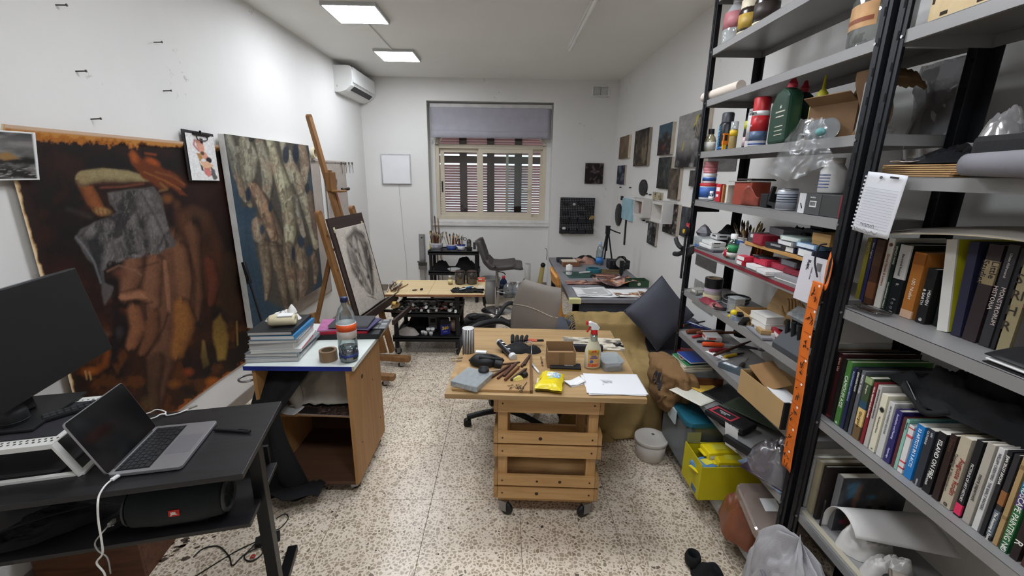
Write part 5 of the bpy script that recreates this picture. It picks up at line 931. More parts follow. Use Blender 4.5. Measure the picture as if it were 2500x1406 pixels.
bottle('white detergent jerrycan standing left of the stool column',(-.16,5.75,0),[(0,0),(.06,0),(.066,.012),(.066,.17),(.05,.2),(.02,.22)],mat('#c6c8cc',.4),[(.023,.215),(.023,.24),(0,.242)],mat('#c6c8cc',.4),(.05,.14,.0668),mat('#8fa0b8',.5,var=.4,vs=20),sx=1.1,sy=.7,cat='jerrycan',name='jerrycan')
t=thing('mailing_tube','white cardboard tube standing against the back wall','tube',(.31,5.955,0));make('tube_wall',MB().lathe([(.04,0),(.042,0),(.042,.42),(.038,.42),(.038,.004)],n=22),mat('#bfbab5',.6,var=.05),t);make('tube_cap',MB().lathe([(.0375,.405),(.0375,.412),(0,.412)],n=22),mat('#7a7672',.7),t)
# ==== RIGHT WALL: SMALL PAINTINGS
def rpaint(label,xl,xr,yt,yb,cols,seed,thick=.022,fn=None,name='small_canvas',edge='#b9ad9c',n=36):
    X_=XR-thick-.001;a,c=W(xl,yt,X=X_),W(xr,yb,X=X_);zt=(W(xl,yt,X=X_).z+W(xr,yt,X=X_).z)/2;zb=(W(xl,yb,X=X_).z+W(xr,yb,X=X_).z)/2
    return wallpaint(name,label,'painting',c.y,a.y,zb,zt,X_,thick,fn or dk(cols,seed),n,n,edge,-1)
rpaint('small plain brown canvas nearest the back corner, top row',1514,1532,333,387,('#6d5a45','#7d6850','#5b4a39'),1,.03,edge='#cdbfa6')
rpaint('tall brown-black abstract canvas in the top row',1552,1578,317,405,('#1f1a18','#4a3d32','#7d6d58','#15110f'),2,.03,edge='#8d8272')
def bluered(x,y,U,Vv):
    p=Paint(U*100,Vv*120,'#2b1d1c');p.mix(np.clip((Vv-.45)*3,0,1),'#3c5260');p.poly([(30,20),(75,30),(80,75),(60,90),(35,70)],'#2c2020',8,1,10);p.ell(45,30,16,14,'#6d2320',.7,.8);p.tint(.05,.05,'#5d6a6e',.55,.7,.6);return p.grain(.3,.3,.3,3)
rpaint('dark canvas with a blue sky and red patch, top row',1611,1635,303,378,(),3,.03,bluered)
def tree(x,y,U,Vv):
    p=Paint(U*100,Vv*120,'#8d8a88');p.mix(np.clip((.5-Vv)*3+.6*(fbm(U*5,Vv*5)-.5),0,1),'#232022');p.tint(.05,.04,'#a9a6a2',.5,.7,.6);p.poly([(60,60),(95,60),(99,108),(70,112),(56,90)],'#3a3632',6,.9,14)
    for k in range(8):p.line([(62+5*k,66),(66+4*k,104)],1.5,'#c4bca8',1.5,.8)
    p.poly([(54,88),(66,92),(70,112),(60,108)],'#c4b22c',4,.9,6);p.line([(24,40),(28,58)],4,'#bfae34',3,.9);return p.grain(.3,.3,.25,3)
rpaint('larger grey canvas with a dark tree form and yellow strokes beside the shelving',1660,1716,276,408,(),4,.03,tree,n=60)
rpaint('small navy canvas below the plain brown one',1508,1523,404,450,('#1e2233','#2b2f45','#11131c','#6b7080'),5)
rpaint('dark green-black abstract canvas in the middle row',1609,1633,384,461,('#1d1f1e','#2f3230','#4a4d49','#121312'),6)
rpaint('brown sketchy canvas overlapping the dark green one',1636,1653,411,487,('#3c332c','#55493f','#6d6053','#2a231f'),7,.026)
rpaint('small black and white abstract below the deep white frames',1583,1598,541,598,('#151414','#39353a','#8a8688','#0c0b0b'),8)
def pinkfig(x,y,U,Vv):
    p=Paint(U*100,Vv*120,'#1b1817');p.tint(.06,.06,'#4f4642',.5,.66,.9);p.tint(.09,.09,'#a59a90',.6,.72,.7,5);p.poly([(44,30),(58,30),(62,70),(52,88),(42,60)],'#b58a86',5,.9,8);return p.grain(.3,.3,.3,3)
rpaint('black canvas with a pink figure beside the shelving',1623,1649,496,572,(),9,.026,pinkfig)
rpaint('narrow grey canvas just left of the shelving post',1685,1694,416,455,('#4a4644','#5b5754','#3b3836'),10)
rpaint('tall slate-grey canvas partly behind the shelving post',1665,1684,505,580,('#3a3c40','#52555a','#2a2b2e'),11)
rpaint('plain dark grey sheet on the wall seen between the shelves',1730,1795,380,418,('#5d5a59','#686563','#504d4c'),12,.004)
rpaint('dark grey card on the wall behind the middle shelves',1701,1747,612,657,('#55524f','#5f5c59','#4b4845'),13,.004)
rpaint('light grey sheet on the wall behind the lower shelves',1695,1740,690,757,('#9a9896','#a5a3a0','#8c8a88'),14,.004)
def collage(x,y,U,Vv):
    p=Paint(U*100,Vv*120,'#b5ac96');p.tint(.06,.08,'#6d6a58',.5,.6,.9);p.tint(.1,.1,'#c8a648',.6,.68,.9,3);p.tint(.1,.1,'#39423c',.6,.68,.9,13);return p
rpaint('narrow pale collage panel behind the deep white frame',1594,1611,469,530,(),15,.012,collage)
for nm,cx,cy,rx,ry in (('upper',1568,458,9,20),('lower, larger',1508.5,524,7.5,28)):
    X_=XR-.018;g=W(cx,cy,X=X_);ya=abs(W(cx-rx,cy,X=X_).y-g.y);za=abs(W(cx,cy-ry,X=X_).z-g.z);t=thing('oval_painting',nm+' black oval painted panel on the right wall','painting',(X_,g.y,g.z));b=MB();b.lathe([(0,0),(.97,0),(1,.003),(1,.014),(.97,.0165),(0,.0165)],n=32,M=Matrix(((0,0,1,0),(0,ya,0,0),(za,0,0,0),(0,0,0,1))))
    make('oval_board',b,mat('#232225',.5,var=.5,vs=26),t);make('oval_relief',MB().ring(.62,.03,M=Matrix(((0,0,.05,0),(0,ya,0,0),(za,0,0,0),(0,0,0,1))),n=24),mat('#39373a',.5),t)
X_=XR-.03;a,c=W(1520,483,X=X_),W(1539,541,X=X_);t=thing('blue_relief','pale blue painted slab with a black strip hanging below it','panel',(XR,0,0));make('slab',MB().span((-.03,c.y,c.z),(-.001,a.y,a.z)),mat('#9cc0cc',.6,var=.12),t,bev=.002);make('speck',MB().box((-.0306,a.y-.06,a.z-.15),(.001,.012,.01)).box((-.0306,a.y-.1,a.z-.25),(.001,.01,.01)),mat('#4a5a60',.6),t)
q=W(1527,545,X=XR-.012);e_=W(1527,600,X=XR-.012);make('metal_strip',MB().span((-.014,q.y-.02,e_.z),(-.002,q.y+.02,q.z+.04)),BLK,t,bev=.001);q=W(1520,484,X=XR-.02);make('magnet',MB().box((-.012,q.y+.06,q.z),(.022,.06,.05)),BLK,t,bev=.002)
for nm,xl,xr,yt,yb,inner,dp in (('narrow deep white box frame with a brown inside',1548,1566,482,532,'#8a6a5e',.09),('wider deep white box frame beside the collage',1593,1614,489,547,'#c9c1ae',.12)):
    X_=XR-dp;a,c=W(xl,yt,X=X_),W(xr,yb,X=X_);t=thing('shadow_box',nm,'frame',(XR,c.y,c.z));wv,hv=a.y-c.y,a.z-c.z;b=MB();th=.028
    b.span((-dp,0,0),(-.001,th,hv));b.span((-dp,wv-th,0),(-.001,wv,hv));b.span((-dp,th,0),(-.001,wv-th,th));b.span((-dp,th,hv-th),(-.001,wv-th,hv));make('frame_side',b,mat('#d3cfca',.55,var=.05),t,bev=.002);make('frame_back',MB().span((-dp*.4,th,th),(-dp*.4+.004,wv-th,hv-th)),mat(inner,.7,var=.2,vs=12),t)
HK=mat('#2b2826',.5,.4)
for k,(x,y) in enumerate(((1581,473),(1590,475),(1577,500),(1587,502),(1577,511),(1587,514),(1574,538),(1583,542),(1517,457),(1541,458))):
    g=W(x,y,X=XR);one('wall_plug',MB().cyl((0,0,0),(-.022,0,0),.008,.006,8).cyl((-.022,0,0),(-.024,0,0),.01,n=8),HK,('black wall plug, topmost left one between the white frames','black wall plug, topmost right one beside the collage','black wall plug by the narrow white frame, upper middle','black wall plug right of the upper middle one','black wall plug by the narrow white frame, lower middle','black wall plug right of the lower middle one','lowest black wall plug left of the small abstract','lowest black wall plug touching the small abstract','black wall plug under the small navy canvas','black wall plug between the navy canvas and the oval')[k],'wall plug',g,group='plugs in the right wall')
# ==== RIGHT-HAND TABLE
RZ=.74;TX0,TX1,TY0,TY1=.485,1.20,3.10,4.76;GRY=mat('#77767a',.6,var=.12,vs=6,name='grey_table_top');DGR=mat('#3c3d44',.7,var=.08,name='dark_grey_panel')
t=thing('work_table','long grey work table covered in art materials by the right wall','table',(TX0,TY0,0));tw,td=TX1-TX0,TY1-TY0
make('table_top',MB().span((0,0,RZ-.03),(tw,td,RZ)),GRY,t,bev=.002);make('front_apron',MB().span((.03,.02,RZ-.14),(tw,.035,RZ-.03)),DGR,t,bev=.002);make('end_panel',MB().span((.03,.036,.25),(tw,.05,RZ-.14)),mat('#6b6462',.7),t);make('edge_strip',MB().span((-.002,.05,RZ-.032),(0,td,RZ-.002)),mat('#5d5b5c',.5),t)
for x,y in ((.03,.04),(tw-.04,.06),(.03,td-.06),(tw-.04,td-.06)):make('leg',MB().span((x-.0,y-.02,0),(x+.045,y+.025,RZ-.03)),DKM,t,bev=.002)
make('taped_corner',MB().span((-.004,-.004,RZ-.035),(.085,.045,RZ+.002)),mat('#cfc98f',.6,var=.1),t,bev=.002)
TP=RZ+.001
def at(x,y,z=TP):return W(x,y,Z=z)
g=at(1484,640);t=thing('camera_tripod','black tabletop tripod with pan handle at the far end of the table','tripod',(g.x,min(g.y+.12,4.62),TP));hgt=.36
for k in range(3):
    a_=R(90+120*k);lg=make('leg',MB().bar((.07*math.cos(a_),.07*math.sin(a_),.0),(.012*math.cos(a_),.012*math.sin(a_),hgt*.8),.018,.014,up=(1,0,0)),BLK,t,bev=.001);make('rubber_foot',MB().ball((.07*math.cos(a_),.07*math.sin(a_),.006),.01,8,6),BLK,lg)
make('centre_column',MB().cyl((0,0,hgt*.3),(0,0,hgt),.009),DKM,t);make('pan_head',MB().span((-.022,-.02,hgt*.8),(.022,.02,hgt)).box((0,0,hgt+.01),(.05,.04,.014)),BLK,t,bev=.003);make('pan_handle',MB().tube([(.02,0,hgt*.95),(.08,-.02,hgt*.88),(.13,-.03,hgt*.84)],.007,8),BLK,t)
o_=carton('black camera box beside the tripod on the table',(g.x+.03,4.22,TP),(.20,.12,.085),'#161618',4,'#1c1c1f','#3a3a3d')
g=at(1463,646);o=bottle('clear water bottle with a blue label on the far table',(g.x,g.y,TP),[(0,.002),(.034,0),(.039,.01),(.039,.13),(.036,.135),(.039,.14),(.03,.18),(.014,.205),(.013,.22)],WAT,[(.0155,.215),(.0155,.232),(0,.233)],mat('#8fb0d4',.4),(.02,.075,.0396),mat('#3f7fc0',.5,var=.4,vs=25))
g=at(1394,651);t=thing('wood_block','brown wooden block with a pale top on the far table','block',(g.x,g.y+.05,TP),4);make('block_body',MB().span((-.085,-.05,0),(.085,.05,.045)),wood('#6d452a','#84583a',6),t,bev=.004);make('block_top',MB().span((-.09,-.05,.0455),(.06,.06,.055)),mat('#d3c3ae',.7),t,bev=.004)
g=at(1389,671);bottle('white candle jar on the green cutting mat',(g.x,g.y,TP+.003),[(0,0),(.028,0),(.03,.006),(.03,.085),(.026,.09),(0,.09)],mat('#d5d3cf',.5),[(.012,.09),(.01,.1),(0,.102)],mat('#d5d3cf',.5),cat='candle',name='candle_jar',lab=(.03,.06,.0304),labm=mat('#cac7c2',.6))
sheet('cutting_mat','dark green cutting mat on the far table','cutting mat',(.74,3.92,TP),.36,.27,mat('#27463e',.6,var=.06),rz=6,curl=.0005,th=.002)
t=thing('utility_knife','white-handled craft knife lying on the cutting mat','knife',(.75,3.98,TP+.004),20);make('handle',MB().prism(rrect(.12,.022,.01),0,.012),mat('#d0ceca',.5),t,bev=.002);make('blade',MB().prism([(.06,-.006),(.1,-.003),(.09,.006),(.06,.006)],.004,.006),STEEL,t)
t=thing('black_scissors','black scissors lying on the cutting mat','scissors',(.83,3.83,TP+.004),-15);make('blade',MB().prism([(0,-.008),(.1,-.001),(.1,.001),(0,.008)],0,.004),DKM,t);make('finger_loop',MB().ring(.02,.005,(-.03,.018,.005),n=18),BLK,t);make('finger_loop',MB().ring(.02,.005,(-.03,-.018,.005),n=18),BLK,t)
g=at(1449,662);tape('teal tape ring lying on the far table',(g.x,g.y,TP),.075,.03,'#2a6a78','#2a5560',ri=.055)
FL=mat('#a97f6e',.6,var=.2,vs=12,name='flesh_clay')
g=at(1434,643);t=thing('cast_hand','flesh-coloured cast of a hand lying on the far table','cast',(g.x,g.y,TP),10);heap('palm','','',(0,0,0),.09,.055,.07,FL,41,parent=t,fold=.25,nu=30,nv=18)
for k in range(4):make('finger',MB().tube([(-.05-.0*k,-.045+.028*k,.03),(-.10,-.045+.028*k,.04),(-.14+.01*abs(k-1.5),-.042+.028*k,.016)],lambda q:.013-.004*q,8),FL,t)
make('thumb',MB().tube([(.0,.045,.03),(-.04,.075,.03),(-.08,.08,.016)],lambda q:.015-.004*q,8),FL,t)
heap('black_beret','black crumpled cap behind the flesh-coloured cast','cap',(g.x-.0,4.52,TP),.13,.09,.07,BLC,43,nu=26,nv=16)
t=thing('hair_dryer','dark grey hot-air tool lying at the far left of the table','tool',(.62,4.5,TP),10);make('tool_barrel',MB().cyl((-.08,0,.03),(.09,0,.03),.026,.02),mat('#2c2b30',.5),t);make('tool_handle',MB().tube([(-.05,0,.03),(-.06,-.07,.02),(-.05,-.12,.014)],.015,8),mat('#242328',.5),t)
sheet('pale_print','pale pinkish print at the far end of the table','print',(.84,4.58,TP),.3,.2,mat('#cbb4a8',.7,var=.3,vs=12),rz=4)
def fleshy(U,Vv):
    p=Paint(U*100,Vv*80,'#8a6156');p.tint(.05,.05,'#c39a86',.5,.66,.9);p.tint(.06,.06,'#4a2a26',.52,.66,.9,8);p.line([(10,60),(50,40),(90,55)],5,'#d8b8a4',6,.6);return p.grain(.2,.2,.25)
g=at(1473,674);t=thing('oval_study','oval flesh-toned oil study lying on the table','study',(g.x+.02,g.y,TP),4);b=MB();b.lathe([(0,0),(.14,0),(.14,.006),(0,.006)],n=30,sy=.62);make('oval_card',b,mat('#7d544a',.6,var=.5,vs=22),t);make('paint_ridge',MB().tube([(-.09,.02,.006),(0,-.02,.008),(.09,.02,.006)],.006,6),mat('#b58a78',.6),t)
for nm,x,y,w_,h_,rz in (('brown flesh-toned print near the table\'s left edge',.62,3.60,.2,.13,6),('red-brown flesh print right of the brown one on the table',.83,3.60,.2,.13,-3)):
    sheet('study_print',nm,'print',(x,y,TP),w_,h_,WPAP,rz=rz,art=fleshy)
def bagart(U,Vv):
    p=Paint(U*100,Vv*80,'#5d4038');p.tint(.07,.07,'#c79a84',.5,.6,.9);p.tint(.08,.08,'#2a2430',.55,.65,.9,4);p.tint(.12,.12,'#d8843c',.62,.68,.9,7);p.tint(.12,.12,'#5d6fae',.64,.7,.9,21);p.tint(.1,.1,'#e2d8cc',.63,.7,.8,31);return p
sheet('glossy_collage','glossy crumpled magazine collage lying on the table','collage',(.93,3.54,TP+.004),.32,.24,WPAP,rz=12,art=bagart,curl=.03,seed=4)
t=thing('green_carton','open dark green carton near the right end of the table','box',(1.11,3.52,TP),4);b=MB();wq=mat('#2f4a33',.6,var=.1)
for a_,c_ in (((-.085,-.055),(.085,-.053)),((-.085,.053),(.085,.055)),((-.085,-.053),(-.083,.053)),((.083,-.053),(.085,.053))):b.span((*a_,0),(*c_,.055))
make('carton_wall',b,wq,t);make('carton_floor',MB().span((-.083,-.053,0),(.083,.053,.002)),KRAFT,t);make('carton_emblem',MB().cyl((0,-.056,.028),(0,-.0552,.028),.014,n=18),mat('#c9c6b4',.6),t)
def sk(U,Vv):
    p=Paint(U*100,Vv*70,'#d6d5d4');p.poly([(24,8),(92,8),(92,62),(24,62)],'#b0aeae',3);p.tint(.06,.06,'#c2c0c0',.45,.7,.5);return p
sheet('open_sketchbook','open white sketchbook with a grey page on the table\'s near end','sketchbook',(.685,3.30,TP+.002),.27,.22,WPAP,rz=4,art=sk,curl=.008,th=.006);sheet('backing_sheet','larger white sheet under the open sketchbook','paper',(.72,3.27,TP),.34,.24,WPAP,rz=1)
def ph(U,Vv):
    p=Paint(U*100,Vv*70,'#6b4a38');p.tint(.06,.07,'#c49a72',.5,.62,.9);p.tint(.07,.07,'#2a1c18',.54,.64,.9,5);p.ell(62,34,12,8,'#9c2a24',.5);p.tint(.1,.1,'#dfd2c2',.63,.7,.8,12);m_=np.minimum(np.minimum(U,1-U)*100,np.minimum(Vv,1-Vv)*70);p.mix(np.clip((3-m_)/.6,0,1),'#e2e0de');return p
sheet('photo_print','glossy colour photograph on the near edge of the table','photograph',(.96,3.215,TP+.001),.23,.13,WPAP,rz=3,art=ph);sheet('photo_print','brownish photograph at the table\'s near right corner','photograph',(1.12,3.24,TP+.002),.15,.16,WPAP,rz=-8,art=ph)
sheet('white_sheet','white paper under the photographs on the table','paper',(1.0,3.28,TP),.33,.22,WPAP,rz=5)
t=thing('round_mirror','small round shaving mirror standing near the table\'s wall side','mirror',(1.12,4.12,TP),200);make('mirror_rim',MB().ring(.06,.006,M=TR((0,0,.085),(70,0,0)),n=26),DKM,t);make('mirror_glass',MB().cyl((0,-.002,.085),(0,.003,.086),.057,n=26),mat('#a9a7a6',.06,1.,var=0),t);make('mirror_foot',MB().lathe([(0,.01),(.05,.006),(.05,0),(0,0)],n=20).cyl((0,0,.005),(0,0,.04),.006),DKM,t)
t=thing('glue_gun','black glue gun standing nozzle-down near the wall side of the table','tool',(1.06,3.84,TP),20);make('tool_barrel',MB().cyl((0,0,.0),(0,0,.03),.004,.012).cyl((0,0,.03),(0,0,.15),.018,.022),BLK,t);make('tool_handle',MB().bar((0,0,.13),(.09,.03,.11),.026,.02),BLK,t,bev=.004)
t=thing('palette_tray','shallow brass-coloured tray of pencils on the far table','tray',(1.02,4.02,TP),-8);make('tray_body',MB().span((-.1,-.05,0),(.1,.05,.004)).span((-.1,-.05,.004),(.1,-.046,.02)).span((-.1,.046,.004),(.1,.05,.02)),mat('#8a7a58',.4,.5),t)
for k in range(4):make('pencil',MB().cyl((-.08+.01*k,-.03+.018*k,.009),(.07+.01*k,-.02+.016*k,.009),.0035,n=6),mat(('#3a2a22','#8a5a34','#1c1c1e','#6d4a33')[k],.5),t)
PINE=wood('#b0742f','#c8904a',6,2,.45,'honey_pine');t=thing('pine_chair','honey-coloured pine spindle chair pulled up to the grey table','chair',(.605,3.42,0),90)
make('seat',MB().prism(rrect(.34,.34,.06),.43,.46),PINE,t,bev=.006)
for x,y in ((-.13,-.13),(.13,-.13),(-.13,.13),(.13,.13)):make('leg',MB().lathe([(.012,0),(.017,.1),(.021,.2),(.014,.22),(.02,.26),(.015,.435)],(x,y,0),12),PINE,t)
make('stretcher',MB().cyl((-.13,-.13,.16),(-.13,.13,.16),.01,n=10).cyl((.13,-.13,.16),(.13,.13,.16),.01,n=10).cyl((-.13,0,.16),(.13,0,.16),.01,n=10),PINE,t)
for k in range(5):x=-.12+.06*k;make('spindle',MB().lathe([(.008,0),(.012,.1),(.007,.16),(.012,.24),(.008,.40)],n=10,M=TR((x,.14,.455),(-6,0,0))),PINE,t)
make('top_rail',MB().grid(lambda u,v:(-.17+.34*u,.185+.02*v-.05*(2*u-1)**2*0+.03*(1-(2*u-1)**2),.80+.11*v*(1-.35*(2*u-1)**2)),20,8),PINE,t,solid=.024)
g=(.47,5.72,0);t=thing('sealant_gun','yellow and translucent tool tube standing by the niche corner','tool',g);make('tube_lower',MB().span((-.035,-.02,0),(.02,.02,.2)),mat('#cfae1c',.45),t,bev=.006);make('tube_upper',MB().cyl((0,0,.2),(.03,0,.42),.035,.03),clear('#d8c98a',.1,.1,cloud=.45),t);make('dark_cap',MB().ball((.035,0,.45),.035),BLK,t);make('slot',MB().span((-.012,-.0215,.06),(-.004,-.02,.15)),BLK,t)
t=thing('hanging_hook','grey wire hook hanging at the window niche edge','hook',W(1334,615,Y=5.99));make('hook_wire',MB().tube([(0,-.005,-.11),(.01,-.008,-.02),(0,-.012,.04),(-.02,-.012,.05)],.005,6),mat('#8b8784',.4,.6),t)
# ==== SOFA
SG=mat('#4a4b54',.85,bump=.2,bs=260,var=.06,name='slate_upholstery');t=thing('small_sofa','slate grey sofa half covered by a mustard throw','sofa',(.36,2.52,0))
make('seat_base',MB().span((.09,.02,.08),(1.06,.50,.30)),SG,t,bev=.015);make('seat_cushion',MB().span((.09,.0,.30),(1.06,.42,.415)),SG,t,bev=.035);make('backrest',MB().span((.09,.42,.28),(1.06,.55,.625)),SG,t,bev=.03);make('armrest',MB().span((-.01,.02,.08),(.09,.55,.62)),SG,t,bev=.025)
for x,y in ((.03,.06),(1.0,.06),(.03,.5),(1.0,.5)):make('leg',MB().cyl((x,y,0),(x,y,.08),.02,.025,12),DKM,t)
THR=mat('#9a8153',.95,bump=.5,bs=170,var=.16,vs=7,name='mustard_weave')
def throw(u,v):
    x=.46+.56*u;s=v
    pf=[(3.085,.55),(3.075,.645),(3.0,.655),(2.93,.60),(2.915,.47),(2.84,.43),(2.68,.43),(2.535,.432),(2.478,.37),(2.465,.2),(2.455,.06),(2.43,.012)]
    q=s*(len(pf)-1);i=min(int(q),len(pf)-2);f=q-i;y=pf[i][0]*(1-f)+pf[i+1][0]*f;z=pf[i][1]*(1-f)+pf[i+1][1]*f
    k=min(1,max(0,(s-.6)/.3));x += .05*math.sin(s*4)*(1-u)-.10*(1-u)*k+.06*max(0,.25-s)
    fo=(math.sin(u*17+s*9+3*nz((u*2,s*2,0)))*.5+math.sin(u*31+s*4)*.2*k+nz((u*5,s*5,2.),1,3)*.6);y -= .03*(fo+.35)*k+.004*abs(fo);z += .014*abs(fo)*(1-k)+.01*nz((u*9,s*9,4.),1,2)*(1-k*.8)
    if s < .1:y += 0
    return (x,y,max(.006,z))
t=thing('mustard_throw','mustard woven throw draped over the sofa down to the floor','throw',(0,0,0));make('throw_cloth',MB().grid(throw,56,84),THR,t,solid=.006)
b=MB()
for k in range(22):
    p=V(throw(0,.02+.33*k/22));b.tube([p,p+V((-.02,-.005,-.012)),p+V((-.035+.01*math.sin(k*3),-.01,-.045))],.0022,5)
make('fringe',b,mat('#a08a5a',.95),t)['kind']='stuff'
b=MB()
for k in range(30):
    p=V(throw(k/30,1));b.tube([p,p+V((.004*math.sin(k*2),-.012,-.002)),p+V((.01*math.sin(k*3.3),-.022,-.003))],.0025,5)
o=make('fringe',b,mat('#6d5836',.95),t);o['kind']='stuff'
heap('throw_fold','','',(.62,2.44,.002),.10,.05,.045,THR,51,parent=t,nu=30,nv=16,rz=-15)
t=thing('cushion','dark slate cushion standing on its corner against the sofa back','cushion',(1.085,2.79,.475),rot=(0,0,0));t.rotation_euler=(R(-14),R(0),R(8))
def cu(s_):
    def f(u,v):
        a,c=2*u-1,2*v-1;e=(1-a**4)*(1-c**4);q=.185*(1+.0);x,z=a*q,c*q;pin=1-.10*(1-abs(a*c))*(a*a+c*c)/2
        X_,Z_=(x*pin,z*pin);r45=R(40);return (X_*math.cos(r45)-Z_*math.sin(r45),s_*.062*e**.55,X_*math.sin(r45)+Z_*math.cos(r45)+.25)
    return f
make('cushion_front',MB().grid(cu(-1),22,22),SG,t);make('cushion_back',MB().grid(cu(1),22,22),SG,t)
b=MB();fr=cu(0);pts=[V(fr(i/10,0)) for i in range(10)]+[V(fr(1,i/10)) for i in range(10)]+[V(fr(1-i/10,1)) for i in range(10)]+[V(fr(0,1-i/10)) for i in range(11)];make('piping',b.tube(pts,.004,6,smooth_path=False),SG,t)
one('jeans',MB().grid(lambda u,v:(-.17+.36*u,-.09+.19*v,.012+.022*abs(nz((u*3,v*9,6.),1,3))+.03*math.exp(-((v-.75)/.2)**2)),40,34),mat('#3d4450',.9,bump=.4,bs=200,var=.15,name='denim'),'crumpled dark denim lying on the sofa seat behind the work trolley','clothing',(.62,2.80,.425),-4,solid=.005)
def smud(U,Vv):
    p=Paint(U*100,Vv*60,'#cfc5b2');p.tint(.05,.09,'#4a443e',.53,.62,.85);p.tint(.08,.1,'#8d8578',.52,.64,.6,4);return p
# ==== OFFICE CHAIR
TAU=mat('#6b6259',.5,var=.06,bump=.12,bs=260,name='taupe_leather');t=thing('office_chair','taupe leather office chair with black arms behind the trolley','office chair',(.02,2.60,0),-48)
make('seat_cushion',MB().prism(rrect(.44,.42,.09),.37,.45),TAU,t,bev=.03)
def bk(s_):
    def f(u,v):
        e=2*u-1;w_=.165+.045*math.sin(v*2.2+.35);z=.47+.47*v;y=.19+.09*v-.03*math.sin(v*math.pi)+.02*e*e;ed=(1-e**6)*(1-(2*v-1)**10);return (e*w_*(1-.1*max(0,v-.85)/.15*abs(e)),y+s_*.03*ed**.5,z)
    return f
make('backrest_front',MB().grid(bk(-1),22,26),TAU,t);make('backrest_rear',MB().grid(bk(1),22,26),mat('#2b2725',.5,var=.05),t)
f0=bk(-1);b=MB().tube([V(f0(i/14,.62+.06*math.sin(i/14*3.14)))+V((0,-.001,0)) for i in range(15)],.0022,5,smooth_path=False);make('seam',b,mat('#b5a898',.6),t)
for s_ in (-1,1):make('armrest',MB().tube([(s_*.19,.22,.60),(s_*.25,.14,.64),(s_*.285,-.02,.635),(s_*.28,-.15,.59),(s_*.25,-.19,.50),(s_*.2,-.15,.42)],lambda q:.021,10),BLK,t)
make('gas_column',MB().cyl((0,0,.09),(0,0,.37),.028),DKM,t)
for k in range(5):
    a_=R(72*k+18);d_=V((math.cos(a_),math.sin(a_),0));l_=make('base_leg',MB().tube([V((0,0,.105)),d_*.14+V((0,0,.095)),d_*.27+V((0,0,.065))],.019,8),BLK,t);make('caster_wheel',MB().cyl(d_*.27+V((0,0,.026))+V((-d_.y,d_.x,0))*.02,d_*.27+V((0,0,.026))-V((-d_.y,d_.x,0))*.02,.026,n=16),BLK,l_)
# ==== SLATTED WORK TROLLEY
TPN=wood('#b08552','#c69d69',5,0,.5,'oiled_pine');TPV=wood('#aa804e','#bf9662',5,2,.5,'oiled_pine_upright');TPS=wood('#9d7649','#b38c5a',5,1,.5,'oiled_pine_side')
KZ=.70;KO=V((-.03,1.775,0));t=thing('work_trolley','slatted pine work trolley on casters with a wide plank top','trolley',KO,-2.5);kw,kd=.468,.46
zf=lambda py:W(1320,py,Y=1.77).z
top=make('top_board',MB().span((-.235,-.055,KZ-.024),(.66,.80,KZ)),wood('#94764f','#b29366',3,0,.6,'scuffed_plank'),t,bev=.0015)
for x in (0,kw-.045):
    for y in (.018,kd-.065):make('post',MB().span((x,y,.085),(x+.045,y+.045,KZ-.025)),TPV,t,bev=.001)
lv=[(zf(981),zf(1008)),(zf(1057),zf(1083)),(zf(1088),zf(1116)),(zf(1162),zf(1186)),(zf(1191),zf(1217))]
for k,(z1,z0) in enumerate(lv):
    if k == 0:z1=KZ-.026
    f_=make('front_slat',MB().span((0.0,0,z0),(kw,.018,z1)),TPN,t,bev=.0015)
    if k != 1:make('rear_slat',MB().span((0,kd-.02,z0),(kw,kd-.002,z1)),TPN,t,bev=.0015)
    for x0,x1 in ((-.02,-.001),(kw+.001,kw+.02)):make('side_slat',MB().span((x0,0,z0),(x1,kd,z1)),TPS,t,bev=.0015)
    for x in (.022,kw-.025):make('screw',MB().cyl((x,-.001,(z0+z1)/2),(x,.001,(z0+z1)/2),.0048,n=10),mat('#4a2c14',.6),f_)
for x,k,r_ in ((.2,1,.009),(.19,4,.009),(.3,3,.008),(.19,3,.006)):z0=(lv[k][0]+lv[k][1])/2;make('knot',MB().cyl((x,-.0007,z0),(x,.001,z0),r_,n=12),mat('#3a1f12',.6),t)
make('bottom_board',MB().span((.0,.02,.085),(kw,kd-.02,.10)),TPN,t,bev=.001);
for x,y in ((.03,.03),(kw-.03,.03),(.03,kd-.04),(kw-.03,kd-.04)):caster(t,x,y,.086,.034,-25 if x < .1 else 205)
KR=Matrix.Rotation(R(-2.5),4,'Z')
def kt(x,y,z=KZ+.0005):return W(x,y,Z=z)
t=thing('drawing_plank','smaller plank lying on the left half of the trolley top','board',KO+KR @ V((-.205,-.03,KZ+.0005)),-2.5);make('plank',MB().span((0,0,0),(.35,.40,.012)),wood('#967449','#b08c5e',3,0,.6,'scuffed_plank'),t,bev=.001);make('rim_strip',MB().span((.351,-.002,0),(.362,.40,.016)),wood('#5d3f22','#75522f',4,1),t,bev=.001)
KP=KZ+.0135
g=kt(1143,868);t=thing('striped_tin','tall black and white striped cylinder tin at the trolley\'s back left','tin',(g.x,g.y+.02,KZ+.001));nS=22;rr=.031;b1=MB();b1.lathe([(0,0),(rr,0),(rr,.15),(rr-.003,.15),(rr-.003,.01),(0,.01)],n=44);make('tin_body',b1,mat('#cfcdca',.5,var=.03),t);b2=MB()
for k in range(nS):a_=2*math.pi*k/nS;b2.box((rr*math.cos(a_),rr*math.sin(a_),.075),(.0012,.0042,.148),rz=math.degrees(a_))
make('stripe',b2,mat('#26262a',.5,var=0),t)
g=kt(1238,868);t=thing('fixative_tube','white-capped black aerosol tube lying across the gloves','aerosol',(g.x-.04,g.y+.07,KZ+.045),rot=(0,0,0));M_=frame_m((0,0,0),(.05,-.09,-.022),(.9,.5,0));d_=V((.075,-.15,-.022))
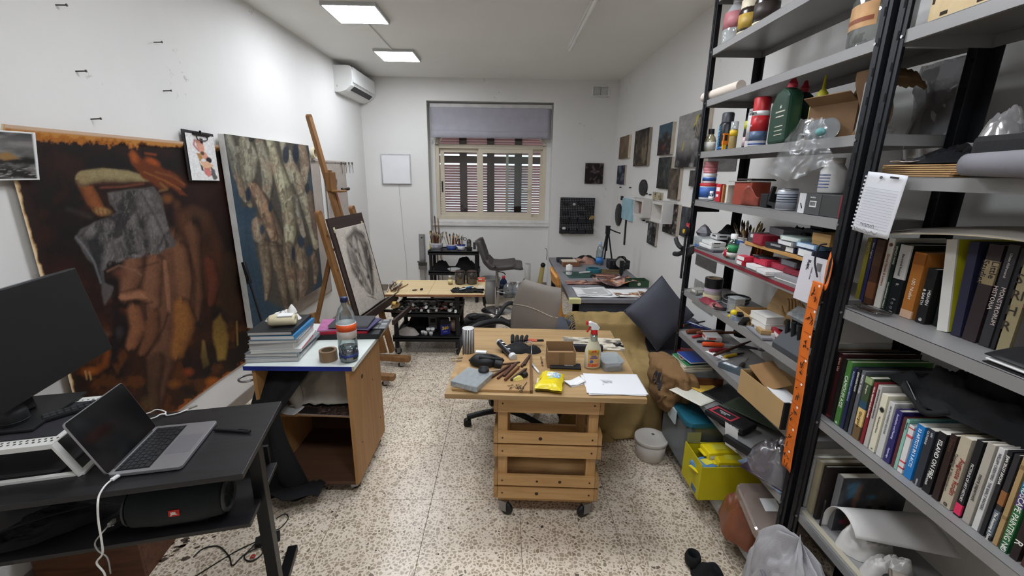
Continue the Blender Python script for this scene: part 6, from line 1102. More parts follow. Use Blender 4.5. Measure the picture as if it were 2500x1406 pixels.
make('can_body',MB().cyl((0,0,0),d_*.86,.019,n=20),mat('#212226',.35,var=.5,vs=35),t);make('white_end',MB().cyl(d_*.86,d_,.0205,n=20).cyl(d_,d_*1.01,.015,n=20),mat('#d3d3d3',.4),t);make('can_top',MB().cyl(-d_*.08,V((0,0,0)),.017,.019,20),mat('#c2c2c2',.4),t)
for k in range(3):make('print_block',MB().box(d_*(.18+.22*k)+V((0,0,.0192)),(.012,.028,.0008),rot=(-7,0,27)),mat('#d8d8d8',.5),t)
GLV=mat('#19191b',.8,bump=.4,bs=140,name='glove_fabric')
g=kt(1262,862);t=thing('work_gloves','pair of black work gloves heaped at the back of the trolley','gloves',(g.x,g.y+.04,KZ+.001),10);heap('glove_palm','','',(0,0,0),.09,.06,.055,GLV,61,parent=t,nu=30,nv=18)
for k in range(4):make('glove_finger',MB().tube([(-.02+.025*k,.02,.04),(-.015+.026*k,.05,.065-.006*k),(-.01+.028*k,.075,.05)],lambda q:.012-.003*q,8),GLV,t)
heap('glove_cuff','','',(.085,-.035,0),.045,.035,.04,GLV,62,parent=t,nu=24,nv=14)
t=thing('pliers','orange-handled pliers resting behind the gloves','pliers',kt(1277,849)+V((.03,.02,.03)),5);make('handle',MB().tube([(-.05,0,0),(0,.006,.003),(.05,.004,0)],.006,8),mat('#c45a3c',.5),t);make('handle',MB().tube([(-.05,.016,0),(0,.02,.003),(.05,.02,0)],.006,8),mat('#c45a3c',.5),t);make('jaw',MB().box((.07,.012,0),(.04,.02,.008)),DKM,t,bev=.002)
t=thing('wire_hook','bent steel wire loop at the right of the gloves','wire',kt(1296,872),0);make('wire_bend',MB().tube([(0,-.03,.003),(.004,.02,.02),(.004,.06,.06),(-.01,.065,.062),(-.03,.06,.06)],.003,6),STEEL,t)
g=kt(1180,893,KP);t=thing('respirator_mask','black respirator half-mask lying on the plank','mask',(g.x,g.y+.01,KP),-6);make('mask_shell',MB().lathe([(.0,.055),(.03,.052),(.055,.035),(.06,.012),(.05,0),(0,0)],n=20,sx=1.15,sy=.7),mat('#17171a',.55,var=.1),t);make('mask_filter',MB().cyl((.06,-.01,.018),(.095,-.012,.012),.024,n=18),BLK,t);make('mask_strap',MB().tube([(-.07,.0,.02),(-.04,.05,.03),(.04,.055,.03),(.10,.02,.02)],.007,6),BLK,t);make('mask_arm',MB().bar((-.02,-.02,.05),(.1,.0,.035),.02,.012),BLK,t,bev=.003);make('white_tag',MB().span((-.045,.02,.052),(.01,.045,.06)),WPAP,t,bev=.001)
g=kt(1181,918,KP);t=thing('black_cup','small black open cylinder standing behind the compartment box','cup',(g.x,g.y,KP));make('cup_wall',MB().lathe([(.02,0),(.024,0),(.025,.042),(.0225,.042),(.021,.006),(0,.006)],n=24),BLK,t);make('cup_ridge',MB().ring(.025,.0015,(0,0,.03),n=24),DKM,t)
g0,g1,g2=W(1100,942,Z=KP),W(1166,956,Z=KP),W(1196,918,Z=KP);ux=(g1-g0);cwid=ux.length;ang=math.degrees(math.atan2(ux.y,ux.x));cdep=(g2-g1).length
t=thing('compartment_box','clear plastic compartment box full of small parts at the trolley\'s front left','organizer',(g0.x,g0.y,KP),ang-3);PC=clear('#e9eef0',.2,.06,name='box_plastic',cloud=.2)
make('box_wall',MB().span((0,0,0),(cwid,.0015,.022)).span((0,cdep-.0015,0),(cwid,cdep,.022)).span((0,.0015,0),(.0015,cdep-.0015,.022)).span((cwid-.0015,.0015,0),(cwid,cdep-.0015,.022)),PC,t);make('box_floor',MB().span((.0015,.0015,0),(cwid-.0015,cdep-.0015,.0015)),PC,t);ld_=make('box_lid',MB().span((-.001,-.001,.0225),(cwid+.001,cdep+.001,.026)),PC,t,bev=.001)
for k in range(1,4):make('divider',MB().span((cwid*k/4-.0006,.0015,.0015),(cwid*k/4+.0006,cdep-.0015,.02)),mat('#d5dadc',.4),t)
make('divider',MB().span((.0015,cdep/2-.0006,.0015),(cwid-.0015,cdep/2+.0006,.02)),mat('#d5dadc',.4),t)
rn=random.Random(8);b=MB()
for k in range(70):b.ball((rn.uniform(.006,cwid-.006),rn.uniform(.006,cdep-.006),.004+rn.uniform(0,.006)),rn.uniform(.002,.004),6,4)
make('small_parts',b,mat('#8a8d8f',.4,.3,var=.4,vs=60),t)['kind']='stuff'
for k,(x0,y0,x1,y1,r_,c_) in enumerate(((1199,924,1247,893,.0055,'#4a2c20'),(1215,926,1258,890,.0055,'#5b3424'),(1230,920,1262,888,.006,'#4f2f22'),(1233,930,1268,897,.0065,'#6a4028'),(1248,930,1286,902,.0055,'#3a2a22'),(1221,892,1270,886,.005,'#57382a'),(1273,897,1290,875,.006,'#4a2e24'),(1196,908,1224,904,.004,'#a99a86'),(1280,893,1294,868,.0055,'#3d2820'))):
    a,c=W(x0,y0,Z=KP),W(x1,y1,Z=KP);ad_=('nearest the compartment box','second from the left','third from the left','thickest','dark one beside the rag','lying crosswise','short one by the gloves','pale thin one','far right by the wire')[k]
    t=thing('conte_stick','brown drawing stick on the plank, '+ad_,'drawing stick',(a.x,a.y,KP+r_));d_=V((c.x-a.x,c.y-a.y,0));make('stick_body',MB().bar((0,0,0),d_*.92,r_*2,r_*2) if k % 2 == 0 else MB().cyl((0,0,0),d_*.92,r_,n=10),mat(c_,.6,var=.15),t,bev=.001 if k % 2 == 0 else 0);make('stick_tip',MB().cyl(d_*.92,d_,r_*.95,r_*.5,10),mat('#2a1a14',.6),t)
for nm,x0,y0,x1,y1 in (('upper',1101,878,1150,872),('lower',1103,884,1154,880)):
    a,c=W(x0,y0,Z=KZ),W(x1,y1,Z=KZ);t=thing('wood_tool',nm+' pale wooden modelling tool poking off the trolley\'s left edge','tool',(a.x,a.y,KZ+.007));d_=V((c.x-a.x,c.y-a.y,0));make('tool_stick',MB().cyl((0,0,0),d_*.8,.004,.005,8),mat('#a58c6a',.6),t);make('tool_end',MB().cyl(d_*.8,d_,.006,.003,8),mat('#7d6a55',.6),t)
g=kt(1264,926,KP);t=thing('yellow_rag','small yellow-stained rag wrapped on a black stopper','rag',(g.x,g.y,KP),20);heap('rag_lump','','',(0,0,0),.028,.014,.018,mat('#d3c46a',.85,var=.3,vs=40),71,parent=t,nu=22,nv=12);make('stopper',MB().cyl((.028,.008,.012),(.05,.016,.012),.011,.013,14),BLK,t)
t=thing('wire_tool','thin wire scraping tool near the plank\'s front edge','tool',kt(1280,945,KP),70);make('shaft',MB().tube([(-.04,0,.003),(0,.003,.003),(.04,0,.004)],.0016,6),DKM,t);make('wire_end',MB().ring(.007,.0013,(-.047,0,.003),n=16),DKM,t)
rn=random.Random(9);b=MB()
for k in range(26):b.tube([(x := rn.uniform(-.045,.03),y := rn.uniform(-.02,.02),.001),(x+rn.uniform(-.01,.01),y+rn.uniform(-.006,.006),.003),(x+rn.uniform(-.012,.012),y+rn.uniform(-.01,.01),.001)],.0009,5)
o=one('shavings',b,mat('#3b2a1f',.8),'scatter of pencil shavings and charcoal crumbs on the plank','shavings',kt(1265,945,KP));o['kind']='stuff'
for nm,x0,y0,x1,y1,c1,c2 in (('white pencil in the groove beside the plank',1298,888,1316,910,'#d8d8d8','#9a9a9c'),('black and white marker at the trolley\'s front centre',1309,952,1314,925,'#19191b','#d6d6d4')):
    a,c=W(x0,y0,Z=KZ+.006),W(x1,y1,Z=KZ+.006);t=thing('marker_pen',nm,'pen',a);d_=c-a;make('barrel',MB().cyl(d_*.4,d_,.0055,n=12),mat(c2 if 'black' in nm else c1,.4),t);make('pen_cap',MB().cyl((0,0,0),d_*.42,.0062,.006,12),mat(c1 if 'black' in nm else c2,.4),t)
t=thing('wood_ruler_strip','short brown wooden strip standing along the plank groove','strip',kt(1324,890),0);make('strip_body',MB().span((-.004,-.02,0),(.004,.09,.006)),wood('#6d4a30','#85603f',6,1),t,bev=.001);make('strip_stain',MB().span((-.004,.0,.0061),(.004,.02,.0066)),BLK,t)
a,c=W(1336,897,Z=KZ),W(1405,900,Z=KZ);bw_=(c-a).length;t=thing('cardboard_box','small open brown cardboard box on the trolley','box',((a.x+c.x)/2,(a.y+c.y)/2+.05,KZ+.001),0);hb_=.085;dp=.10
make('box_wall',MB().span((-bw_/2,-dp/2,0),(bw_/2,-dp/2+.003,hb_)).span((-bw_/2,dp/2-.003,0),(bw_/2,dp/2,hb_+.02)).span((-bw_/2,-dp/2+.003,0),(-bw_/2+.003,dp/2-.003,hb_)).span((bw_/2-.003,-dp/2+.003,0),(bw_/2,dp/2-.003,hb_)),KRAFT,t);make('box_floor',MB().span((-bw_/2+.003,-dp/2+.003,0),(bw_/2-.003,dp/2-.003,.003)),KRAFT,t);make('box_flap',MB().span((-bw_/2+.004,-dp/2+.006,hb_-.025),(bw_/2-.004,dp/2-.03,hb_-.022)),mat('#9a7a55',.85),t);make('packing_tape',MB().span((-.014,-dp/2-.0006,.0),(.014,-dp/2-.0001,hb_)),mat('#7d6040',.4),t)
a=W(1448,903,Z=KZ);t=thing('spray_bottle','cream trigger spray bottle with a red and white nozzle on the trolley','spray bottle',(a.x,a.y+.03,KZ+.001),8)
make('bottle_body',MB().lathe([(0,0),(.036,0),(.042,.008),(.042,.085),(.038,.11),(.03,.128),(.02,.15),(.016,.175)],n=26,sx=1.0,sy=.62),mat('#d3ccb0',.35,var=.05),t);make('clear_neck',MB().lathe([(.018,.146),(.018,.182),(.016,.182)],n=20),WAT,t);make('collar',MB().cyl((0,0,.182),(0,0,.205),.0175,.015,18),mat('#c4242a',.4),t)
make('spray_head',MB().prism([(-.018,.205),(.018,.203),(.026,.215),(.012,.232),(-.02,.247),(-.034,.243),(-.036,.23),(-.02,.222)],-.011,.011,Matrix(((1,0,0,0),(0,0,1,0),(0,1,0,0),(0,0,0,1)))),mat('#dedede',.35),t,bev=.003);make('nozzle',MB().box((-.039,0,.24),(.008,.017,.018)),mat('#c4242a',.4),t,bev=.001);make('trigger',MB().tube([(-.02,0,.222),(-.03,0,.205),(-.038,0,.192)],.005,8),mat('#c4242a',.4),t)
lb=lambda n_,z0,z1,m_,w0=.028:make(n_,MB().grid(lambda u,v:((u-.55)*2*w0,-.0268*math.sqrt(max(.05,1-((u-.55)*2*w0/.0425)**2))-.0006,z0+(z1-z0)*v),10,2),m_,t)
lb('front_label',.012,.10,mat('#d9a25e',.5,var=.25,vs=20));lb('yellow_label',.078,.104,mat('#e2c62a',.5));lb('red_band',.014,.03,mat('#c4242a',.5),.027)
text('W5',.016,mat('#c4242a',.5,var=0),t,frame_m((-.004,-.0282,.096),(1,0,0),(0,0,1)),'CENTER',.0006);text('OVEN\nCLEANER',.0095,mat('#2a3a86',.5,var=0),t,frame_m((-.004,-.0284,.066),(1,0,0),(0,0,1)),'CENTER',.0004);make('blue_picture',MB().ball((-.014,-.0268,.042),.01,12,8,sc=(1,.15,.8)),mat('#3a5a9a',.5),t)
a=W(1494,905,Z=KZ);t=thing('plastic_tub','clear rectangular food tub with dark contents behind the paper','tub',(a.x,a.y+.05,KZ+.001),6);make('tub_body',MB().prism(rrect(.10,.12,.018),0,.045),PC,t);make('tub_lid',MB().prism(rrect(.112,.132,.02),.0455,.052),PC,t,bev=.001);make('tub_contents',MB().prism(rrect(.085,.10,.02),.002,.026),mat('#4a4744',.6,var=.4,vs=30),t)
g0=W(1345,945,Z=KZ);t=thing('wipes_packet','crumpled yellow wipes packet at the trolley\'s front edge','packet',(g0.x,g0.y+.02,KZ+.001),-14)
def pk(sg):
    def f(u,v):
        x=(u-.5)*.115*(1-.12*(v-.5));y=(v-.5)*.17;e=(1-(2*u-1)**4)*(1-(2*v-1)**6);return (x+.006*nz((u*4,v*4,2.)),y+.006*nz((u*5,v*3,7.)),.012+sg*(.02*e+.004*nz((u*7,v*7,3.),1,3)*e)+(.008 if sg > 0 else 0))
    return f
YEL=mat('#e0c91e',.3,var=.05,name='yellow_film');make('packet_film',MB().grid(pk(1),22,26),YEL,t);make('packet_back',MB().grid(pk(-.5),12,12),YEL,t)
fz=pk(1)
def patch(nm,u0,u1,v0,v1,c_):make(nm,MB().grid(lambda u,v:tuple(V(fz(u0+(u1-u0)*u,v0+(v1-v0)*v))+V((0,0,.0012))),8,8),mat(c_,.45,var=.35,vs=50),t)
patch('white_print',.30,.85,.55,.80,'#d8d8cf');patch('blue_print',.55,.85,.48,.82,'#8fb0cc');patch('red_print',.06,.16,.32,.5,'#b03a30');patch('green_print',.42,.6,.42,.58,'#b8c88a')
a=W(1385,905,Z=KZ);t=thing('pencil_case_tin','flat black box with white lettering behind the yellow packet','box',(a.x-.01,a.y+.02,KZ+.001),-4);make('tin_body',MB().span((-.075,-.022,0),(.08,.035,.016)),BLK,t,bev=.002);make('gold_edge',MB().span((-.075,-.0226,.001),(.08,-.022,.006)),mat('#b79a3a',.4,.5),t)
text('CHARCOAL\nPENCILS',.012,mat('#d0cdc6',.6,var=0),t,frame_m((.02,.012,.0166),(1,0,0),(0,1,0)),'CENTER')
t=thing('folded_card','folded white card beside the drawing paper','card',kt(1403,935),28);make('card_face',MB().grid(lambda u,v:((u-.5)*.09,(v-.5)*.055,.003+.018*abs(u-.45)),10,4),WPAP,t,solid=.0008);make('card_underside',MB().grid(lambda u,v:((u-.5)*.08,(v-.5)*.05-.006,.0012),4,4),WPAP,t,solid=.0006)
def skt(U,Vv):
    x,y=U*100,(1-Vv)*60;p=Paint(x,y,'#e0e0e2');p.poly([(28,18),(42,16),(50,24),(42,32),(30,28)],'#b9b9bd',5,.8,5)
    for k in range(7):p.line([(30+2.6*k,30-1.8*k+4),(33+2.2*k,20+1.4*k)],.9,'#6d6d72',1,.85)
    p.line([(28,20),(36,26),(48,22)],.9,'#77777c',1,.8);return p
q0,q1,q2,q3=[W(x,y,Z=KZ) for x,y in ((1440,968),(1583,968),(1550,915),(1410,912))];cx_=(q0+q1+q2+q3)/4;pw=((q1-q0).length+(q2-q3).length)/2;phh=((q3-q0).length+(q2-q1).length)/2
for k,(lb_,rz,dz) in enumerate((('lowest loose white sheet under the drawing on the trolley',2,0),('middle loose white sheet under the drawing on the trolley',-5,.0016),('white paper with a small pencil sketch of hands on the trolley',-1.5,.0034))):sheet('drawing_paper',lb_,'paper',(cx_.x+.004*k,cx_.y,KZ+.0012+dz),pw*.97,.20,WPAP,rz=rz,curl=.0012,art=skt if k == 2 else None,nu=50)
t=thing('smudged_board','cream board with charcoal smudges lying on the trolley\'s back edge','board',kt(1450,845)+V((0,.03,.002)),-4);make('board_core',MB().span((-.17,-.09,0),(.17,.09,.003)),mat('#bdb29c',.7),t);canvas('smudged_face',(-.17,-.09,.0034),(1,0,0),(0,1,0),.34,.18,60,36,lambda P,U,Vv:smud(U,Vv).c,t);make('dark_foam',MB().span((-.13,-.12,0),(.04,-.092,.035)),mat('#2e2a31',.8),t,bev=.004)
t=thing('black_clamp','small black spring clamp on the smudged board\'s corner','clamp',kt(1512,850)+V((0,.02,.006)),30);make('jaw',MB().bar((-.02,0,.004),(.02,.004,.012),.012,.008),BLK,t,bev=.002);make('handle',MB().bar((0,0,.008),(.012,-.028,.004),.008,.006),BLK,t,bev=.001);make('handle',MB().bar((0,.004,.008),(-.012,.03,.006),.008,.006),BLK,t,bev=.001)
t=thing('white_bucket','small white lidded plastic bucket on the terrazzo floor','bucket',(.885,2.262,0));BK=mat('#cfc9c1',.45,var=.06,name='dirty_white_plastic');make('bucket_body',MB().lathe([(0,0),(.078,0),(.083,.005),(.092,.112),(0,.112)],n=32),BK,t);make('bucket_lid',MB().lathe([(.096,.108),(.098,.112),(.098,.126),(.094,.13),(.088,.1265),(0,.1265)],n=32),BK,t);make('lid_stain',MB().cyl((.02,.03,.1268),(.02,.03,.1272),.01,n=12),mat('#5d564f',.8),t);make('handle_lug',MB().cyl((-.10,0,.115),(-.092,0,.115),.008,n=10).cyl((.092,0,.115),(.10,0,.115),.008,n=10),BK,t)
# ==== METAL SHELVING
POST=mat('#1c1d21',.38,.35,var=.08,name='black_steel_post');SHF=mat('#8f8d8c',.42,.25,var=.06,vs=4,name='grey_steel_shelf')
SX0,SX1=1.023,1.292
def shelving(label,y0,y1,zs,ztop):
    t=thing('shelving_unit',label,'shelving',(SX0,y0,0));d_=SX1-SX0;L_=y1-y0
    for k,z in enumerate(zs):
        b=MB();b.span((.002,.004,z-.002),(d_-.002,L_-.004,z));b.span((.002,.004,z-.032),(.0035,L_-.004,z));b.span((d_-.0035,.004,z-.032),(d_-.002,L_-.004,z));b.span((.0035,.004,z-.032),(d_-.0035,.0055,z));b.span((.0035,L_-.0055,z-.032),(d_-.0035,L_-.004,z));b.span((.0035,.004,z-.032),(.012,L_-.004,z-.0305))
        make('shelf',b,SHF,t,bev=.0008)
    hb=MB()
    for x in (0,d_):
        for y in (0,L_):
            sx=1 if x == 0 else -1;sy=1 if y == 0 else -1;b=MB();b.span((x-.0015*sx,y-.001*sy,0),(x+.036*sx,y+.0015*sy,ztop));b.span((x-.0015*sx,y,0),(x+.0005*sx,y+.036*sy,ztop));b.span((x-.004*sx,y+.014*sy,0),(x-.0012*sx,y+.022*sy,ztop));make('post',b,POST,t,bev=.0008)
            z=.06
            while z < ztop-.05:hb.box((x-.0043*sx,y+.018*sy,z),(.0012,.004,.022));hb.box((x+.018*sx,y-.0015*sy,z+.03),(.010,.0012,.010));z += .075
    make('slot',hb,mat('#050506',.9,var=0,name='punched_hole'),t)['kind']='stuff'
    b=MB()
    for z in zs:
        for y in (.03,L_-.03):b.cyl((-.001,y,z-.016),(-.005,y,z-.016),.004,n=8)
    make('bolt_heads',b,STEEL,t)['kind']='stuff'
    return t
LZ=[.119,.508,.767,1.019,1.276,1.525,1.772,2.025,2.263,2.5]
shelving('black and grey metal shelving unit crowded with paints and tools',1.287,2.405,LZ,2.6)
RZs=[.12,.525,.893,1.27,1.653,2.02,2.4]
shelving('nearest metal shelving unit filled with art books',.19,1.262,RZs,2.6)
one('red_strip',MB().span((-.0015,.02,-.022),(0,1.02,-.008)),mat('#7d1f2c',.5,var=.08),'dark red strip stuck along a grey shelf edge','strip',(1.0245,1.32,1.276))
def yc(x0,x1,y,X=1.09):
    a,c=W(x0,y,X=X).y,W(x1,y,X=X).y;return (a+c)/2,abs(a-c)
E_=.0012
def can(label,x0,x1,yt,yb,z,prof_fn,m,X=1.09,**k):
    y,w_=yc(x0,x1,(yt+yb)/2,X);h_=W((x0+x1)/2,yt,X=X).z-z;r_=min(w_/2*.92,.055);return bottle(label,(X,y,z+E_),prof_fn(r_,h_),m,**k),r_,h_,y
cylp=lambda r,h:[(0,0),(r*.96,0),(r,.004),(r,h-.012),(r*.9,h),(0,h)]
def aerosol(label,x0,x1,yt,yb,z,body,cap,txt=None,tcol='#ffffff',band=None,X=1.09,capr=.97):
    y,w_=yc(x0,x1,(yt+yb)/2,X);h_=max(.09,W((x0+x1)/2,yt,X=X).z-z);r_=min(.034,w_/2*.92);hb=h_*.74
    o=bottle(label,(X,y,z+E_),[(0,0),(r_*.97,0),(r_,.004),(r_,hb-.012),(r_*.8,hb),(0,hb)],mat(body,.35,.2,var=.06),[(r_*capr,hb-.012),(r_*capr,h_-.006),(r_*.85*capr,h_),(0,h_)],mat(cap,.4,var=.04),cat='spray can',name='spray_can',n=24)
    if band:
        for z0,z1,c in band:make('band',MB().lathe([(r_*1.004,hb*z0),(r_*1.012,hb*z0),(r_*1.012,hb*z1),(r_*1.004,hb*z1)],n=24),mat(c,.4,var=.06),o)
    if txt:text(txt[0],txt[1],mat(tcol,.5,var=0),o,frame_m((-r_*1.03,.0,hb*txt[2]),(0,-1,0) if not txt[3] else (0,0,-1),(0,0,1) if not txt[3] else (0,-1,0)),'CENTER',.0006)
    return o
y,w_=yc(1771,1815,50);o=bottle('ribbed clear plastic bottle at the left end of the top shelf',(1.10,y,2.263+E_),[(0,.002),(.05,0),(.055,.01),(.053,.03),(.055,.04),(.055,.13),(.03,.17),(.02,.185)],CB,[(.022,.18),(.022,.2),(0,.2)],WPAP,(.07,.14,.0556),mat('#a5686c',.5,var=.3,vs=20),n=26)
for nm,x0,x1,bd,lb_ in (('dark jar with a gold label on the top shelf',1812,1845,'#2a211c','#a98a3a'),('dark jar with cream rim and white print on the top shelf',1845,1885,'#231c1a','#3a302c')):
    y,w_=yc(x0,x1,40);o=bottle(nm,(1.10,y,2.263+E_),[(0,0),(.045,0),(.05,.012),(.05,.1),(.042,.12),(0,.12)],mat(bd,.25),[(.044,.115),(.044,.15),(0,.152)],mat('#c9bda6',.5),(.03,.09,.0506),mat(lb_,.5,var=.3,vs=30),cat='jar',name='paint_jar');make('base_band',MB().lathe([(.0505,.002),(.051,.004),(.051,.018),(.0505,.02)],n=20),mat('#cbbd9c',.5),o)
y,w_=yc(2078,2165,60);t=bottle('large empty glass jar with a white lid and orange label on the upper shelf',(1.11,1.425,2.025+E_),[(0,.003),(.07,0),(.078,.012),(.078,.13),(.062,.16),(.06,.168)],clear('#d3d6d4',.16,.04,name='jar_glass',cloud=.08),[(.066,.165),(.067,.168),(.067,.196),(.063,.2),(0,.2)],mat('#cfcdc8',.45),None,None,'jar','glass_jar',n=28)
make('jar_label',MB().grid(lambda u,v:(-.0787*math.cos((u-.5)*1.5),-.0787*math.sin((u-.5)*1.5)+0,.05+.065*v),12,2),mat('#c79a6a',.6,var=.3,vs=15),t);make('label_strip',MB().grid(lambda u,v:(-.0792*math.cos((u-.5)*1.3),-.0792*math.sin((u-.5)*1.3),.065+.012*v),12,1),mat('#8a4a2a',.6),t)
t=thing('paper_roll','cream paper roll poking out at the upper shelf\'s left end','roll',(1.07,2.13,2.025+.026));make('roll_outer',MB().cyl((0,0,0),(-.02,.33,0),.024,n=20,caps=False).cyl((0,0,0),(0,.001,0),.023,n=20),mat('#d0c3b6',.75,var=.05),t);make('roll_inner',MB().cyl((-.02,.325,0),(0,.01,0),.019,n=18),mat('#a5978a',.8),t)
Z=1.772
y,w_=yc(1727,1758,320);bottle('small bottle of pale medium with a black cap at the shelf\'s left end',(1.08,y,Z+E_),[(0,0),(.026,0),(.029,.006),(.029,.055),(.022,.075),(.013,.085),(.012,.095)],clear('#c9c1a0',.14,.05,cloud=.4),[(.0145,.09),(.0145,.115),(0,.116)],BLK,(.01,.05,.0295),mat('#d8d5cb',.6,var=.15,vs=30))
aerosol('black spray can with blue VARNISH lettering on the paint shelf',1757,1792,277,357,Z,'#1d1e22','#3a3b40',('VARNISH',.026,.45,True),'#3a8fc4',[(.0,.12,'#1f4f86')],X=1.07,capr=.8)
carton('little yellow and orange paint box beside the black spray can',(1.06,yc(1778,1796,330)[0],Z+E_),(.03,.028,.075),'#d9a51e',0,'#d87a1e','#20201f')
bottle('gold-labelled tube with a clear cap on the paint shelf',(1.075,yc(1790,1811,315)[0],Z+E_),[(0,0),(.017,0),(.018,.004),(.018,.085),(.016,.09),(0,.09)],mat('#a08a5a',.4,.3),[(.0165,.09),(.0165,.125),(0,.126)],CB,(.06,.085,.0184),mat('#d9b52a',.5),cat='tube',name='varnish_tube')
bottle('black bottle with a lime band on the paint shelf',(1.11,yc(1810,1834,300)[0],Z+E_),[(0,0),(.022,0),(.024,.004),(.024,.12),(.016,.14),(0,.14)],mat('#1c1c1f',.4),[(.014,.14),(.014,.16),(0,.16)],BLK,[(.085,.12,.0244),(.01,.05,.0244)],[mat('#b3b53a',.5),mat('#bfa5a8',.5,var=.3,vs=30)])
bottle('slim white canister on the paint shelf',(1.095,yc(1824,1846,300)[0],Z+E_),[(0,0),(.02,0),(.021,.003),(.021,.15),(0,.153)],mat('#cfcdcb',.45),[(.02,.153),(.02,.165),(0,.166)],mat('#b9b7b5',.5),(.03,.13,.0214),mat('#bfbdbb',.5,var=.25,vs=40),cat='canister',name='canister')
o=aerosol('red-capped WÜRTH spray can in the middle of the paint shelf',1832,1882,240,346,Z,'#c9c9cc','#b5252a',('WÜRTH',.0155,.90,False),'#222224',[(.84,.97,'#e3e3e3'),(.42,.84,'#b8262b'),(.16,.42,'#51627e'),(.05,.09,'#2f4a8c')],X=1.075)
make('emblem',MB().box((-.0348,-.022,.118),(.0012,.010,.010)),mat('#b8262b',.5),o);text('SPRAY',.009,mat('#e8e4e2',.5,var=0),o,frame_m((-.0352,.006,.085),(0,-1,0),(0,0,1)),'CENTER')
bottle('dark bottle with a white cap behind the red spray can',(1.13,yc(1870,1894,300)[0],Z+E_),[(0,0),(.028,0),(.03,.004),(.03,.12),(.02,.14),(0,.14)],mat('#232326',.4),[(.016,.14),(.016,.165),(0,.166)],WPAP,[(.03,.1,.0304),(.004,.03,.0304)],[mat('#3a3a3c',.5,var=.5,vs=40),WPAP])
OIL=mat('#1d3a2c',.3,var=.06,name='green_bottle')
def oil(label,y,x,lean):
    o=thing('oil_bottle',label,'bottle',(x,y,Z+E_),rot=(lean,0,0));make('bottle_body',MB().prism([(-.052,0),(.052,0),(.055,.01),(.055,.17),(.042,.185),(.012,.2),(-.03,.188),(-.055,.14),(-.056,.01)],-.028,.028,Matrix(((0,0,1,0),(-1,0,0,0),(0,1,0,0),(0,0,0,1)))),OIL,o,bev=.012);make('cap',MB().cyl((0,-.02,.198),(0,-.022,.213),.018,.016,16).lathe([(.015,.213),(.01,.222),(.006,.236),(0,.238)],(0,-.022,0),14),mat('#b52a3c',.4),o);return o
oil('dark green oil bottle with a red cap, the rear one',yc(1884,1925,280)[0],1.15,4);o=oil('dark green oil bottle with a red cap and white emblem, the front one',yc(1905,1972,260)[0]-.01,1.062,-3)
text('✶',.02,mat('#d8d8d0',.5,var=0),o,frame_m((-.0286,-.012,.13),(0,-1,0),(0,0,1)),'CENTER');make('label_print',MB().span((-.0288,-.04,.112),(-.0282,.016,.117)).span((-.0288,-.036,.095),(-.0282,.012,.099)).span((-.0288,-.036,.03),(-.0282,.012,.033)).span((-.0288,-.036,.045),(-.0282,.012,.048)).span((-.0288,-.036,.06),(-.0282,.012,.063)),mat('#b8b4a4',.5,var=.3,vs=60),o)
bottle('yellow-green bottle with a pointed yellow cap behind the plastic bag',(1.12,yc(1966,1996,270)[0],Z+E_),[(0,0),(.03,0),(.032,.005),(.032,.13),(.02,.15),(0,.15)],mat('#b9b23c',.4),[(.018,.15),(.017,.165),(.006,.18),(.003,.225),(0,.226)],mat('#d6cf3a',.4),(.02,.12,.0325),mat('#a8a45a',.5,var=.3,vs=20))
t=thing('torn_carton','torn brown cardboard carton on the paint shelf','carton',(1.16,1.565,Z+E_),12);b=MB();b.span((-.06,-.09,0),(.06,-.087,.15));b.span((-.06,.087,0),(.06,.09,.13));b.span((-.06,-.087,0),(-.057,.087,.12));b.span((.057,-.087,0),(.06,.087,.16));make('carton_wall',b,mat('#6d5136',.85),t);make('carton_flap',MB().box((-.075,0,.128),(.05,.17,.003),rot=(0,35,0)),mat('#7a5b3c',.85),t);make('carton_flap',MB().box((0,-.115,.165),(.11,.06,.003),rot=(-25,0,0)),mat('#7a5b3a',.85),t)
t=thing('kraft_paper','folded brown kraft paper at the right end of the paint shelf','paper',(1.15,1.395,Z+E_),5);make('paper_fold',MB().grid(lambda u,v:(-.05+.1*u,-.07+.14*v,.13+.06*math.sin(v*3.1)+.012*nz((u*5,v*5,3.))),14,14),mat('#7a5d3e',.85),t,solid=.002);make('paper_fold',MB().grid(lambda u,v:(-.05+.02*math.sin(v*5),-.06+.11*u,.19*v),10,10),mat('#70543a',.85),t,solid=.002)
t=thing('plastic_cup_stack','nested clear plastic cups lying on their side on the paint shelf','cups',(1.075,1.555,Z+.036),rot=(0,0,0))
for k in range(8):make('cup',MB().lathe([(.024,0),(.033,.012),(.0335,.014),(.032,.012)],M=TR((0,.05-.012*k,0),(90,0,0)),n=22),CB,t)
t=thing('bubble_roll','upright roll of clear plastic film at the right end of the paint shelf','roll',(1.10,1.375,Z+E_));make('film_roll',MB().lathe([(.0,0),(.03,0),(.034,.02),(.032,.1),(.033,.15),(.028,.16),(0,.16)],n=18),clear('#dfe2e4',.3,.2,cloud=.35),t);make('film_core',MB().cyl((0,0,.0),(0,0,.161),.012,n=14),mat('#9a9692',.7),t)
t=thing('clear_plastic_bag','large crinkled clear plastic bag hanging off the paint shelf','bag',(1.012,0,0));FILM=clear('#f6f7f8',.03,.2,name='crinkled_film',cloud=.02,fr=.14)
def bagf(s_):
    def f(u,v):
        pa,pb=V(W(1955+60*u,290,X=1.0)),V(W(1870+165*u,440-60*abs(u-.3),X=.985));p=pa.lerp(pb,v);e=math.sin(math.pi*min(1,max(0,u)))*(.3+.7*math.sin(math.pi*min(1,v*.9+.1)))
        return (p.x-1.012-s_*.035*e+.03*(1-v)*0+.006*nz((u*6,v*6,s_*3.),1,3),p.y+.01*nz((u*5,v*5,1.+s_),1,2),p.z+.008*nz((u*5,v*4,9.+s_),1,2))
    return f
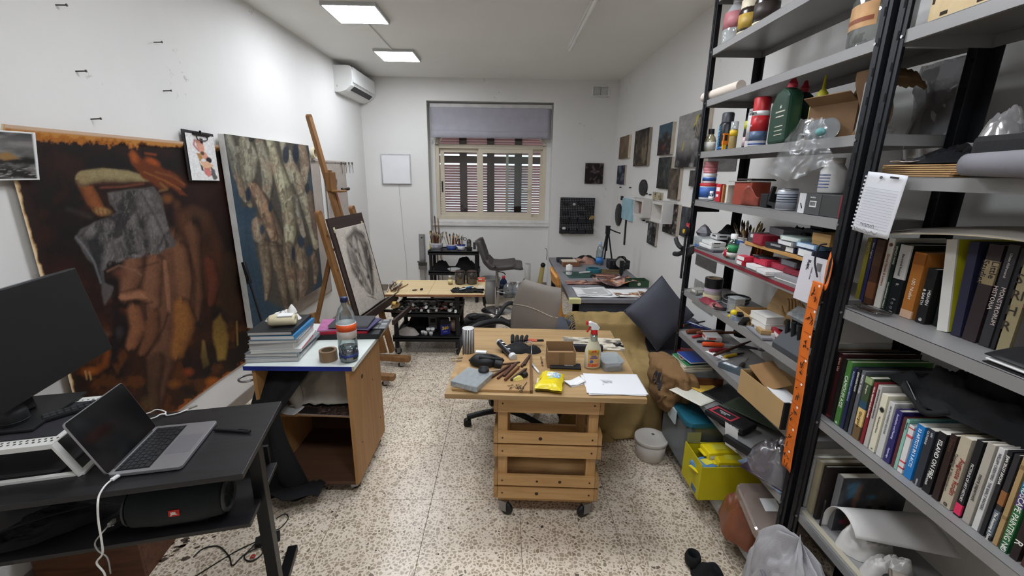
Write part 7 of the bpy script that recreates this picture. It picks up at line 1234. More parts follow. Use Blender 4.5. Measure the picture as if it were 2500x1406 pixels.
make('film_front',MB().grid(bagf(1),26,30),FILM,t);make('film_rear',MB().grid(bagf(-.4),20,24),FILM,t);g=W(2003,322,X=.985);make('teal_knot',MB().ball((g.x-1.012,g.y,g.z),.016,10,7,sc=(.7,1.3,.8)),mat('#5d8f90',.7,var=.3,vs=60),t)
Z=1.525
y,w_=yc(1708,1757,460);z=Z+E_
for lb_,r_,h_,c,bd in (('white and blue tub with a red lid at the shelf\'s left end',.043,.085,'#d3d5d8','#3a62a8'),('blue and white paint tin under the pink tins',.034,.05,'#d6d6d8','#3458a0'),('lower pink paint tin on the tin stack',.034,.03,'#c97f85',None),('topmost pink paint tin on the tin stack',.033,.03,'#cc868b',None)):
    o=bottle(lb_,(1.085,y,z),[(0,0),(r_*.95,0),(r_,.003),(r_,h_-.014),(0,h_-.014)],mat(c,.45),[(r_*1.05,h_-.014),(r_*1.06,h_-.002),(r_*1.0,h_),(0,h_)],mat('#b8252f' if 'red lid' in lb_ else c,.45),(.012,h_-.02,r_+.0006) if bd else None,mat(bd,.5,var=.35,vs=25) if bd else None,cat='tin',name='paint_tin',n=26);z += h_+.0006
bottle('tiny clear bottle with a white cap beside the red-lidded tub',(1.05,yc(1748,1764,475)[0],Z+E_),[(0,0),(.012,0),(.013,.03),(.008,.036),(0,.036)],WAT,[(.009,.036),(.009,.048),(0,.048)],WPAP,(.005,.022,.0134),WPAP,n=14)
t=thing('red_pack','red and white paper packet standing on the shelf','packet',(1.06,yc(1763,1784,468)[0],Z+E_),4);make('packet_body',MB().span((-.012,-.022,0),(.012,.022,.085)),mat('#b8262e',.5),t,bev=.002);make('white_print',MB().box((-.0125,0,.06),(.001,.03,.02)).box((-.0125,.004,.03),(.001,.02,.012)),WPAP,t)
book('slim tan book standing beside the red packet',(1.045,yc(1783,1791,468)[0],Z+E_),.1,.082,.014,'#a3683a',title='—',ts=.01,tcol='#e0d0b0');book('slim cream book standing beside the tan one',(1.045,yc(1790,1803,468)[0]-.003,Z+E_),.1,.083,.018,'#cfcabc')
t=thing('rust_box','rust-red board box with a torn translucent sheet on the shelf','box',(1.10,yc(1802,1852,468)[0]-.01,Z+E_),14);make('box_body',MB().span((-.05,-.052,0),(.05,.052,.098)),mat('#94402f',.6,var=.12),t,bev=.002);make('torn_sheet',MB().grid(lambda u,v:(-.064+.02*u,-.02-.075*u,.001+(.06+.025*math.sin(u*5))*v),8,8),mat('#7d3a2c',.5,var=.4,vs=25),t,solid=.001);make('box_lid',MB().span((-.055,-.04,.0985),(.06,.085,.102)),mat('#9a9086',.6),t,bev=.001)
t=thing('pamphlet','dark pamphlets lying on top behind the rust box','pamphlets',(1.14,yc(1815,1835,450)[0]+.02,Z+.106),6);make('pamphlet_sheet',MB().span((-.06,-.05,0),(.06,.05,.006)),mat('#2b2627',.5),t,bev=.001);make('pamphlet_sheet',MB().span((-.055,-.04,.0062),(.06,.055,.009)),mat('#4a3a36',.5),t,bev=.001)
t=thing('shelf_clamp','black angled plastic clamp standing on the shelf','clamp',(1.10,yc(1868,1905,478)[0],Z+E_),0);make('clamp_block',MB().span((-.03,.0,0),(.03,.05,.055)),BLK,t,bev=.003);make('clamp_arm',MB().bar((-.02,-.02,.085),(-.02,-.0,.02),.014,.016,up=(1,0,0)).bar((-.02,.0,.02),(-.02,-.055,.012),.014,.016,up=(1,0,0)),BLK,t,bev=.002);make('clamp_knob',MB().cyl((-.03,-.05,.012),(-.01,-.05,.012),.012,n=12),BLK,t)
y=yc(1912,1950,485)[0];t=bottle('grey striped paint tin on the shelf',(1.075,y,Z+E_),[(0,0),(.033,0),(.0345,.003),(.0345,.075),(0,.075)],mat('#b3b3b5',.35,.5),[(.0345,.075),(.0355,.078),(.033,.081),(.03,.078),(0,.078)],STEEL,(.006,.07,.0349),mat('#9fa3ab',.5),cat='tin',name='paint_tin',n=26)
for k in range(4):make('stripe',MB().lathe([(.035,.03+.009*k),(.0353,.03+.009*k),(.0353,.034+.009*k),(.035,.034+.009*k)],n=26),mat('#4a505c',.5),t)
t=thing('tool_box_carton','dark grey carton with a barcode and red end on the shelf','box',(1.105,1.475,Z+E_),0);make('carton_body',MB().span((-.065,-.145,0),(.065,.07,.07)),mat('#3b3d3c',.5),t,bev=.002);make('white_face',MB().span((-.0658,.0,.001),(-.065,.07,.069)),mat('#c9c9cb',.5),t);make('grey_face',MB().span((-.0662,-.04,.001),(-.0655,.035,.069)),mat('#4a4c4d',.5),t);make('red_end',MB().span((-.0662,-.1455,.001),(.065,-.125,.0705)),mat('#8a1f2a',.5),t);make('barcode',MB().span((-.0668,-.02,.026),(-.0663,.012,.046)),WPAP,t)
for k in range(8):make('bar',MB().box((-.0671,-.016+.0035*k,.037),(.0006,.0012+.0008*(k % 2),.014)),BLK,t)
make('tool_picture',MB().bar((-.0665,.058,.035),(-.0665,.048,.018),.0035,.001,up=(1,0,0)),BLK,t);text('brushes',.008,mat('#d0d0d0',.5,var=0),t,frame_m((-.0668,.012,.058),(0,-1,0),(0,0,1)))
t=bottle('white lidless plastic bottle with blue print standing on the dark carton',(1.10,1.485,Z+.0725),[(0,0),(.035,0),(.038,.005),(.038,.075),(.026,.092),(.025,.112),(0,.112)],mat('#c9c6c2',.4),[(.0262,.098),(.0265,.115),(0,.116)],mat('#d0cdc9',.4),None,None,n=26)
for k in range(5):make('print_line',MB().grid(lambda u,v:(-.0384*math.cos((u-.5)*1.5),-.0384*math.sin((u-.5)*1.5),.018+.01*k+.004*v),10,1),mat('#5d688c',.5,var=.5,vs=90),t)
heap('plastic_wrap','crumpled clear wrap behind the white bottle','wrap',(1.18,1.40,Z+.0725),.07,.05,.05,clear('#e8eaec',.25,.15,cloud=.2),81,nu=24,nv=14)
Z=1.276
def on(x,y,z):return W(x,y,Z=z)
g=yc(1697,1728,548,1.06)[0];t=thing('acrylic_case','clear acrylic case of cards at the far left of the pastel shelf','case',(1.08,g-.02,Z+E_),0);make('case_shell',MB().span((-.04,-.05,0),(.06,.05,.05)),PC,t);make('card_stack',MB().span((-.034,-.045,.002),(.05,.04,.03)),mat('#c6c4c2',.7,var=.2,vs=6,stretch=(1,1,60)),t);make('blue_base',MB().span((-.041,-.05,.0),(-.0402,.02,.012)),mat('#2f5fa8',.5),t)
b=MB();b.lathe([(0,0),(.03,.006),(.042,.025),(.02,.055),(0,.07)],n=7,smooth=False);one('foil_lump',b,mat('#8f8d94',.25,.7,var=.3,vs=40),'faceted silvery foil lump standing on the acrylic case','foil',(1.075,g-.012,Z+.0525),10)
for k,(lb_,x,y,z,d,c,s) in enumerate((('white carton with a barcode at the back left of the pastel shelf',1.13,g-.10,.055,(.08,.085,.022),'#d0cfce','#2a2a2a'),('upper white pastel carton of the left pair',1.075,g-.135,.03,(.07,.12,.018),'#cfceca','#3a3a3c'),('lower white pastel carton of the left pair',1.07,g-.13,.011,(.07,.13,.018),'#d6d5d1','#8a8a8c'),('dark box at the very back left of the pastel shelf',1.19,g-.11,.0,(.1,.12,.07),'#26262a',None),('flat grey box under the white pastel cartons',1.08,g-.13,0,(.1,.15,.0105),'#5a5a60',None))):carton(lb_,(x,y,Z+E_+z),d,c,3*k-4,strip=s,end='#d8d8d6' if k in (1,2) else None)
tape('cream masking tape lying behind the white cartons',(1.15,g-.20,Z+E_),.045,.024,'#c6bb94')
heap('black_pouch','small black pouch at the back of the pastel shelf','pouch',(1.19,g-.06,Z+.073),.06,.05,.05,BLC,91,nu=22,nv=14)
y=yc(1776,1806,580,1.05)[0];t=bottle('clear bottle with a green V label and white cap on the pastel shelf',(1.055,y,Z+E_),[(0,0),(.022,0),(.024,.004),(.024,.07),(.018,.085),(.0135,.09),(.0135,.095)],WAT,[(.0155,.093),(.0155,.115),(0,.116)],WPAP,[(.035,.065,.0245),(.012,.03,.0245)],[mat('#2f8a54',.5),mat('#cfcbc4',.5,var=.2,vs=40)]);make('white_chevron',MB().bar((-.0252,.008,.055),(-.0252,.0,.045),.003,.0008,up=(1,0,0)).bar((-.0252,0,.045),(-.0252,-.008,.055),.003,.0008,up=(1,0,0)),WPAP,t)
y=yc(1762,1788,612,1.04)[0];t=thing('red_bauble','round red ornament on the pastel shelf\'s front edge','ornament',(1.045,y,Z+E_));make('ball',MB().ball((0,0,.021),.021,20,12),mat('#9c1f2e',.3,var=.06),t);make('ball_cap',MB().cyl((-.004,0,.04),(-.005,0,.046),.006,n=10),STEEL,t);make('white_mark',MB().box((-.0208,.002,.022),(.001,.006,.01)),WPAP,t)
y=yc(1803,1848,565,1.17)[0];pot_with_brushes('white tub with blue print crammed with brushes on the pastel shelf',(1.18,y,Z+E_),.055,.085,mat('#d3d3d6',.45),mat('#2f549e',.5,var=.35,vs=22),16,6,.145,spread=1.6)
y=yc(1836,1858,570,1.09)[0];t=thing('pencil_tub','small white tub of coloured pencils on the pastel shelf','pencil tub',(1.10,y-.01,Z+E_));make('tub_body',MB().lathe([(0,0),(.022,0),(.024,.045),(.022,.045),(.02,.004),(0,.004)],n=20),WPAP,t)
for k in range(6):a_=k*1.05;make('pencil',MB().cyl((.012*math.cos(a_),.012*math.sin(a_),.004),(.02*math.cos(a_),.02*math.sin(a_),.085+.008*(k % 3)),.0035,n=6),mat(('#a8702c','#c98a3a','#8a3a22','#3a2a1e','#b5862f','#d0553a')[k],.5),t)
t=thing('grey_card','grey card panel standing on the pastel shelf\'s front','card',(1.045,yc(1797,1829,605,1.045)[0],Z+E_),rot=(0,8,0));make('card_sheet',MB().span((-.001,-.055,0),(.001,.045,.085)),mat('#9a9798',.6,var=.05),t);make('card_fold',MB().span((.001,.04,0),(.02,.045,.08)),mat('#8a8788',.6),t)
yA,yB=1.42,1.87;t=thing('plank_bridge','raw wooden plank bridge dividing the pastel shelf','plank',(1.115,yA,Z+E_));PWd=wood('#a8793f','#c09457',5,1,.6,'raw_plank');make('plank_top',MB().span((-.065,0,.085),(.07,yB-yA,.098)),PWd,t,bev=.001);make('plank_end',MB().span((-.06,yB-yA-.012,0),(.065,yB-yA,.085)),PWd,t,bev=.001);make('plank_end',MB().span((-.06,0,0),(.065,.012,.085)),PWd,t,bev=.001)
zt=Z+.0995
for k,(lb_,x,y,d,c,s,en,rz) in enumerate((('grey carton at the left of the plank bridge',1.10,1.83,(.09,.05,.04),'#4a4a4e','#c9c9c9',None,4),('dark red carton on the plank bridge',1.09,1.765,(.09,.075,.042),'#8a1f30',None,'#97283a',-3),('black pencil carton on the plank bridge',1.10,1.66,(.1,.11,.022),'#26262b','#8a8a8c',None,6),('white-ended navy carton, left one on the plank bridge',1.12,1.585,(.12,.06,.022),'#2a2f48',None,'#d6d6d4',2),('white-ended navy carton at the right of the plank bridge',1.11,1.475,(.12,.09,.03),'#2a3044',None,'#d9d9d7',-4))):carton(lb_,(x,y,zt),d,c,rz,strip=s,end=en)
for k,(lb_,y,z,c,en) in enumerate((('thin white and black carton stacked second on the plank bridge',1.60,.0235,'#8f9092','#d8d8d8'),('thin pale blue carton on top of the navy cartons',1.49,.0315,'#6d8fb0','#c9d6e2'),('slim pale green carton on the plank bridge stack',1.585,.0425,'#a5b8b0','#d2d8d4'))):carton(lb_,(1.11,y,zt+z),(.11,.1,.017),c,5*k-4,end=en)
carton('plain wooden lidded box at the right end of the plank bridge',(1.12,1.445,zt+.050),(.1,.08,.04),'#b08a54',3,'#b9935c')
carton('clear-wrapped grey block on the plank bridge',(1.14,1.735,zt+.043),(.08,.12,.03),'#6b6a70',-8,'#7c7b82')
t=thing('projector','black slide viewer at the back of the pastel shelf','projector',(1.20,1.60,Z+.1),0);make('viewer_body',MB().prism([(-.07,0),(.07,0),(.075,.05),(.05,.085),(-.045,.085),(-.075,.045)],-.05,.05,Matrix(((0,0,1,0),(1,0,0,0),(0,1,0,0),(0,0,0,1)))),mat('#29292d',.4),t,bev=.005);make('viewer_lens',MB().cyl((-.05,.02,.05),(-.07,.02,.05),.02,n=18),BLK,t);make('viewer_top',MB().span((-.04,-.035,.0855),(.04,.035,.115)),BLK,t,bev=.004)
heap('black_plastic','black folded bag behind the pastel cartons','bag',(1.21,1.76,Z+.1),.05,.08,.08,BLC,93,nu=22,nv=14)
rn=random.Random(21);yy=1.855
specs=[('red and white pastel carton at the left under the plank',.058,.020,'#b3253a','#dcdcda'),('second red and white pastel carton under the plank',.058,.020,'#b8283c','#e0dedc'),('red soft-pastel carton in the middle under the plank',.09,.026,'#a8203a','#b92c44'),('white carton with black print under the plank',.085,.019,'#d8d6d4','#dcdcdc'),('white and grey carton in the front row under the plank',.075,.018,'#cfcdcb','#d6d6d6'),('dark red long pastel carton under the plank',.13,.024,'#8d1c32','#9a263c'),('maroon flat pastel carton at the right under the plank',.12,.02,'#6a1a26','#7a2432'),('grey pencil tin under the plank\'s right part',.09,.022,'#55565c','#6d6e74')]
pos=[(1.065,1.82,0),(1.065,1.82,.021),(1.10,1.735,.020),(1.07,1.735,0),(1.06,1.645,0),(1.12,1.62,.02),(1.11,1.53,.021),(1.12,1.585,.045)]
for (lb_,w_,h_,c,en),(x,y,z) in zip(specs,pos):carton(lb_,(x,y,Z+E_+z),(.1,w_,h_),c,rn.uniform(-8,8),end=en,strip='#d8d8d6' if h_ < .02 else None)
carton('white paper-topped carton at the right under the plank',(1.08,1.525,Z+E_),(.1,.13,.02),'#d0cecd',5,'#8f8e90')
t=thing('pen_bundle','bundle of black pens lying under the plank\'s left end','pens',(1.05,1.80,Z+.043),0)
for k in range(4):make('pen',MB().cyl((-.005,-.06+.012*k,.005),(.06,-.09+.02*k,.007),.004,n=8),BLK if k % 2 else mat('#3a3a40',.4,.4),t)
t=thing('tall_envelope','white card envelope reading Rex hanging at the shelf\'s right end','envelope',(1.012,1.385,Z-.035),rot=(0,4,2));make('envelope_sheet',MB().span((-.0015,-.06,0),(.0015,.055,.155)),mat('#c7c4c8',.6,var=.04),t,bev=.0005);make('stamp',MB().box((-.0019,-.025,.125),(.0008,.022,.026)),mat('#6d6a6a',.6),t);make('red_mark',MB().ring(.012,.0015,M=TR((-.0018,-.03,.055),(0,90,0)),n=18),mat('#a8304a',.6),t);text('Rex.',.02,mat('#2b2a2c',.6,var=0),t,frame_m((-.0021,.022,.142),(0,0,-1),(0,-1,0)),bold=.0006);text('studio post',.009,mat('#55545a',.6,var=0),t,frame_m((-.0021,.002,.12),(0,0,-1),(0,-1,0)))
Z=1.019;y=yc(1712,1768,690,1.08)[0];z=Z+E_
for lb_,r_,h_,c in (('grey-blue palette plate under the tape stack',.062,.006,'#5f6a74'),('cream masking tape at the bottom of the tape stack',.046,.024,'#cfc3a2'),('clear grey tape in the tape stack',.043,.016,'#9a968f'),('pale purple printed tape in the tape stack',.042,.016,'#b0a0b4'),('thick black tape roll on top of the tape stack',.044,.05,'#141416')):
    if 'plate' in lb_:t=thing('palette_plate',lb_,'plate',(1.09,y,z));make('plate_disc',MB().lathe([(0,.002),(.05,0),(r_,.005),(r_-.002,.006),(0,.004)],n=30),mat(c,.4,var=.3,vs=20),t);make('plate_rim',MB().ring(r_,.002,(0,0,.005),n=30),mat('#7d868e',.4),t)
    else:tape(lb_,(1.09,y,z),r_,h_,c)
    z += h_+.0008
carton('clear-fronted grey case at the left end of the tape shelf',(1.06,y+.10,Z+E_),(.06,.06,.03),'#6b6a66',10,'#8f8c86','#d8d4ca')
heap('red_pouch','flat dark red pouch below the tape stack','pouch',(1.05,y-.06,Z+E_),.035,.07,.022,mat('#7d2030',.6,var=.15),101,rz=8,nu=24,nv=12);heap('pink_foil','crumpled pinkish foil wrapper at the tape shelf\'s front edge','wrapper',(1.05,y-.135,Z+E_),.028,.05,.025,mat('#b06a6a',.35,.3,var=.25,vs=40),102,nu=24,nv=12,fold=.9)
t=thing('wire_coil','coil of grey cable behind the tape stack','cable',(1.17,y-.08,Z+E_));
for k in range(4):make('coil_turn',MB().ring(.055+.004*(k % 2),.005,(.003*k,0,.006+.009*k),n=30),mat(('#8d8d90','#2a2a2c','#77777a','#1f1f21')[k],.45),t)
t=thing('plastic_tumbler','clear square plastic tumbler on the tape shelf','tumbler',(1.09,1.935,Z+E_),10);make('tumbler_wall',MB().prism(rrect(.055,.055,.006),0,.075),PC,t);make('tumbler_rim',MB().prism(rrect(.06,.06,.007),.0752,.078),PC,t);make('card_inside',MB().span((-.02,-.02,.003),(.02,.02,.04)),mat('#c7b49a',.7),t)
t=thing('wire_basket','small coil of metal wire beside the clear tumbler','wire',(1.05,1.99,Z+E_))
for k in range(5):make('wire_turn',MB().ring(.03+.002*k,.0015,(0,0,.004+.004*k),n=24),DKM,t)
make('white_tag',MB().box((-.032,.0,.012),(.002,.018,.008)),WPAP,t)
t=thing('tape_dispenser','yellow plastic tape dispenser on the tape shelf','dispenser',(1.055,1.86,Z+E_),15);make('dispenser_base',MB().span((-.018,-.03,0),(.018,.03,.01)),mat('#d6b81e',.4),t,bev=.003);make('dispenser_head',MB().ball((0,.012,.022),.016,14,9),mat('#d9bd24',.4),t);make('dispenser_beak',MB().bar((0,.02,.02),(0,.045,.014),.016,.008),BLK,t,bev=.002)
t=thing('open_wood_box','open pale wooden box of chalks on the tape shelf','box',(1.13,1.80,Z+E_),-6);PW2=wood('#b08b58','#c7a470',5,1,.6,'birch_box');b=MB();b.span((-.07,-.09,0),(-.065,.09,.045));b.span((.065,-.09,0),(.07,.09,.045));b.span((-.065,-.09,0),(.065,-.085,.045));b.span((-.065,.085,0),(.065,.09,.045));make('box_wall',b,PW2,t);make('box_floor',MB().span((-.065,-.085,0),(.065,.085,.004)),PW2,t);make('open_lid',MB().box((.09,0,.10),(.005,.18,.12),rot=(0,22,0)),PW2,t,bev=.001)
for k in range(8):make('chalk_stick',MB().cyl((-.04+.012*k,-.06+.01*(k % 3),.012+.008*(k % 2)),(-.03+.011*k,.04+.01*(k % 2),.018),.005,n=8),mat('#d3c8b2',.8),t)
MH=wood('#a07b4c','#b9945f',5,2,.5,'hand_maple')
for nm,y_,rz in (('left',1.655,20),('right',1.60,-10)):
    t=thing('mannequin_hand',nm+' jointed wooden artist\'s hand on the tape shelf','wooden hand',(1.17,y_,Z+E_),rz);make('wrist',MB().lathe([(.018,0),(.016,.03),(.02,.05),(.014,.055)],n=14),MH,t);make('palm',MB().prism(rrect(.02,.045,.008),.055,.10),MH,t,bev=.003)
    for k in range(4):make('finger',MB().tube([(0,-.017+.0115*k,.10),(-.004,-.019+.013*k,.13),(-.012,-.02+.0138*k,.155-.004*abs(k-1.5))],lambda q:.0055-.0015*q,8),MH,t)
    make('thumb',MB().tube([(0,.022,.07),(-.008,.036,.09),(-.014,.042,.115)],lambda q:.006-.0015*q,8),MH,t)
carton('red carton with white print and gold dots on the tape shelf',(1.11,1.555,Z+E_),(.1,.12,.045),'#a3202f',-14,'#8f1a28','#d8c8c4');t=thing('dark_card_stack','fanned grey cards lying on the red carton','cards',(1.13,1.54,Z+.0475),12)
for k in range(5):make('card',MB().box((0,0,.0015+.0022*k),(.08,.13,.0016),rz=-14+7*k),mat('#4a4a4e' if k % 2 else '#6b6a6c',.5),t)
for k,(lb_,y_) in enumerate((('black bulldog clip heap, left one, on the tape shelf',1.80),('black bulldog clip heap, right one, on the tape shelf',1.735))):
    t=thing('binder_clips',lb_,'clips',(1.06,y_,Z+E_),30*k);
    for j in range(4):make('clip',MB().prism([(-.018,0),(.018,0),(.006,.018),(-.006,.018)],-.012,.012,TR((.012*(j % 2)-.008,-.02+.02*j,.012*(j % 3)),(90,20*j,35*j))),BLK,t)
t=thing('blue_tape_spool','clear spool with blue tape on the tape shelf','spool',(1.05,1.845,Z+E_));make('spool_disc',MB().washer(.026,.012,.018,n=24),PC,t);make('spool_tape',MB().washer(.02,.013,.016,(0,0,.001),n=24),mat('#2f6aa8',.5),t)
z=Z+E_
for k,(lb_,h_) in enumerate((('lowest white notebook in the small stack on the tape shelf',.024),('middle white notebook in the small stack on the tape shelf',.026),('top white notebook in the small stack on the tape shelf',.028))):
    o=thing('notepad',lb_,'notepad',(1.09,1.665+.012*k,z),6*k-6);make('cover',MB().span((-.04,-.05,0),(.04,.05,.0015)).span((-.04,-.05,h_-.0015),(.04,.05,h_)),mat('#c9c6c1',.6),o,bev=.0004);make('page_block',MB().span((-.039,-.049,.0015),(.039,.049,h_-.0015)),mat('#d5d2cb',.8,var=.12,vs=3,stretch=(1,1,130)),o);z += h_+.0006
carton('flat grey plastic case at the tape shelf\'s front edge',(1.055,1.655,Z+E_),(.055,.14,.012),'#6d6d70',-6,'#85858a');carton('small kraft card box on the grey case',(1.055,1.64,Z+.0140),(.04,.05,.018),'#9a7d54',-10,'#a5885c')
t=thing('marker_stand','black marker stand with white labels on the tape shelf','marker stand',(1.075,1.44,Z+E_),0)
make('stand_body',MB().prism([(-.05,0),(.06,0),(.06,.13),(.03,.13),(-.05,.02)],-.09,.09,Matrix(((1,0,0,0),(0,0,1,0),(0,1,0,0),(0,0,0,1)))),mat('#3a3d42',.45),t,bev=.002)
for k in range(5):
    make('slot_label',MB().box((-.041,-.07+.035*k,.031),(.014,.016,.0012),rot=(0,-54,0)),WPAP,t)
    for j in range(2):make('marker',MB().cyl((-.012+.022*j,-.07+.035*k,.05+.03*j),(-.02+.02*j,-.07+.035*k,.115+.03*j),.008,n=10),BLK,t)
make('clear_cover',MB().box((.0,0,.145),(.05,.15,.02),rot=(0,-40,0)),PC,t)
carton('clear tray of small fittings beside the marker stand',(1.10,1.575,Z+E_),(.07,.06,.03),'#8c8c8a',20,'#a5a5a2')
Z=.767
def tool(label,x0,y0,x1,y1,handle,r=.011,head=None,name='hand_tool',cat='tool',lift=.0,hm_=None,split=.55,z=Z):
    a,c=W(x0,y0,Z=z),W(x1,y1,Z=z);t=thing(name,label,cat,(a.x,a.y,z+E_+r+lift));d_=V((c.x-a.x,c.y-a.y,0));t['_']=0;del t['_']
    make('handle',MB().tube([V((0,0,0)),d_*.1,d_*split*.9,d_*split],lambda q:r*(.8+.3*math.sin(q*math.pi)),10),mat(handle,.5,var=.1),t)
    if head == 'blade':make('blade',MB().bar(d_*split,d_,r*1.4,.003,up=(0,0,1)),STEEL,t)
    elif head == 'rod':make('shaft',MB().cyl(d_*split,d_,r*.4,n=8),STEEL,t)
    elif head == 'mallet':make('shaft',MB().cyl(d_*split,d_*.8,r*.8,n=10),mat(handle,.5),t);make('mallet_head',MB().lathe([(0,-.035),(.022,-.035),(.03,-.01),(.032,.02),(.028,.035),(0,.037)],M=Matrix.Translation(d_*.9) @ d_.to_track_quat('Z','Y').to_matrix().to_4x4(),n=20),mat('#1c1c1e',.6),t)
    elif head == 'dark':make('tip',MB().cyl(d_*split,d_,r*.8,r*.5,10),BLK,t)
    return t
tool('blue paint scraper with an orange end at the tool shelf\'s left',1660,800,1720,788,'#d8501e',.009,'dark',split=.12)
t=thing('blue_cutter','dark blue plastic box cutter behind the orange-ended scraper','cutter',W(1705,800,Z=Z)+V((0,0,E_)),-60);make('cutter_body',MB().prism(rrect(.16,.026,.008),0,.016),mat('#1f2f6a',.45),t,bev=.002);make('cutter_stripe',MB().span((-.06,-.0135,.016),(.03,-.002,.0166)),mat('#d4d6dc',.5),t);make('cutter_blade',MB().span((.08,-.006,.006),(.11,.006,.007)),STEEL,t)
carton('red and white carton at the back left of the tool shelf',(1.15,2.24,Z+E_),(.08,.11,.03),'#d0ccca',-8,'#d2d0ce','#c8503a')
tool('brown leather-handled knife on the tool shelf',1676,815,1745,812,'#6d3520',.013,'blade',lift=.0);tool('red-handled screwdriver lying beside the leather knife',1690,826,1750,815,'#a8242c',.007,'rod');tool('black rubber mallet with a brown handle on the tool shelf',1700,822,1820,822,'#7a4a33',.010,'mallet',lift=.014);tool('thin black file lying under the mallet',1701,836,1780,838,'#19191b',.006,'rod')
tool('bright orange-handled chisel on the tool shelf',1714,845,1800,850,'#d84f22',.012,'blade',split=.6);tool('dark red folding knife on the tool shelf',1732,860,1800,858,'#7a1c24',.010,'blade',split=.7);tool('long dark wooden stick lying across the tool shelf',1742,880,1838,842,'#4a2a1e',.007,'dark',lift=.02,split=.75);tool('yellow and black wire stripper on the tool shelf',1768,875,1815,866,'#c09a22',.008,'dark',split=.6)
t=thing('paper_strip','white printed strip under the folding knife','paper',W(1750,868,Z=Z)+V((0,0,E_)),-70);make('strip_sheet',MB().span((-.06,-.018,0),(.06,.018,.001)),WPAP,t)
for k in range(6):make('dot',MB().cyl((-.05+.02*k,.0,.001),(-.05+.02*k,0,.0014),.003,n=8),mat('#8a3038',.6),t)
t=thing('steel_tin','grey metal tool tin with white print at the tool shelf\'s front','tin',W(1782,905,Z=Z)+V((.01,0,E_)),-58);make('tin_body',MB().span((-.06,-.022,0),(.06,.022,.024)),mat('#5d6a74',.35,.5),t,bev=.003);make('tin_print',MB().span((-.045,-.012,.0242),(.02,.012,.0247)),mat('#c9ccce',.5,var=.5,vs=50),t)
tool('dark pipe wrench lying beside the metal tin',1800,910,1825,880,'#3a3634',.010,'rod');
t=thing('adjustable_wrench','steel pliers with curved grey grips on the tool shelf','pliers',W(1825,855,Z=Z)+V((.03,0,E_)),-30)
make('handle',MB().tube([(-.07,.012,.008),(-.02,.006,.01),(.02,0,.01)],.006,8),mat('#55555a',.4,.4),t);make('handle',MB().tube([(-.07,-.014,.008),(-.02,-.006,.01),(.02,0,.01)],.006,8),mat('#55555a',.4,.4),t);make('jaw',MB().ball((.035,0,.01),.014,12,8,sc=(1.4,.8,.6)),STEEL,t)
t=thing('white_ring','white tape ring lying towards the back of the tool shelf','ring',(1.19,1.72,Z+E_));make('ring_band',MB().washer(.03,.021,.02,n=26),mat('#d8d6d4',.5),t);make('ring_lining',MB().washer(.021,.0195,.0205,n=26),mat('#a09c98',.6),t)
heap('black_glove','black glove at the back of the tool shelf','glove',(1.2,1.62,Z+E_),.05,.08,.04,BLC,111,nu=24,nv=14)
sheet('white_note','white note lying beside the cardboard tray on the tool shelf','paper',(1.12,1.66,Z+E_),.1,.1,WPAP,rz=20)
t=thing('cardboard_tray','open shallow cardboard box with black corner hanging over the tool shelf','box',(1.075,1.5,Z+E_),2);b=MB();dx,dy,dz=.085,.14,.105
b.span((-dx,-dy,0),(-dx+.003,dy,dz));b.span((dx-.003,-dy,0),(dx,dy,dz));b.span((-dx+.003,dy-.003,0),(dx-.003,dy,dz));b.span((-dx+.003,-dy,0),(dx-.003,-dy+.003,dz));make('tray_wall',b,mat('#a98a5e',.8,var=.06,bump=.05,name='pale_cardboard'),t);make('tray_floor',MB().span((-dx+.003,-dy+.003,0),(dx-.003,dy-.003,.003)),KRAFT,t);make('black_corner',MB().span((-dx-.001,-dy-.001,0),(-dx+.02,-dy+.006,dz+.001)),BLK,t,bev=.001);make('tray_flap',MB().box((-.02,.05,dz+.015),(.10,.13,.003),rot=(22,-12,0)),mat('#8f6c45',.85),t);make('white_lining',MB().box((-.02,-.03,dz-.02),(.08,.16,.002),rot=(6,8,0)),WPAP,t)
Z=.508;z=Z+E_;y0_=2.30
t=thing('brown_case','flat brown wooden case under the coloured notebooks','case',(1.10,y0_,z),-4);make('case_body',MB().span((-.12,-.12,.0),(.13,.1,.045)),wood('#5f3520','#74452b',5,1,.5,'mahogany'),t,bev=.003);make('case_plate',MB().box((-.1206,-.06,.022),(.0014,.03,.012)),mat('#c9b88a',.4,.5),t);make('case_trim',MB().span((-.122,-.121,.036),(-.1195,.1,.045)),wood('#6b3e26','#80502f',5,1),t)
z += .046;t=thing('plastic_organizer','translucent plastic tray between the notebooks and the brown case','tray',(1.10,y0_-.01,z),-6);make('tray_shell',MB().span((-.1,-.1,0),(.1,.09,.028)),PC,t);make('tray_rim',MB().span((-.104,-.104,.0285),(.104,.094,.032)),PC,t);z += .033
for k,(lb_,w_,h_,th,c,rz) in enumerate((('beige ledger at the bottom of the coloured notebook stack',.17,.19,.014,'#b5a48a',4),('cream exercise book in the coloured notebook stack',.16,.18,.01,'#cfc4a8',-3),('green-edged notebook in the coloured stack',.15,.17,.012,'#2f7a4a',6),('dark red notebook near the top of the coloured stack',.13,.16,.012,'#7a1f2c',-10),('bright blue notebook on top of the coloured stack',.12,.15,.010,'#1f3f8c',8))):
    o=thing('notebook',lb_,'notebook',(1.08+.006*(k % 2),y0_-.01+.05*(k == 3)-.02*(k == 4),z),rz,'coloured notebooks');make('cover',MB().span((-w_/2,-h_/2,0),(w_/2,h_/2,.001)).span((-w_/2,-h_/2,th-.001),(w_/2,h_/2,th)),mat(c,.5),o,bev=.0003);make('page_block',MB().span((-w_/2+.002,-h_/2+.002,.001),(w_/2-.002,h_/2-.002,th-.001)),PAGES,o);z += th+.0006
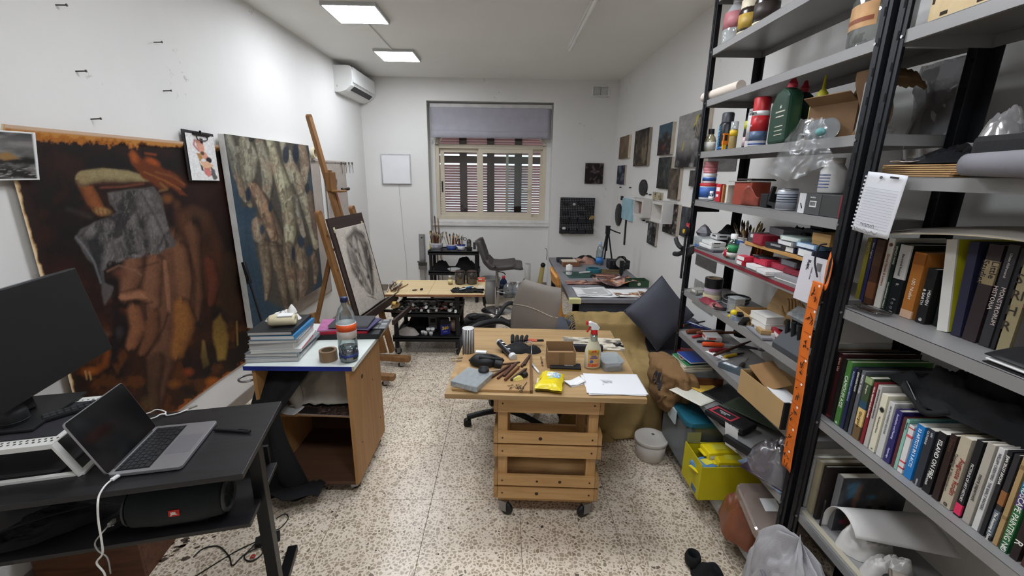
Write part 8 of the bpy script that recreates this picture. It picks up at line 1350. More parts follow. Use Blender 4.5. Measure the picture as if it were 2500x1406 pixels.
BUR=mat('#7d5e3c',.9,bump=.8,bs=120,var=.14,vs=8,name='brown_hide');t=thing('suede_bag','brown suede bag slumped over the end of the lower shelf','bag',(.985,2.32,.33))
def sk_(u,v):
    a_=u*math.pi*2;rr_=(.10+.05*math.sin(v*2.6))*(1+.3*nz((math.cos(a_)*1.7,math.sin(a_)*1.7,v*2.2),1,3)+.10*abs(math.sin(a_*4+v*5+3*nz((math.cos(a_),math.sin(a_),v))))-.05);z_=.0+.285*v;k=1 if v < .8 else max(.03,1-((v-.8)/.2)**2);return (rr_*.72*math.cos(a_)*k,rr_*1.25*math.sin(a_)*k,z_+.02*nz((math.cos(a_),math.sin(a_),v*3),1,2)*(1-v))
make('bag_body',MB().grid(sk_,70,40),BUR,t,solid=.004);make('dark_patch',MB().grid(lambda u,v:tuple(V(sk_(.50+.09*u,.45+.3*v))*1.012),8,8),mat('#252226',.8),t,solid=.002);make('bag_strap',MB().tube([(-.08,-.06,.03),(-.09,-.1,.06),(-.08,-.14,.12)],.008,6),BUR,t)
for k,(lb_,px_,py_,w_,h_,c,rz,zz) in enumerate((('white folder page with yellow blocks overhanging the lower shelf',1690,960,.22,.2,'#d8d4c6',30,.001),('yellow paper lying on the white folder page',1700,945,.13,.09,'#d3ac48',36,.004),('black folder lying on the lower shelf papers',1765,965,.22,.17,'#19191b',28,.007),('dark green folder with white edge on the lower shelf',1835,1010,.28,.15,'#3a4634',-58,.03))):
    g=W(px_,py_,Z=Z+zz);sheet('loose_folder',lb_,'folder',(max(g.x,.985)+.03,g.y,Z+E_+zz),w_,h_,mat(c,.6,var=.08),rz=rz,curl=.002,th=.0022)
t=thing('glove_packet','black tool packet with a red label lying on the lower shelf','packet',(1.07,1.80,Z+.014),-62);make('packet_body',MB().span((-.10,-.055,0),(.10,.055,.028)),BLK,t,bev=.008);make('red_label',MB().span((-.09,-.04,.0282),(.03,.03,.029)),mat('#b03a48',.5),t);make('dark_label',MB().span((-.075,-.03,.0292),(.02,.02,.0297)),mat('#222226',.5),t);text('GRINDER\nBITS',.013,mat('#d8d8d8',.5,var=0),t,frame_m((-.03,-.004,.03),(1,0,0),(0,1,0)),'CENTER')
text('BITS',.024,mat('#b8b8ba',.5,var=0),t,frame_m((.06,-.0556,.014),(1,0,0),(0,0,1)),'CENTER',.001)
heap('grey_wrap','crumpled translucent dark wrap under the cardboard tray','wrap',(1.08,1.46,Z+E_),.09,.13,.16,clear('#8d888e',.2,.2,cloud=.3),115,nu=26,nv=16,fold=.8)
heap('brown_hat','dark brown felt hat on the lower shelf','hat',(1.115,1.525,Z+E_),.09,.10,.10,mat('#3f342b',.9,var=.15,bump=.2),116,nu=28,nv=16,fold=.35)
t=thing('white_card','white card standing at the lower shelf\'s front','card',(1.02,1.67,Z-.04),rot=(0,-10,18));make('card_sheet',MB().span((-.001,-.035,0),(.001,.035,.12)),WPAP,t,bev=.0004);make('card_edge',MB().span((-.0012,-.036,.119),(.0012,.036,.121)),mat('#bdbbb8',.6),t)
t=thing('small_picture','thick black frame leaning at the lower shelf\'s front edge','frame',(1.04,1.60,Z+E_),rot=(0,0,25));make('frame_bar',MB().span((-.03,-.09,0),(-.008,.09,.03)),BLK,t,bev=.002);make('frame_mat',MB().span((-.008,-.085,0),(.02,.085,.008)),WPAP,t)
z=Z+E_
for k,(lb_,c,rz) in enumerate((('dark magazine with a round seal at the lower shelf\'s right end','#3c2f36',30),('bright magazine under the one with the seal','#6b7a8c',18))):
    o=thing('magazine',lb_,'magazine',(1.055,1.43+.02*k,Z+E_+.0055*(1-k)),rz);make('cover',MB().span((-.06,-.1,0),(.06,.1,.005)),mat(c,.35,var=.8,vs=18),o,bev=.0005);make('seal',MB().cyl((-.01,.045,.005),(-.01,.045,.0054),.017,n=18),WPAP,o)
Z=.119;t=thing('storage_box','clear plastic storage box with a teal lid on the bottom shelf','storage box',(1.11,2.16,Z+E_),0);make('box_shell',MB().prism(rrect(.29,.36,.03),0,.25),clear('#9aa0a2',.12,.12,name='smoky_plastic',cloud=.35),t);make('lid',MB().prism(rrect(.31,.385,.04),.252,.285),mat('#1f5f72',.4,var=.06),t,bev=.008);make('latch',MB().span((-.165,-.05,.19),(-.155,.05,.27)),mat('#b9c4c6',.4),t,bev=.003);make('packed_contents',MB().prism(rrect(.26,.34,.03),.004,.17),mat('#55524f',.8,var=.4,vs=12),t)
t=thing('yellow_carton','bright yellow open carton overhanging the bottom shelf','box',(.945,1.752,Z+E_),0);YC=mat('#c9bb1a',.55,var=.05,name='yellow_card');bx,by,bz=.30,.20,.185;b=MB();b.span((0,0,0),(bx,.003,bz));b.span((0,by-.003,0),(bx,by,bz));b.span((0,.003,0),(.003,by-.003,bz+.01));b.span((bx-.003,.003,0),(bx,by-.003,bz));make('carton_wall',b,YC,t);make('carton_floor',MB().span((.003,.003,0),(bx-.003,by-.003,.003)),YC,t);make('grey_flap',MB().box((.04,by-.006,bz+.03),(.07,.002,.06)),mat('#8a8a5a',.6),t);make('side_print',MB().span((-.0006,.03,.01),(-.0001,.08,.04)),mat('#4a6a9a',.5,var=.6,vs=40),t)
for k,(lb_,x,y,z,rz) in enumerate((('yellow wipes pack in the yellow carton, upper back one',.155,.145,.15,6),('yellow wipes pack in the yellow carton, front one',.19,.085,.135,-3),('blue-edged wipes pack low in the yellow carton',.08,.09,.11,20))):
    o=thing('wipes_pack',lb_,'wipes',(.945+x,1.752+y,Z+E_+z),rz,'wipes packs');make('pack_body',MB().span((-.085,-.045,0),(.085,.045,.045)),YEL if k < 2 else mat('#5a86b8',.4,var=.3,vs=30),o,bev=.012);make('pack_flap',MB().span((-.04,-.022,.0452),(.04,.022,.047)),mat('#d8cf4a',.4),o,bev=.001);make('pack_print',MB().span((-.075,-.0458,.008),(.05,-.0448,.03)),mat('#c9cdd8',.5,var=.5,vs=60),o);make('pack_tail',MB().span((-.1,-.03,.02),(-.084,.03,.024)),YEL,o)
BRN=mat('#7d4a34',.35,var=.2,vs=14,name='brown_wrapped');heap('clay_bag','brown plastic-wrapped clay block on the bottom shelf','clay',(1.10,1.565,Z+E_),.13,.13,.17,BRN,121,nu=34,nv=22,fold=.5,power=5);heap('clay_bag','second brown wrapped clay lump nearer the post','clay',(1.12,1.385,Z+E_),.10,.08,.16,mat('#744430',.4,var=.2,vs=14),122,nu=30,nv=20,power=5)
t=thing('clear_tray_bag','clear bagged tray lying on the wrapped clay','bag',(1.09,1.45,Z+.19),0,rot=(10,-6,-8));make('film_bag',MB().prism(rrect(.20,.24,.03),0,.05),clear('#c9b5ab',.25,.1,cloud=.28),t,bev=.01);make('tray_inside',MB().prism(rrect(.15,.18,.02),.01,.03),mat('#8a8d86',.5),t);make('paper_label',MB().span((-.03,-.02,.0505),(.03,.04,.0512)),WPAP,t)
PX,PY=SX0-.006,2.40
g=W(1668,583,X=PX);t=thing('quick_clamp','black quick-grip clamp with yellow button fixed to the shelving post','clamp',(PX-.004,PY-.01,1.20));make('clamp_bar',MB().span((-.012,-.008,-.12),(-.004,.008,.14)),BLK,t);make('clamp_head',MB().cyl((-.02,0,.15),(.0,0,.15),.028,n=20),BLK,t);make('yellow_button',MB().cyl((-.024,0,.15),(-.019,0,.15),.012,n=16),mat('#c9a51e',.45),t);make('clamp_handle',MB().tube([(-.012,.01,.05),(-.012,.06,.055),(-.012,.10,.07),(-.012,.125,.09)],.013,8),BLK,t);make('clamp_handle',MB().tube([(-.012,.01,.03),(-.012,.06,.01),(-.012,.12,.0)],.014,8),BLK,t);make('clamp_jaw',MB().prism([(-.03,-.02),(.06,.03),(.05,.06),(-.04,.03)],-.02,-.004,frame_m((0,-.03,.02),(0,-1,0),(0,0,1)) @ Matrix.Rotation(0,4,'X')),BLK,t)
t=thing('red_tag','small red tag hanging on the shelving post','tag',W(1679,556,X=PX-.006));make('tag_card',MB().span((-.002,-.02,-.025),(.001,.02,.025)),mat('#b3252f',.5),t,bev=.001);make('tag_print',MB().box((-.0024,0,.002),(.0008,.014,.016)),WPAP,t);make('tag_loop',MB().tube([(0,0,.025),(0,.014,.045),(0,.0,.065),(0,-.01,.045),(0,0,.025)],.0022,6),BLK,t)
t=thing('sunglasses','pair of red-tinted goggles hooked behind the left post','goggles',(1.11,2.425,1.50),0)
for k,s in enumerate((-1,1)):make('lens',MB().ball((s*.035,0,.0),.026,14,9,sc=(1,.4,.9)),mat('#7a2a30',.25),t)
make('goggle_strap',MB().span((-.08,-.006,-.045),(.08,.006,-.012)),BLK,t,bev=.003)
t=thing('double_hook','black S-shaped cable loop on the near post','loop',W(2003,640,X=SX0-.012));make('loop_wire',MB().tube([(0,0,-.05),(-.004,.02,0),(-.004,.012,.05),(0,-.01,.06)],.0028,6),BLK,t)
ORS=mat('#d2691e',.6,var=.06,name='orange_ribbon');t=thing('orange_ribbon','long orange ribbon printed with black figure drawings hanging on the post','ribbon',(SX0-.012,0,0))
def rb(u,v):
    z=1.325-.685*v;y=1.327-.018*v+.004*math.sin(v*9);return (-.004-.006*math.sin(v*5)-.004*(2*u-1)**2,y+.024*(1-2*u),z)
make('ribbon_strip',MB().grid(rb,4,50),ORS,t,solid=.0008)
def lp(u,v):
    a_=v*math.pi*1.75;return (-.005-.016*u,1.315-.022+.036*math.cos(a_+2.3)*.8-.02*v,1.372+.062*math.sin(a_+2.3)+.01*u)
make('ribbon_loop',MB().grid(lambda u,v:(-.012-.016*u+.020*math.cos(v*4.9+1.9),1.292-.026*u+.016*math.cos(v*4.9+1.9),1.38+.055*math.sin(v*4.9+1.9)-.012*u),4,34),ORS,t,solid=.0008)
rn=random.Random(30);INK=mat('#2a1a10',.7,var=0)
for k in range(8):
    zc=1.28-.085*k;b=MB();yk=1.327-.018*(k/8)
    for j in range(5):
        y_,z_=yk+rn.uniform(-.012,.012),zc+rn.uniform(-.022,.022);b.tube([(-.0125,y_,z_),(-.0125,y_+rn.uniform(-.008,.008),z_+rn.uniform(-.012,.012)),(-.0125,y_+rn.uniform(-.01,.01),z_+rn.uniform(-.02,.02))],.0011,5)
    make('figure_print',b,INK,t)
    make('white_dot',MB().cyl((-.0125,yk-.014,zc+.035),(-.0132,yk-.014,zc+.035),.0042,n=12),WPAP,t);make('fold_line',MB().box((-.0120,yk,zc+.042),(.0008,.046,.0012)),mat('#8a3a10',.6,var=0),t)
# ==== RIGHT UNIT : BOOKS
def row(specs,Xs,Zs,group):
    for sp in specs:
        lb_,xl,xr,yb,yt,w_,c=sp[:7];k=sp[7] if len(sp) > 7 else {}
        a,d_=W(xl,yb,X=Xs).y,W(xr,yb,X=Xs).y;th=max(.008,abs(a-d_)*.96);y=(a+d_)/2;h_=k.pop('h',None) or W((xl+xr)/2+k.pop('dx',0),yt,X=Xs).z-Zs;off=k.pop('off',0)
        tilt=k.pop('tilt',0);book(lb_,(Xs+off,y,Zs+E_),w_,h_,th,c,rot=(tilt,0,k.pop('rz',0)),group=group,**k)
Zb=.893
row([
 ('tall white board standing first on the long book shelf',1984,1993,997,818,.25,'#cfcdca',{'h':.235,'soft':True}),
 ('orange-brown book second on the long book shelf',1994,2004,1004,830,.24,'#8a5a34',{'h':.22}),
 ('near-black slim book third on the long book shelf',2005,2013,1012,830,.24,'#1f1a1b',{'h':.225}),
 ('maroon book left of the green one on the book shelf',2014,2024,1020,835,.25,'#3a1a1d',{'h':.225,'title':'Great Utis','ts':.011,'tcol':'#c9a08a','band':[(.02,.05,'#6b2a2c')]}),
 ('black ribbed book beside the green one',2025,2034,1026,840,.24,'#231f1e',{'h':.215}),
 ('green book lettered CAMOUFLAGE',2035,2048,1032,852,.25,'#4a7a3c',{'h':.215,'title':[('CAMOUFLAGE',.0165,'#e6e8e0',.78,0),('Ø',.01,'#e6e8e0',.05,0)]}),
 ('navy book lettered DICTIONARIES and MEDICINE',2049,2058,1042,862,.22,'#1c2444',{'h':.205,'title':'DICTIONARIES and MEDICINE','ts':.0075,'tcol':'#9fb0d8'}),
 ('black book with small white type after the navy one',2059,2067,1051,865,.24,'#17181d',{'h':.21,'title':'DRAWING NOW','ts':.008}),
 ('grey book with a faint title',2068,2077,1059,872,.25,'#5b5e63',{'h':.21,'title':'PALETTE · ENGLISH','ts':.007}),
 ('book with a green, cream and brown painted spine',2078,2096,1068,885,.22,'#39482f',{'h':.20,'band':[(0,.22,'#6b5436'),(.22,.5,'#d8b878'),(.5,.62,'#2c4a5e'),(.9,.995,'#8fa072')],'title':[('Giorgione',.013,'#3a2a1a',.45,0),('Giorgione',.007,'#e0dcc8',.88,0)]}),
 ('dark red book with small cream capitals',2098,2106,1080,900,.23,'#7a2028',{'h':.195,'title':'VISUAL MEMORY AND DRAWING','ts':.0065}),
 ('pale grey slim book with grey type',2107,2118,1088,905,.24,'#b5b1ab',{'h':.195,'title':'ON DRAWING AND PAINTING','ts':.0065,'tcol':'#4a4a4c'}),
 ('cream book with a black star on its spine',2119,2135,1097,925,.17,'#d8d2bb',{'h':.178,'title':[('✹',.024,'#161616',.80,0),('The Prince of Thorns',.006,'#3a3a38',.62,0),('V',.009,'#3a3a38',.06,0)],'soft':True}),
 ('off-white book with vertical grey type',2137,2152,1110,940,.17,'#c6c5c1',{'h':.168,'title':'ART IN MODERN CULTURE','ts':.007,'tcol':'#6d6d70'}),
 ('violet-blue book with small white type',2154,2172,1124,963,.16,'#2e2a62',{'h':.158,'title':[('Aesthetics and Painting',.008,'#c6c8e8',.93,0),('Cambridge',.007,'#c6c8e8',.28,0)]}),
 ('thin dark red and green striped book',2174,2180,1140,985,.16,'#5a2a2c',{'h':.15}),
 ('thin teal book on the long shelf',2181,2187,1146,985,.16,'#8ab8a8',{'h':.15,'title':'Sketches','ts':.006,'tcol':'#2c4a44'}),
 ('white paperback with red strokes on its spine',2188,2202,1152,1010,.15,'#d9d6d4',{'h':.14,'band':[(.93,.95,'#c03a40'),(.22,.25,'#c8404a'),(.09,.12,'#c03a40'),(.75,.8,'#cf5a60')]}),
 ('bright blue paperback lettered 33 ARTISTS IN 3 ACTS',2203,2224,1165,1008,.14,'#1f74b8',{'h':.155,'title':'33 ARTISTS IN 3 ACTS','ts':.0115,'tcol':'#eef2f6','soft':True}),
 ('charcoal paperback beside the blue one',2226,2246,1182,1015,.15,'#2e3138',{'h':.16,'title':[('CATHERINE',.007,'#c8c8c8',.95,.006),('LIFE',.007,'#c8c8c8',.95,-.003),('VIKING',.006,'#c8c8c8',.12,0)],'soft':True}),
 ('black paperback lettered ISLAND ON FIRE',2248,2270,1200,1020,.15,'#141416',{'h':.168,'title':[('ISLAND ON FIRE',.0145,'#f0eeea',.88,0),('TOM ADAIR',.007,'#d8d4ce',.34,.004)],'soft':True}),
 ('dark brown leather-look book',2272,2290,1218,1025,.18,'#2a1c18',{'h':.178,'title':'Sculpture','ts':.009,'tcol':'#5a3a2c'}),
 ('beige book lettered Auguste Rodin',2292,2322,1233,1030,.2,'#b3a792',{'h':.188,'title':[('Auguste Rodin',.0165,'#8c2f28',.72,-.006),('Drawings & Watercolours',.0095,'#5d564c',.74,.009),('Ø',.012,'#3a352f',.07,0)]}),
 ('black book with a pink sticker, FICTIONS OF ART HISTORY',2324,2343,1258,1040,.2,'#17171a',{'h':.198,'band':[(.02,.16,'#d8305a')],'title':'FICTIONS OF ART HISTORY','ts':.008,'tcol':'#d4d2ce','tz':.70}),
 ('stone-grey book lettered more papernest',2345,2367,1276,1045,.2,'#a9a297',{'h':.205,'title':'more papernest','ts':.0105,'tcol':'#4a4640','tz':.62}),
 ('white book with long vertical title about early masters',2369,2386,1293,1052,.2,'#cbc9c6',{'h':.208,'title':'WILLEM CREDITERS · THE EARLY MASTERS','ts':.0075,'tcol':'#55535a'}),
 ('slim black book with white capitals',2388,2400,1306,1055,.2,'#1b1b1e',{'h':.212,'title':'JEAN SELLEY ARCANA','ts':.007}),
 ('dark photographic spine beside the tan one',2402,2418,1317,1060,.2,'#2b2a2c',{'h':.212,'band':[(.05,.35,'#5a646e'),(.42,.58,'#8a5a34')],'title':'The Anatomy & Painting','ts':.008,'tz':.33}),
 ('worn tan book with a frayed spine',2420,2434,1329,1065,.2,'#a5895e',{'h':.218,'band':[(.86,.9,'#7d6542'),(.3,.34,'#8a6f4a')]}),
 ('green and blue book lettered LANDSCAPE PAINTING NOW',2436,2460,1342,1065,.22,'#2f6a3c',{'h':.228,'band':[(.62,.98,'#1f6f8a'),(.48,.62,'#4a3a6a'),(.0,.1,'#23553a')],'title':[('LANDSCAPE PAINTING NOW',.0145,'#e6e6da',.78,0),('Ø',.011,'#e6e6da',.06,0)]}),
 ('dark brown tall book at the frame edge',2462,2486,1360,1075,.22,'#241a18',{'h':.23,'title':'R','ts':.02,'tz':.2}),
 ('last dark spine leaving the photo\'s right edge',2488,2515,1385,1085,.22,'#4a2c24',{'h':.23})],1.052,Zb,'books on the long shelf')
heap('black_gloves','limp black gloves thrown over the tops of the books','gloves',(1.165,.885,Zb+.206),.09,.21,.11,BLC,131,rz=8,nu=56,nv=34,fold=1.1,fs=2.2,edge=.35)
t=thing('glove_strap','black fabric strap hanging over the book spines','strap',(1.05,.95,Zb+.165));make('strap_band',MB().tube([(.04,.10,.055),(0,.06,.06),(-.006,.02,.045),(-.004,-.01,.03),(.02,-.04,.05)],.008,6),BLC,t);make('strap_seam',MB().tube([(.03,.09,.066),(0,.05,.07),(-.012,.015,.052)],.0012,5),mat('#6a6a6c',.6),t)
Zb=1.27;XS=1.125
row([
 ('olive-yellow book at the left of the upper book row',2086,2097,728,590,.2,'#8f8426',{'h':.2,'title':'SMO','ts':.014,'tcol':'#e2dcb8'}),
 ('navy book lettered Beato Angelico',2098,2106,733,592,.2,'#23265a',{'h':.2,'title':'Beato Angelico','ts':.008,'tcol':'#d8d8e8'}),
 ('brown painted-cover book in the upper row',2107,2128,737,600,.2,'#4a2e1e',{'h':.2,'band':[(.1,.35,'#6d4428'),(.6,.9,'#5a3c26')]}),
 ('white book with orange title about notes and letters',2133,2149,742,592,.2,'#cbc6ba',{'h':.21,'title':[('Good Notes & Letters',.0105,'#a8562e',.78,0),('◉',.014,'#6a3a24',.94,0)]}),
 ('dark green slim book lettered ETHICS MORE',2151,2160,747,598,.2,'#1a2a20',{'h':.2,'title':[('ETHICS MORE',.0085,'#d8d8c8',.95,0),('CONTEMPORARY MORALS',.0065,'#d8d8c8',.42,0)]}),
 ('black and white book lettered Bertrand Russell',2162,2190,752,600,.18,'#1a1c1e',{'h':.2,'band':[(.5,.99,'#c9c7c2')],'title':[('Bertrand Russell',.0095,'#2a2a2c',.86,.002),('R',.012,'#c9c7c2',.44,0),('ℓ o o ℓ',.016,'#8a8f92',.22,0)]}),
 ('orange-brown book lettered 100 Nudes',2196,2226,765,618,.16,'#a8692c',{'h':.185,'band':[(0,.12,'#c9a58a'),(.82,.98,'#8a5220')],'title':[('100 Nudes',.014,'#f0e2c8',.62,0)]}),
 ('small black book lettered HEAVEN & EARTH',2233,2258,782,662,.13,'#121214',{'h':.15,'title':[('HEAVEN',.011,'#eceae6',.62,-.006),('& EARTH',.011,'#eceae6',.62,.008),('Φ',.012,'#eceae6',.1,0)]}),
 ('black book behind HEAVEN & EARTH',2259,2270,790,630,.16,'#1d2420',{'h':.19,'off':.02}),
 ('leaning white catalogue with a yellow-green cover',2288,2316,800,580,.18,'#b3ac1e',{'h':.235,'tilt':-9,'band':[(0,1,'#cfccc4')]}),
 ('large navy book with a dark picture cover',2320,2345,815,580,.16,'#22233a',{'h':.235,'tilt':-4}),
 ('tan and dark book lettered Little Studies',2347,2384,825,585,.18,'#2a1f22',{'h':.235,'band':[(.6,.84,'#8a7a5c')],'title':[('Little',.02,'#161214',.84,-.008),('Studies',.02,'#161214',.84,.012)]}),
 ('dark grey book lettered MONSTRORUM HISTORIA',2388,2416,838,590,.18,'#2c2b2e',{'h':.24,'title':[('MONSTRORUM',.013,'#c9b8b0',.6,-.005),('HISTORIA',.013,'#c9b8b0',.6,.01),('Ulisse Aldrovandi',.008,'#b8b0a8',.92,0)]}),
 ('black slim board beside the dark grey book',2418,2428,848,592,.18,'#131315',{'h':.235}),
 ('tan book with large stacked capitals',2430,2462,855,600,.18,'#8f8262',{'h':.24}),
 ('dark book with pink Anatomica lettering at the frame edge',2465,2498,870,610,.18,'#3a3432',{'h':.225,'title':[('Anatomica',.015,'#b5506a',.62,0),('Figurative',.012,'#b5506a',.7,.014),('TASCHEN',.007,'#d8d4cc',.12,0)]})],XS,Zb,'upper row of books')
o=[q for q in bpy.data.objects if q.get('label') == 'tan book with large stacked capitals'][0]
for k,s_ in enumerate(('MO','STE','RI','H','R')):text(s_,.03,mat('#2c2620',.6,var=0),o,frame_m((-.0012,.016,.205-.036*k),(0,-1,0),(0,0,1)))
t=thing('curled_paper','large grey sheet of paper curling over the upper book row','paper',(0,0,0))
def cp(u,v):
    y=1.222-.66*u;z=1.492+.035*math.sin(min(1,u*1.25)*math.pi*.8)-.075*max(0,u-.55)**1.3;return (1.064+.2*v+.02*u,y,z+.03*v*(1-v)+.02*v)
make('paper_sheet',MB().grid(cp,40,14),mat('#9a9289',.75,var=.05),t,solid=.002);make('paper_edge',MB().tube([V(cp(i/20,0)) for i in range(21)],.0014,5,smooth_path=False),mat('#b5a68c',.8),t)
t=thing('spiral_notebook','black notebook with bowed white pages lying at the upper book shelf\'s front','notebook',(1.06,.80,Zb+E_),0);make('cover',MB().span((-.03,-.15,0),(.14,.045,.002)),BLK,t);make('page_block',MB().grid(lambda u,v:(-.028+.16*u,-.148+.19*v,.004+.02*math.sin(u*2.6+.2)),12,6),WPAP,t,solid=.004);make('top_cover',MB().grid(lambda u,v:(-.03+.17*u,-.15+.195*v,.012+.022*math.sin(u*2.4+.25)),12,6),BLK,t,solid=.002)
sheet('cellophane_sleeve','clear cellophane sleeve on the upper book shelf\'s front left','sleeve',(1.065,1.19,Zb+E_),.06,.10,clear('#e6e6e6',.25,.06),rz=8,curl=.006)
Zb=1.653
for k in range(6):
    o=thing('kraft_envelope',('lowest','second','third','fourth','fifth','topmost')[k]+' brown kraft envelope in the stack on the high shelf','envelope',(1.16,1.115,Zb+E_+.0052*k),3*k-7,'kraft envelopes');make('envelope_body',MB().span((-.12,-.11,0),(.12,.11,.0042)),mat('#86643c' if k % 2 else '#97744a',.8),o,bev=.0004);make('flap_edge',MB().span((-.1206,-.1,.0012),(-.1201,.1,.003)),mat('#b8966a',.8),o)
sheet('white_slip','white slip lying on the kraft envelopes','paper',(1.07,1.17,Zb+.0335),.06,.07,WPAP,rz=10)
BAG=mat('#17171a',.28,var=.1,bump=.25,bs=30,name='black_bin_bag');heap('black_bin_bag','thin black plastic bag spread over the kraft envelopes','bag',(1.15,1.10,Zb+.034),.11,.13,.05,BAG,141,nu=40,nv=24,fold=.9);heap('black_bin_bag','crumpled black plastic bag heap on top of the portfolio','bag',(1.16,.82,Zb+.092),.12,.17,.13,BAG,142,nu=44,nv=26,fold=.8)
t=thing('art_portfolio','black fabric portfolio with a grey roll on the high shelf','portfolio',(1.02,.965,Zb+E_));make('portfolio_body',MB().span((-.02,-.40,.0),(.25,0,.085)),mat('#1c1b1c',.85,bump=.2,name='black_canvas'),t,bev=.012);make('grey_roll',MB().grid(lambda u,v:(-.028+.02*math.cos(v*5.5),-.01-.38*u,.026+(.022+.012*u)*math.sin(v*5.5)),20,16),mat('#77757a',.8),t,solid=.002)
t=thing('bubble_wrap','small clump of clear bubble wrap beside the black bag','wrap',(1.10,1.0,Zb+.09));heap('wrap_lump','','',(0,0,0),.04,.035,.06,clear('#b9b5b4',.3,.15,cloud=.25),145,parent=t,nu=22,nv=14);make('wrap_tail',MB().grid(lambda u,v:(-.02+.02*u,.03+.06*v,-.03+.02*math.sin(v*4)),6,10),clear('#b9b5b4',.3,.15,cloud=.25),t)
c_=[W(x,y,X=SX0-.02) for x,y in ((2117,418),(2215,422),(2168,585),(2080,560))];t=thing('lined_sheet','torn lined notebook page with handwriting hanging from the shelf edge','paper',c_[3]);o_=V((0,0,0));ux=(c_[2]-c_[3]);wq=ux.length;ux.normalize();uy=c_[0]-c_[3];hq=uy.length;uy=(uy-ux*uy.dot(ux)).normalized();M_=frame_m(o_,ux,uy)
make('page',MB().grid(lambda u,v:tuple(M_ @ V((u*wq,v*hq,.006*math.sin(u*3)*(1-v)))),12,12),mat('#d0d0d4',.75,var=.03),t,solid=.0005)
for k in range(15):make('ruled_line',MB().box((wq*.52,hq*(.12+.045*k),.0062),(wq*.86,.0007,.0004),M_),mat('#8a8a96',.8,var=0),t)
for k in range(14):make('torn_tab',MB().box((-.003,hq*(.06+.066*k),.0005),(.006,.0045,.0008),M_),mat('#d0d0d4',.75,var=.03),t)
make('punch_hole',MB().cyl(M_ @ V((wq*.42,hq*.93,.004)),M_ @ V((wq*.42,hq*.93,.0062)),.004,n=12),mat('#55555a',.7),t);make('header_block',MB().box((wq*.75,hq*.95,.0055),(.026,.005,.001),M_),mat('#2a2a2e',.6),t)
def scrib(x0,y0,n_,s,seed):
    rn=random.Random(seed);return MB().tube([M_ @ V((x0+i*s,y0+rn.uniform(-.004,.004),.0075)) for i in range(n_)],.0005,4)
make('handwriting',scrib(wq*.25,hq*.15,20,.0025,1),mat('#3a3a44',.7,var=0),t);make('handwriting',scrib(wq*.1,hq*.05,34,.0025,2),mat('#4a4a54',.7,var=0),t)
t=thing('plywood_crate','pale plywood crate with slotted joints on the top right shelf','crate',(1.15,.98,2.02+E_),0);make('crate_side',MB().span((-.11,-.22,0),(-.10,.21,.2)).span((.10,-.22,0),(.11,.21,.2)).span((-.10,.20,0),(.10,.21,.2)).span((-.10,-.22,0),(.10,-.21,.2)),PLYL,t,bev=.001);make('crate_floor',MB().span((-.10,-.21,0),(.10,.20,.006)),PLYL,t)
for k in range(5):make('joint_slot',MB().box((-.1104,.17-.085*k,.012),(.001,.018,.008)),mat('#2a1c12',.8),t)
make('corner_slot',MB().box((-.1104,.203,.05),(.001,.006,.02)),mat('#2a1c12',.8),t)
t=thing('zip_bags','clear zip bags hanging behind the double posts','bags',(1.30,1.40,1.85));make('zip_bag',MB().grid(lambda u,v:(.02*nz((u*3,v*3,1.)),-.09+.16*u,-.16+.3*v),10,12),clear('#dcdcde',.2,.12,cloud=.15),t,solid=.001);make('paper_insert',MB().span((.012,-.05,-.1),(.014,.04,.06)),mat('#b9b5b4',.7),t)
Zb=.525
row([('white slim book, CONTEMPORARY on its spine, low shelf',1950,1962,1243,1068,.22,'#c4c1bc',{'h':.20,'title':'CONTEMPORARY ART','ts':.008,'tcol':'#4a4a4c','tz':.9}),('cream worn book on the low shelf',1966,1980,1252,1065,.2,'#a89c80',{'h':.205}),('dark book behind the rolled paper on the low shelf',1984,1992,1262,1070,.2,'#2c2522',{'h':.205})],1.06,Zb,'low shelf books')
def portrait(U,Vv):
    x,y=U*100,(1-Vv)*80;p=Paint(x,y,'#3a3b40');p.tint(.03,.03,'#55565a',.45,.65,.8);p.ell(58,40,26,32,'#55524f',.6,.9);p.ell(48,44,7,4,'#17171a',.6);p.ell(68,44,7,4,'#17171a',.6);p.line([(57,46),(55,58),(61,60)],3,'#2a2827',3,.8);p.ell(56,68,10,3,'#221f20',.6);p.poly([(20,10),(34,6),(30,60),(24,76),(14,60)],'#7d5a40',6,.9,10);p.poly([(10,10),(28,4),(24,30),(10,34)],'#4a7a96',6,.8,8);p.ell(48,28,10,5,'#3f7a90',.7,.7)
    for q in ((14,66),(40,72),(78,70),(92,66)):p.ell(q[0],q[1],7,4,'#a8305a',.6,.8)
    return p.grain(.2,.2,.25,3)
t=thing('portrait_book','large book with a painted face cover standing on the low shelf','book',(1.08,1.165,Zb+E_),0);make('cover',MB().span((0,-.012,0),(.22,.012,.2)),mat('#6b6b6d',.4),t,bev=.001);make('page_block',MB().span((.004,-.01,.2),(.216,.01,.2012)),PAGES,t);canvas('cover_picture',(0,-.0126,0),(1,0,0),(0,0,1),.22,.2,60,50,lambda P,U,Vv:portrait(U,Vv).c,t)
t=thing('curled_card','white sheet of card curled into an arch on the low shelf','card',(1.05,1.09,Zb+E_),-6)
def cc(u,v):
    a_=math.pi*(1.02-1.0*u*.78);return (.0+.25*v,.085*math.cos(a_)*-1+.0-.06*max(0,u-.75)*3*v,.0+.125*max(0,math.sin(a_))**.8)
make('card_sheet',MB().grid(cc,26,12),mat('#c4c0bd',.7,var=.04),t,solid=.0015);make('dark_end',MB().grid(lambda u,v:(-.002,.08+.006*v,.1*u),4,2),BLK,t,solid=.002)
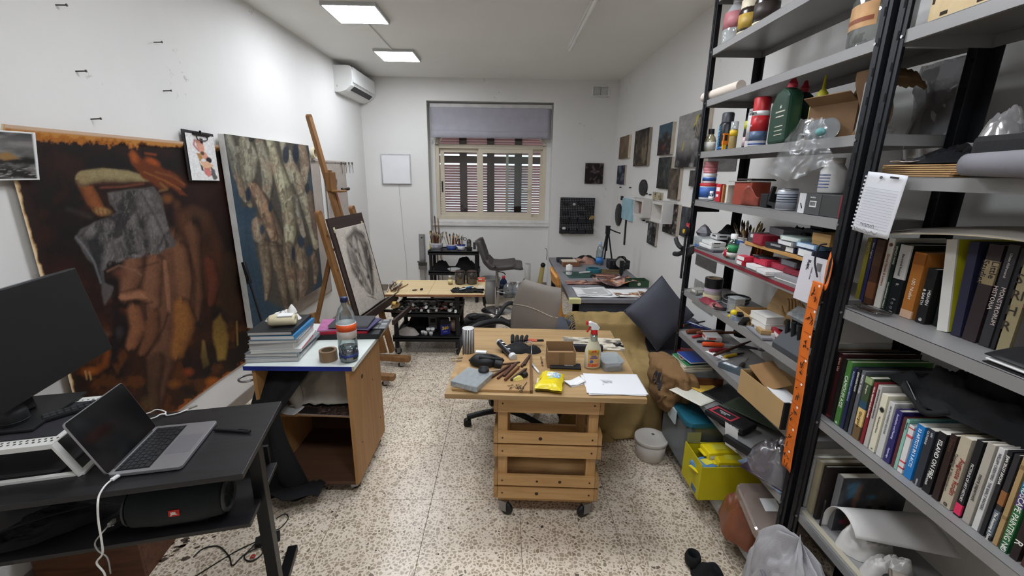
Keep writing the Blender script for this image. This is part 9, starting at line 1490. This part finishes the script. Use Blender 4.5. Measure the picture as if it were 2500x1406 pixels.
heap('wrapped_parcel','shiny white plastic-wrapped parcel under the curled card','parcel',(1.13,1.08,Zb+E_),.08,.055,.10,mat('#cfccc8',.25,var=.1,bump=.3,bs=40,name='white_film'),151,nu=30,nv=20,fold=.6,power=4);heap('wrapped_parcel','smaller plastic-wrapped parcel beside the cardboard tube','parcel',(1.12,.985,Zb+E_),.07,.045,.07,mat('#bdb9b5',.25,var=.15,bump=.3,bs=40),152,nu=30,nv=20,fold=.6,power=4)
t=thing('cardboard_tube','thick grey cardboard tube lying on the low shelf','tube',(1.09,.955,Zb+E_+.028),-38);make('tube_wall',MB().lathe([(.022,0),(.027,0),(.027,.26),(.022,.26),(.022,0)],M=TR((0,0,0),(0,90,0)),n=26),mat('#8f867c',.8,var=.05),t);make('tube_end_ring',MB().lathe([(.0265,-.001),(.0275,-.001),(.0275,.006),(.0265,.006)],M=TR((0,0,0),(0,90,0)),n=26),mat('#75695c',.8),t)
t=thing('black_case','black padded zip case at the low shelf\'s front','case',(1.10,.86,Zb+E_),-20);make('case_shell',MB().prism(rrect(.14,.17,.03),0,.05),mat('#17171a',.75,bump=.2,name='black_nylon'),t,bev=.012);make('zip',MB().prism(rrect(.143,.173,.031),.023,.027),DKM,t)
make_=MB().span((SX0+.012,.25,Zb+.0005),(SX0+.03,1.235,Zb+.004));one('shelf_liner',make_,mat('#a39c8a',.7),'pale board strip lying along the low shelf\'s front','board')
# ==== FLOOR, BOTTOM RIGHT
GT=mat('#9d9b9d',.95,bump=.35,bs=220,var=.06,name='grey_jersey')
t=thing('grey_shirt','crumpled grey jersey shirt hanging out at the foot of the book shelves','shirt',(.935,1.10,0))
def gs(u,v):
    a_=2*math.pi*u;q=v;r_=1-.0;prof=[(1.0,0),(1.04,.13),(.98,.29),(.82,.42),(.5,.5),(.0,.53)];s=q*(len(prof)-1);i=min(int(s),len(prof)-2);f=s-i;rr_=prof[i][0]*(1-f)+prof[i+1][0]*f;z=prof[i][1]*(1-f)+prof[i+1][1]*f
    wv=nz((math.cos(a_)*1.2,math.sin(a_)*1.2,q*2),1,2);fo=abs(math.sin(a_*5+5*wv+q*3))*.14+abs(math.sin(a_*9-4*wv-q*6))*.07-.12+.07*nz((math.cos(a_)*4,math.sin(a_)*4,q*5),1,3);rr_=max(0,rr_*(1+fo));return (.085*rr_*math.cos(a_),.18*rr_*math.sin(a_),z+.05*nz((math.cos(a_)*2,math.sin(a_)*2,q*2),1,2)*min(1,q*3))
make('shirt_cloth',MB().grid(gs,150,56),GT,t);make('hem',MB().tube([(-.085,.02,.40),(-.08,-.06,.36),(-.07,-.12,.27)],.005,6),mat('#77757a',.95),t);make('label',MB().box((-.06,-.1,.41),(.02,.015,.002)),WPAP,t)
t=thing('black_slipper','black sock slipper with a white eye patch on the floor','slipper',(.875,1.445,0),-20)
heap('slipper_body','','',(0,0,0),.075,.055,.07,BLC,161,parent=t,nu=30,nv=18,fold=.35);make('slipper_cuff',MB().lathe([(.03,0),(.034,.03),(.028,.05),(.022,.048),(.02,.01)],(-.065,.03,.02),18),BLC,t);make('white_patch',MB().ring(.018,.006,M=TR((.055,-.045,.035),(60,0,35)),n=20,flat=.003),mat('#d2d0ce',.8),t);make('white_patch',MB().lathe([(0,.003),(.008,.002),(.009,0)],M=TR((.055,-.046,.037),(60,0,35)),n=14),mat('#d2d0ce',.8),t)
heap('green_cloth','scrap of lime green cloth beside the black slipper','cloth',(.985,1.40,0),.035,.045,.035,mat('#7aa83c',.85,var=.1),163,nu=22,nv=14)
heap('dark_cloth','dark brown bundle behind the grey shirt under the shelves','bundle',(1.19,1.0,.1205),.09,.16,.22,mat('#3b2a22',.9,var=.15),165,nu=28,nv=18)
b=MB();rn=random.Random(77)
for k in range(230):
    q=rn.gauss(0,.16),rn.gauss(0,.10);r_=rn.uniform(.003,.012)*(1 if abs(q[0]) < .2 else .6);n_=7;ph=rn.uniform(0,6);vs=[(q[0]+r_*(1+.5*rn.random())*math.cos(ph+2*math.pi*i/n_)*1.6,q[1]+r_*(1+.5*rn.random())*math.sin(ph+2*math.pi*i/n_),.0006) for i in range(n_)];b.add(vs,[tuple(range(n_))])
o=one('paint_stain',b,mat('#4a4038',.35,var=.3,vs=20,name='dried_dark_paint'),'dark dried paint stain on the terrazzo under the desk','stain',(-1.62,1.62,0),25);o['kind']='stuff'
b=MB();rn=random.Random(5)
for k in range(150):
    q=rn.uniform(-1.0,.9),rn.uniform(1.4,4.2);r_=rn.uniform(.0015,.006)
    b.add([(q[0]+r_*(.6+rn.random())*math.cos(i*1.05),q[1]+r_*(.6+rn.random())*math.sin(i*1.05),.0005) for i in range(6)],[tuple(range(6))])
o=one('floor_specks',b,mat('#2f2a26',.6,name='paint_specks'),'scattered dark paint specks across the terrazzo floor','specks');o['kind']='stuff'
# ==== turn all lettering into plain meshes
bpy.context.view_layer.update();dg=bpy.context.evaluated_depsgraph_get()
for o in [q for q in bpy.data.objects if q.type == 'FONT']:
    me=bpy.data.meshes.new_from_object(o.evaluated_get(dg));n=bpy.data.objects.new('lettering',me);n.parent=o.parent;n.matrix_local=o.matrix_local.copy();bpy.data.objects.remove(o);COL.objects.link(n);n.name='lettering'
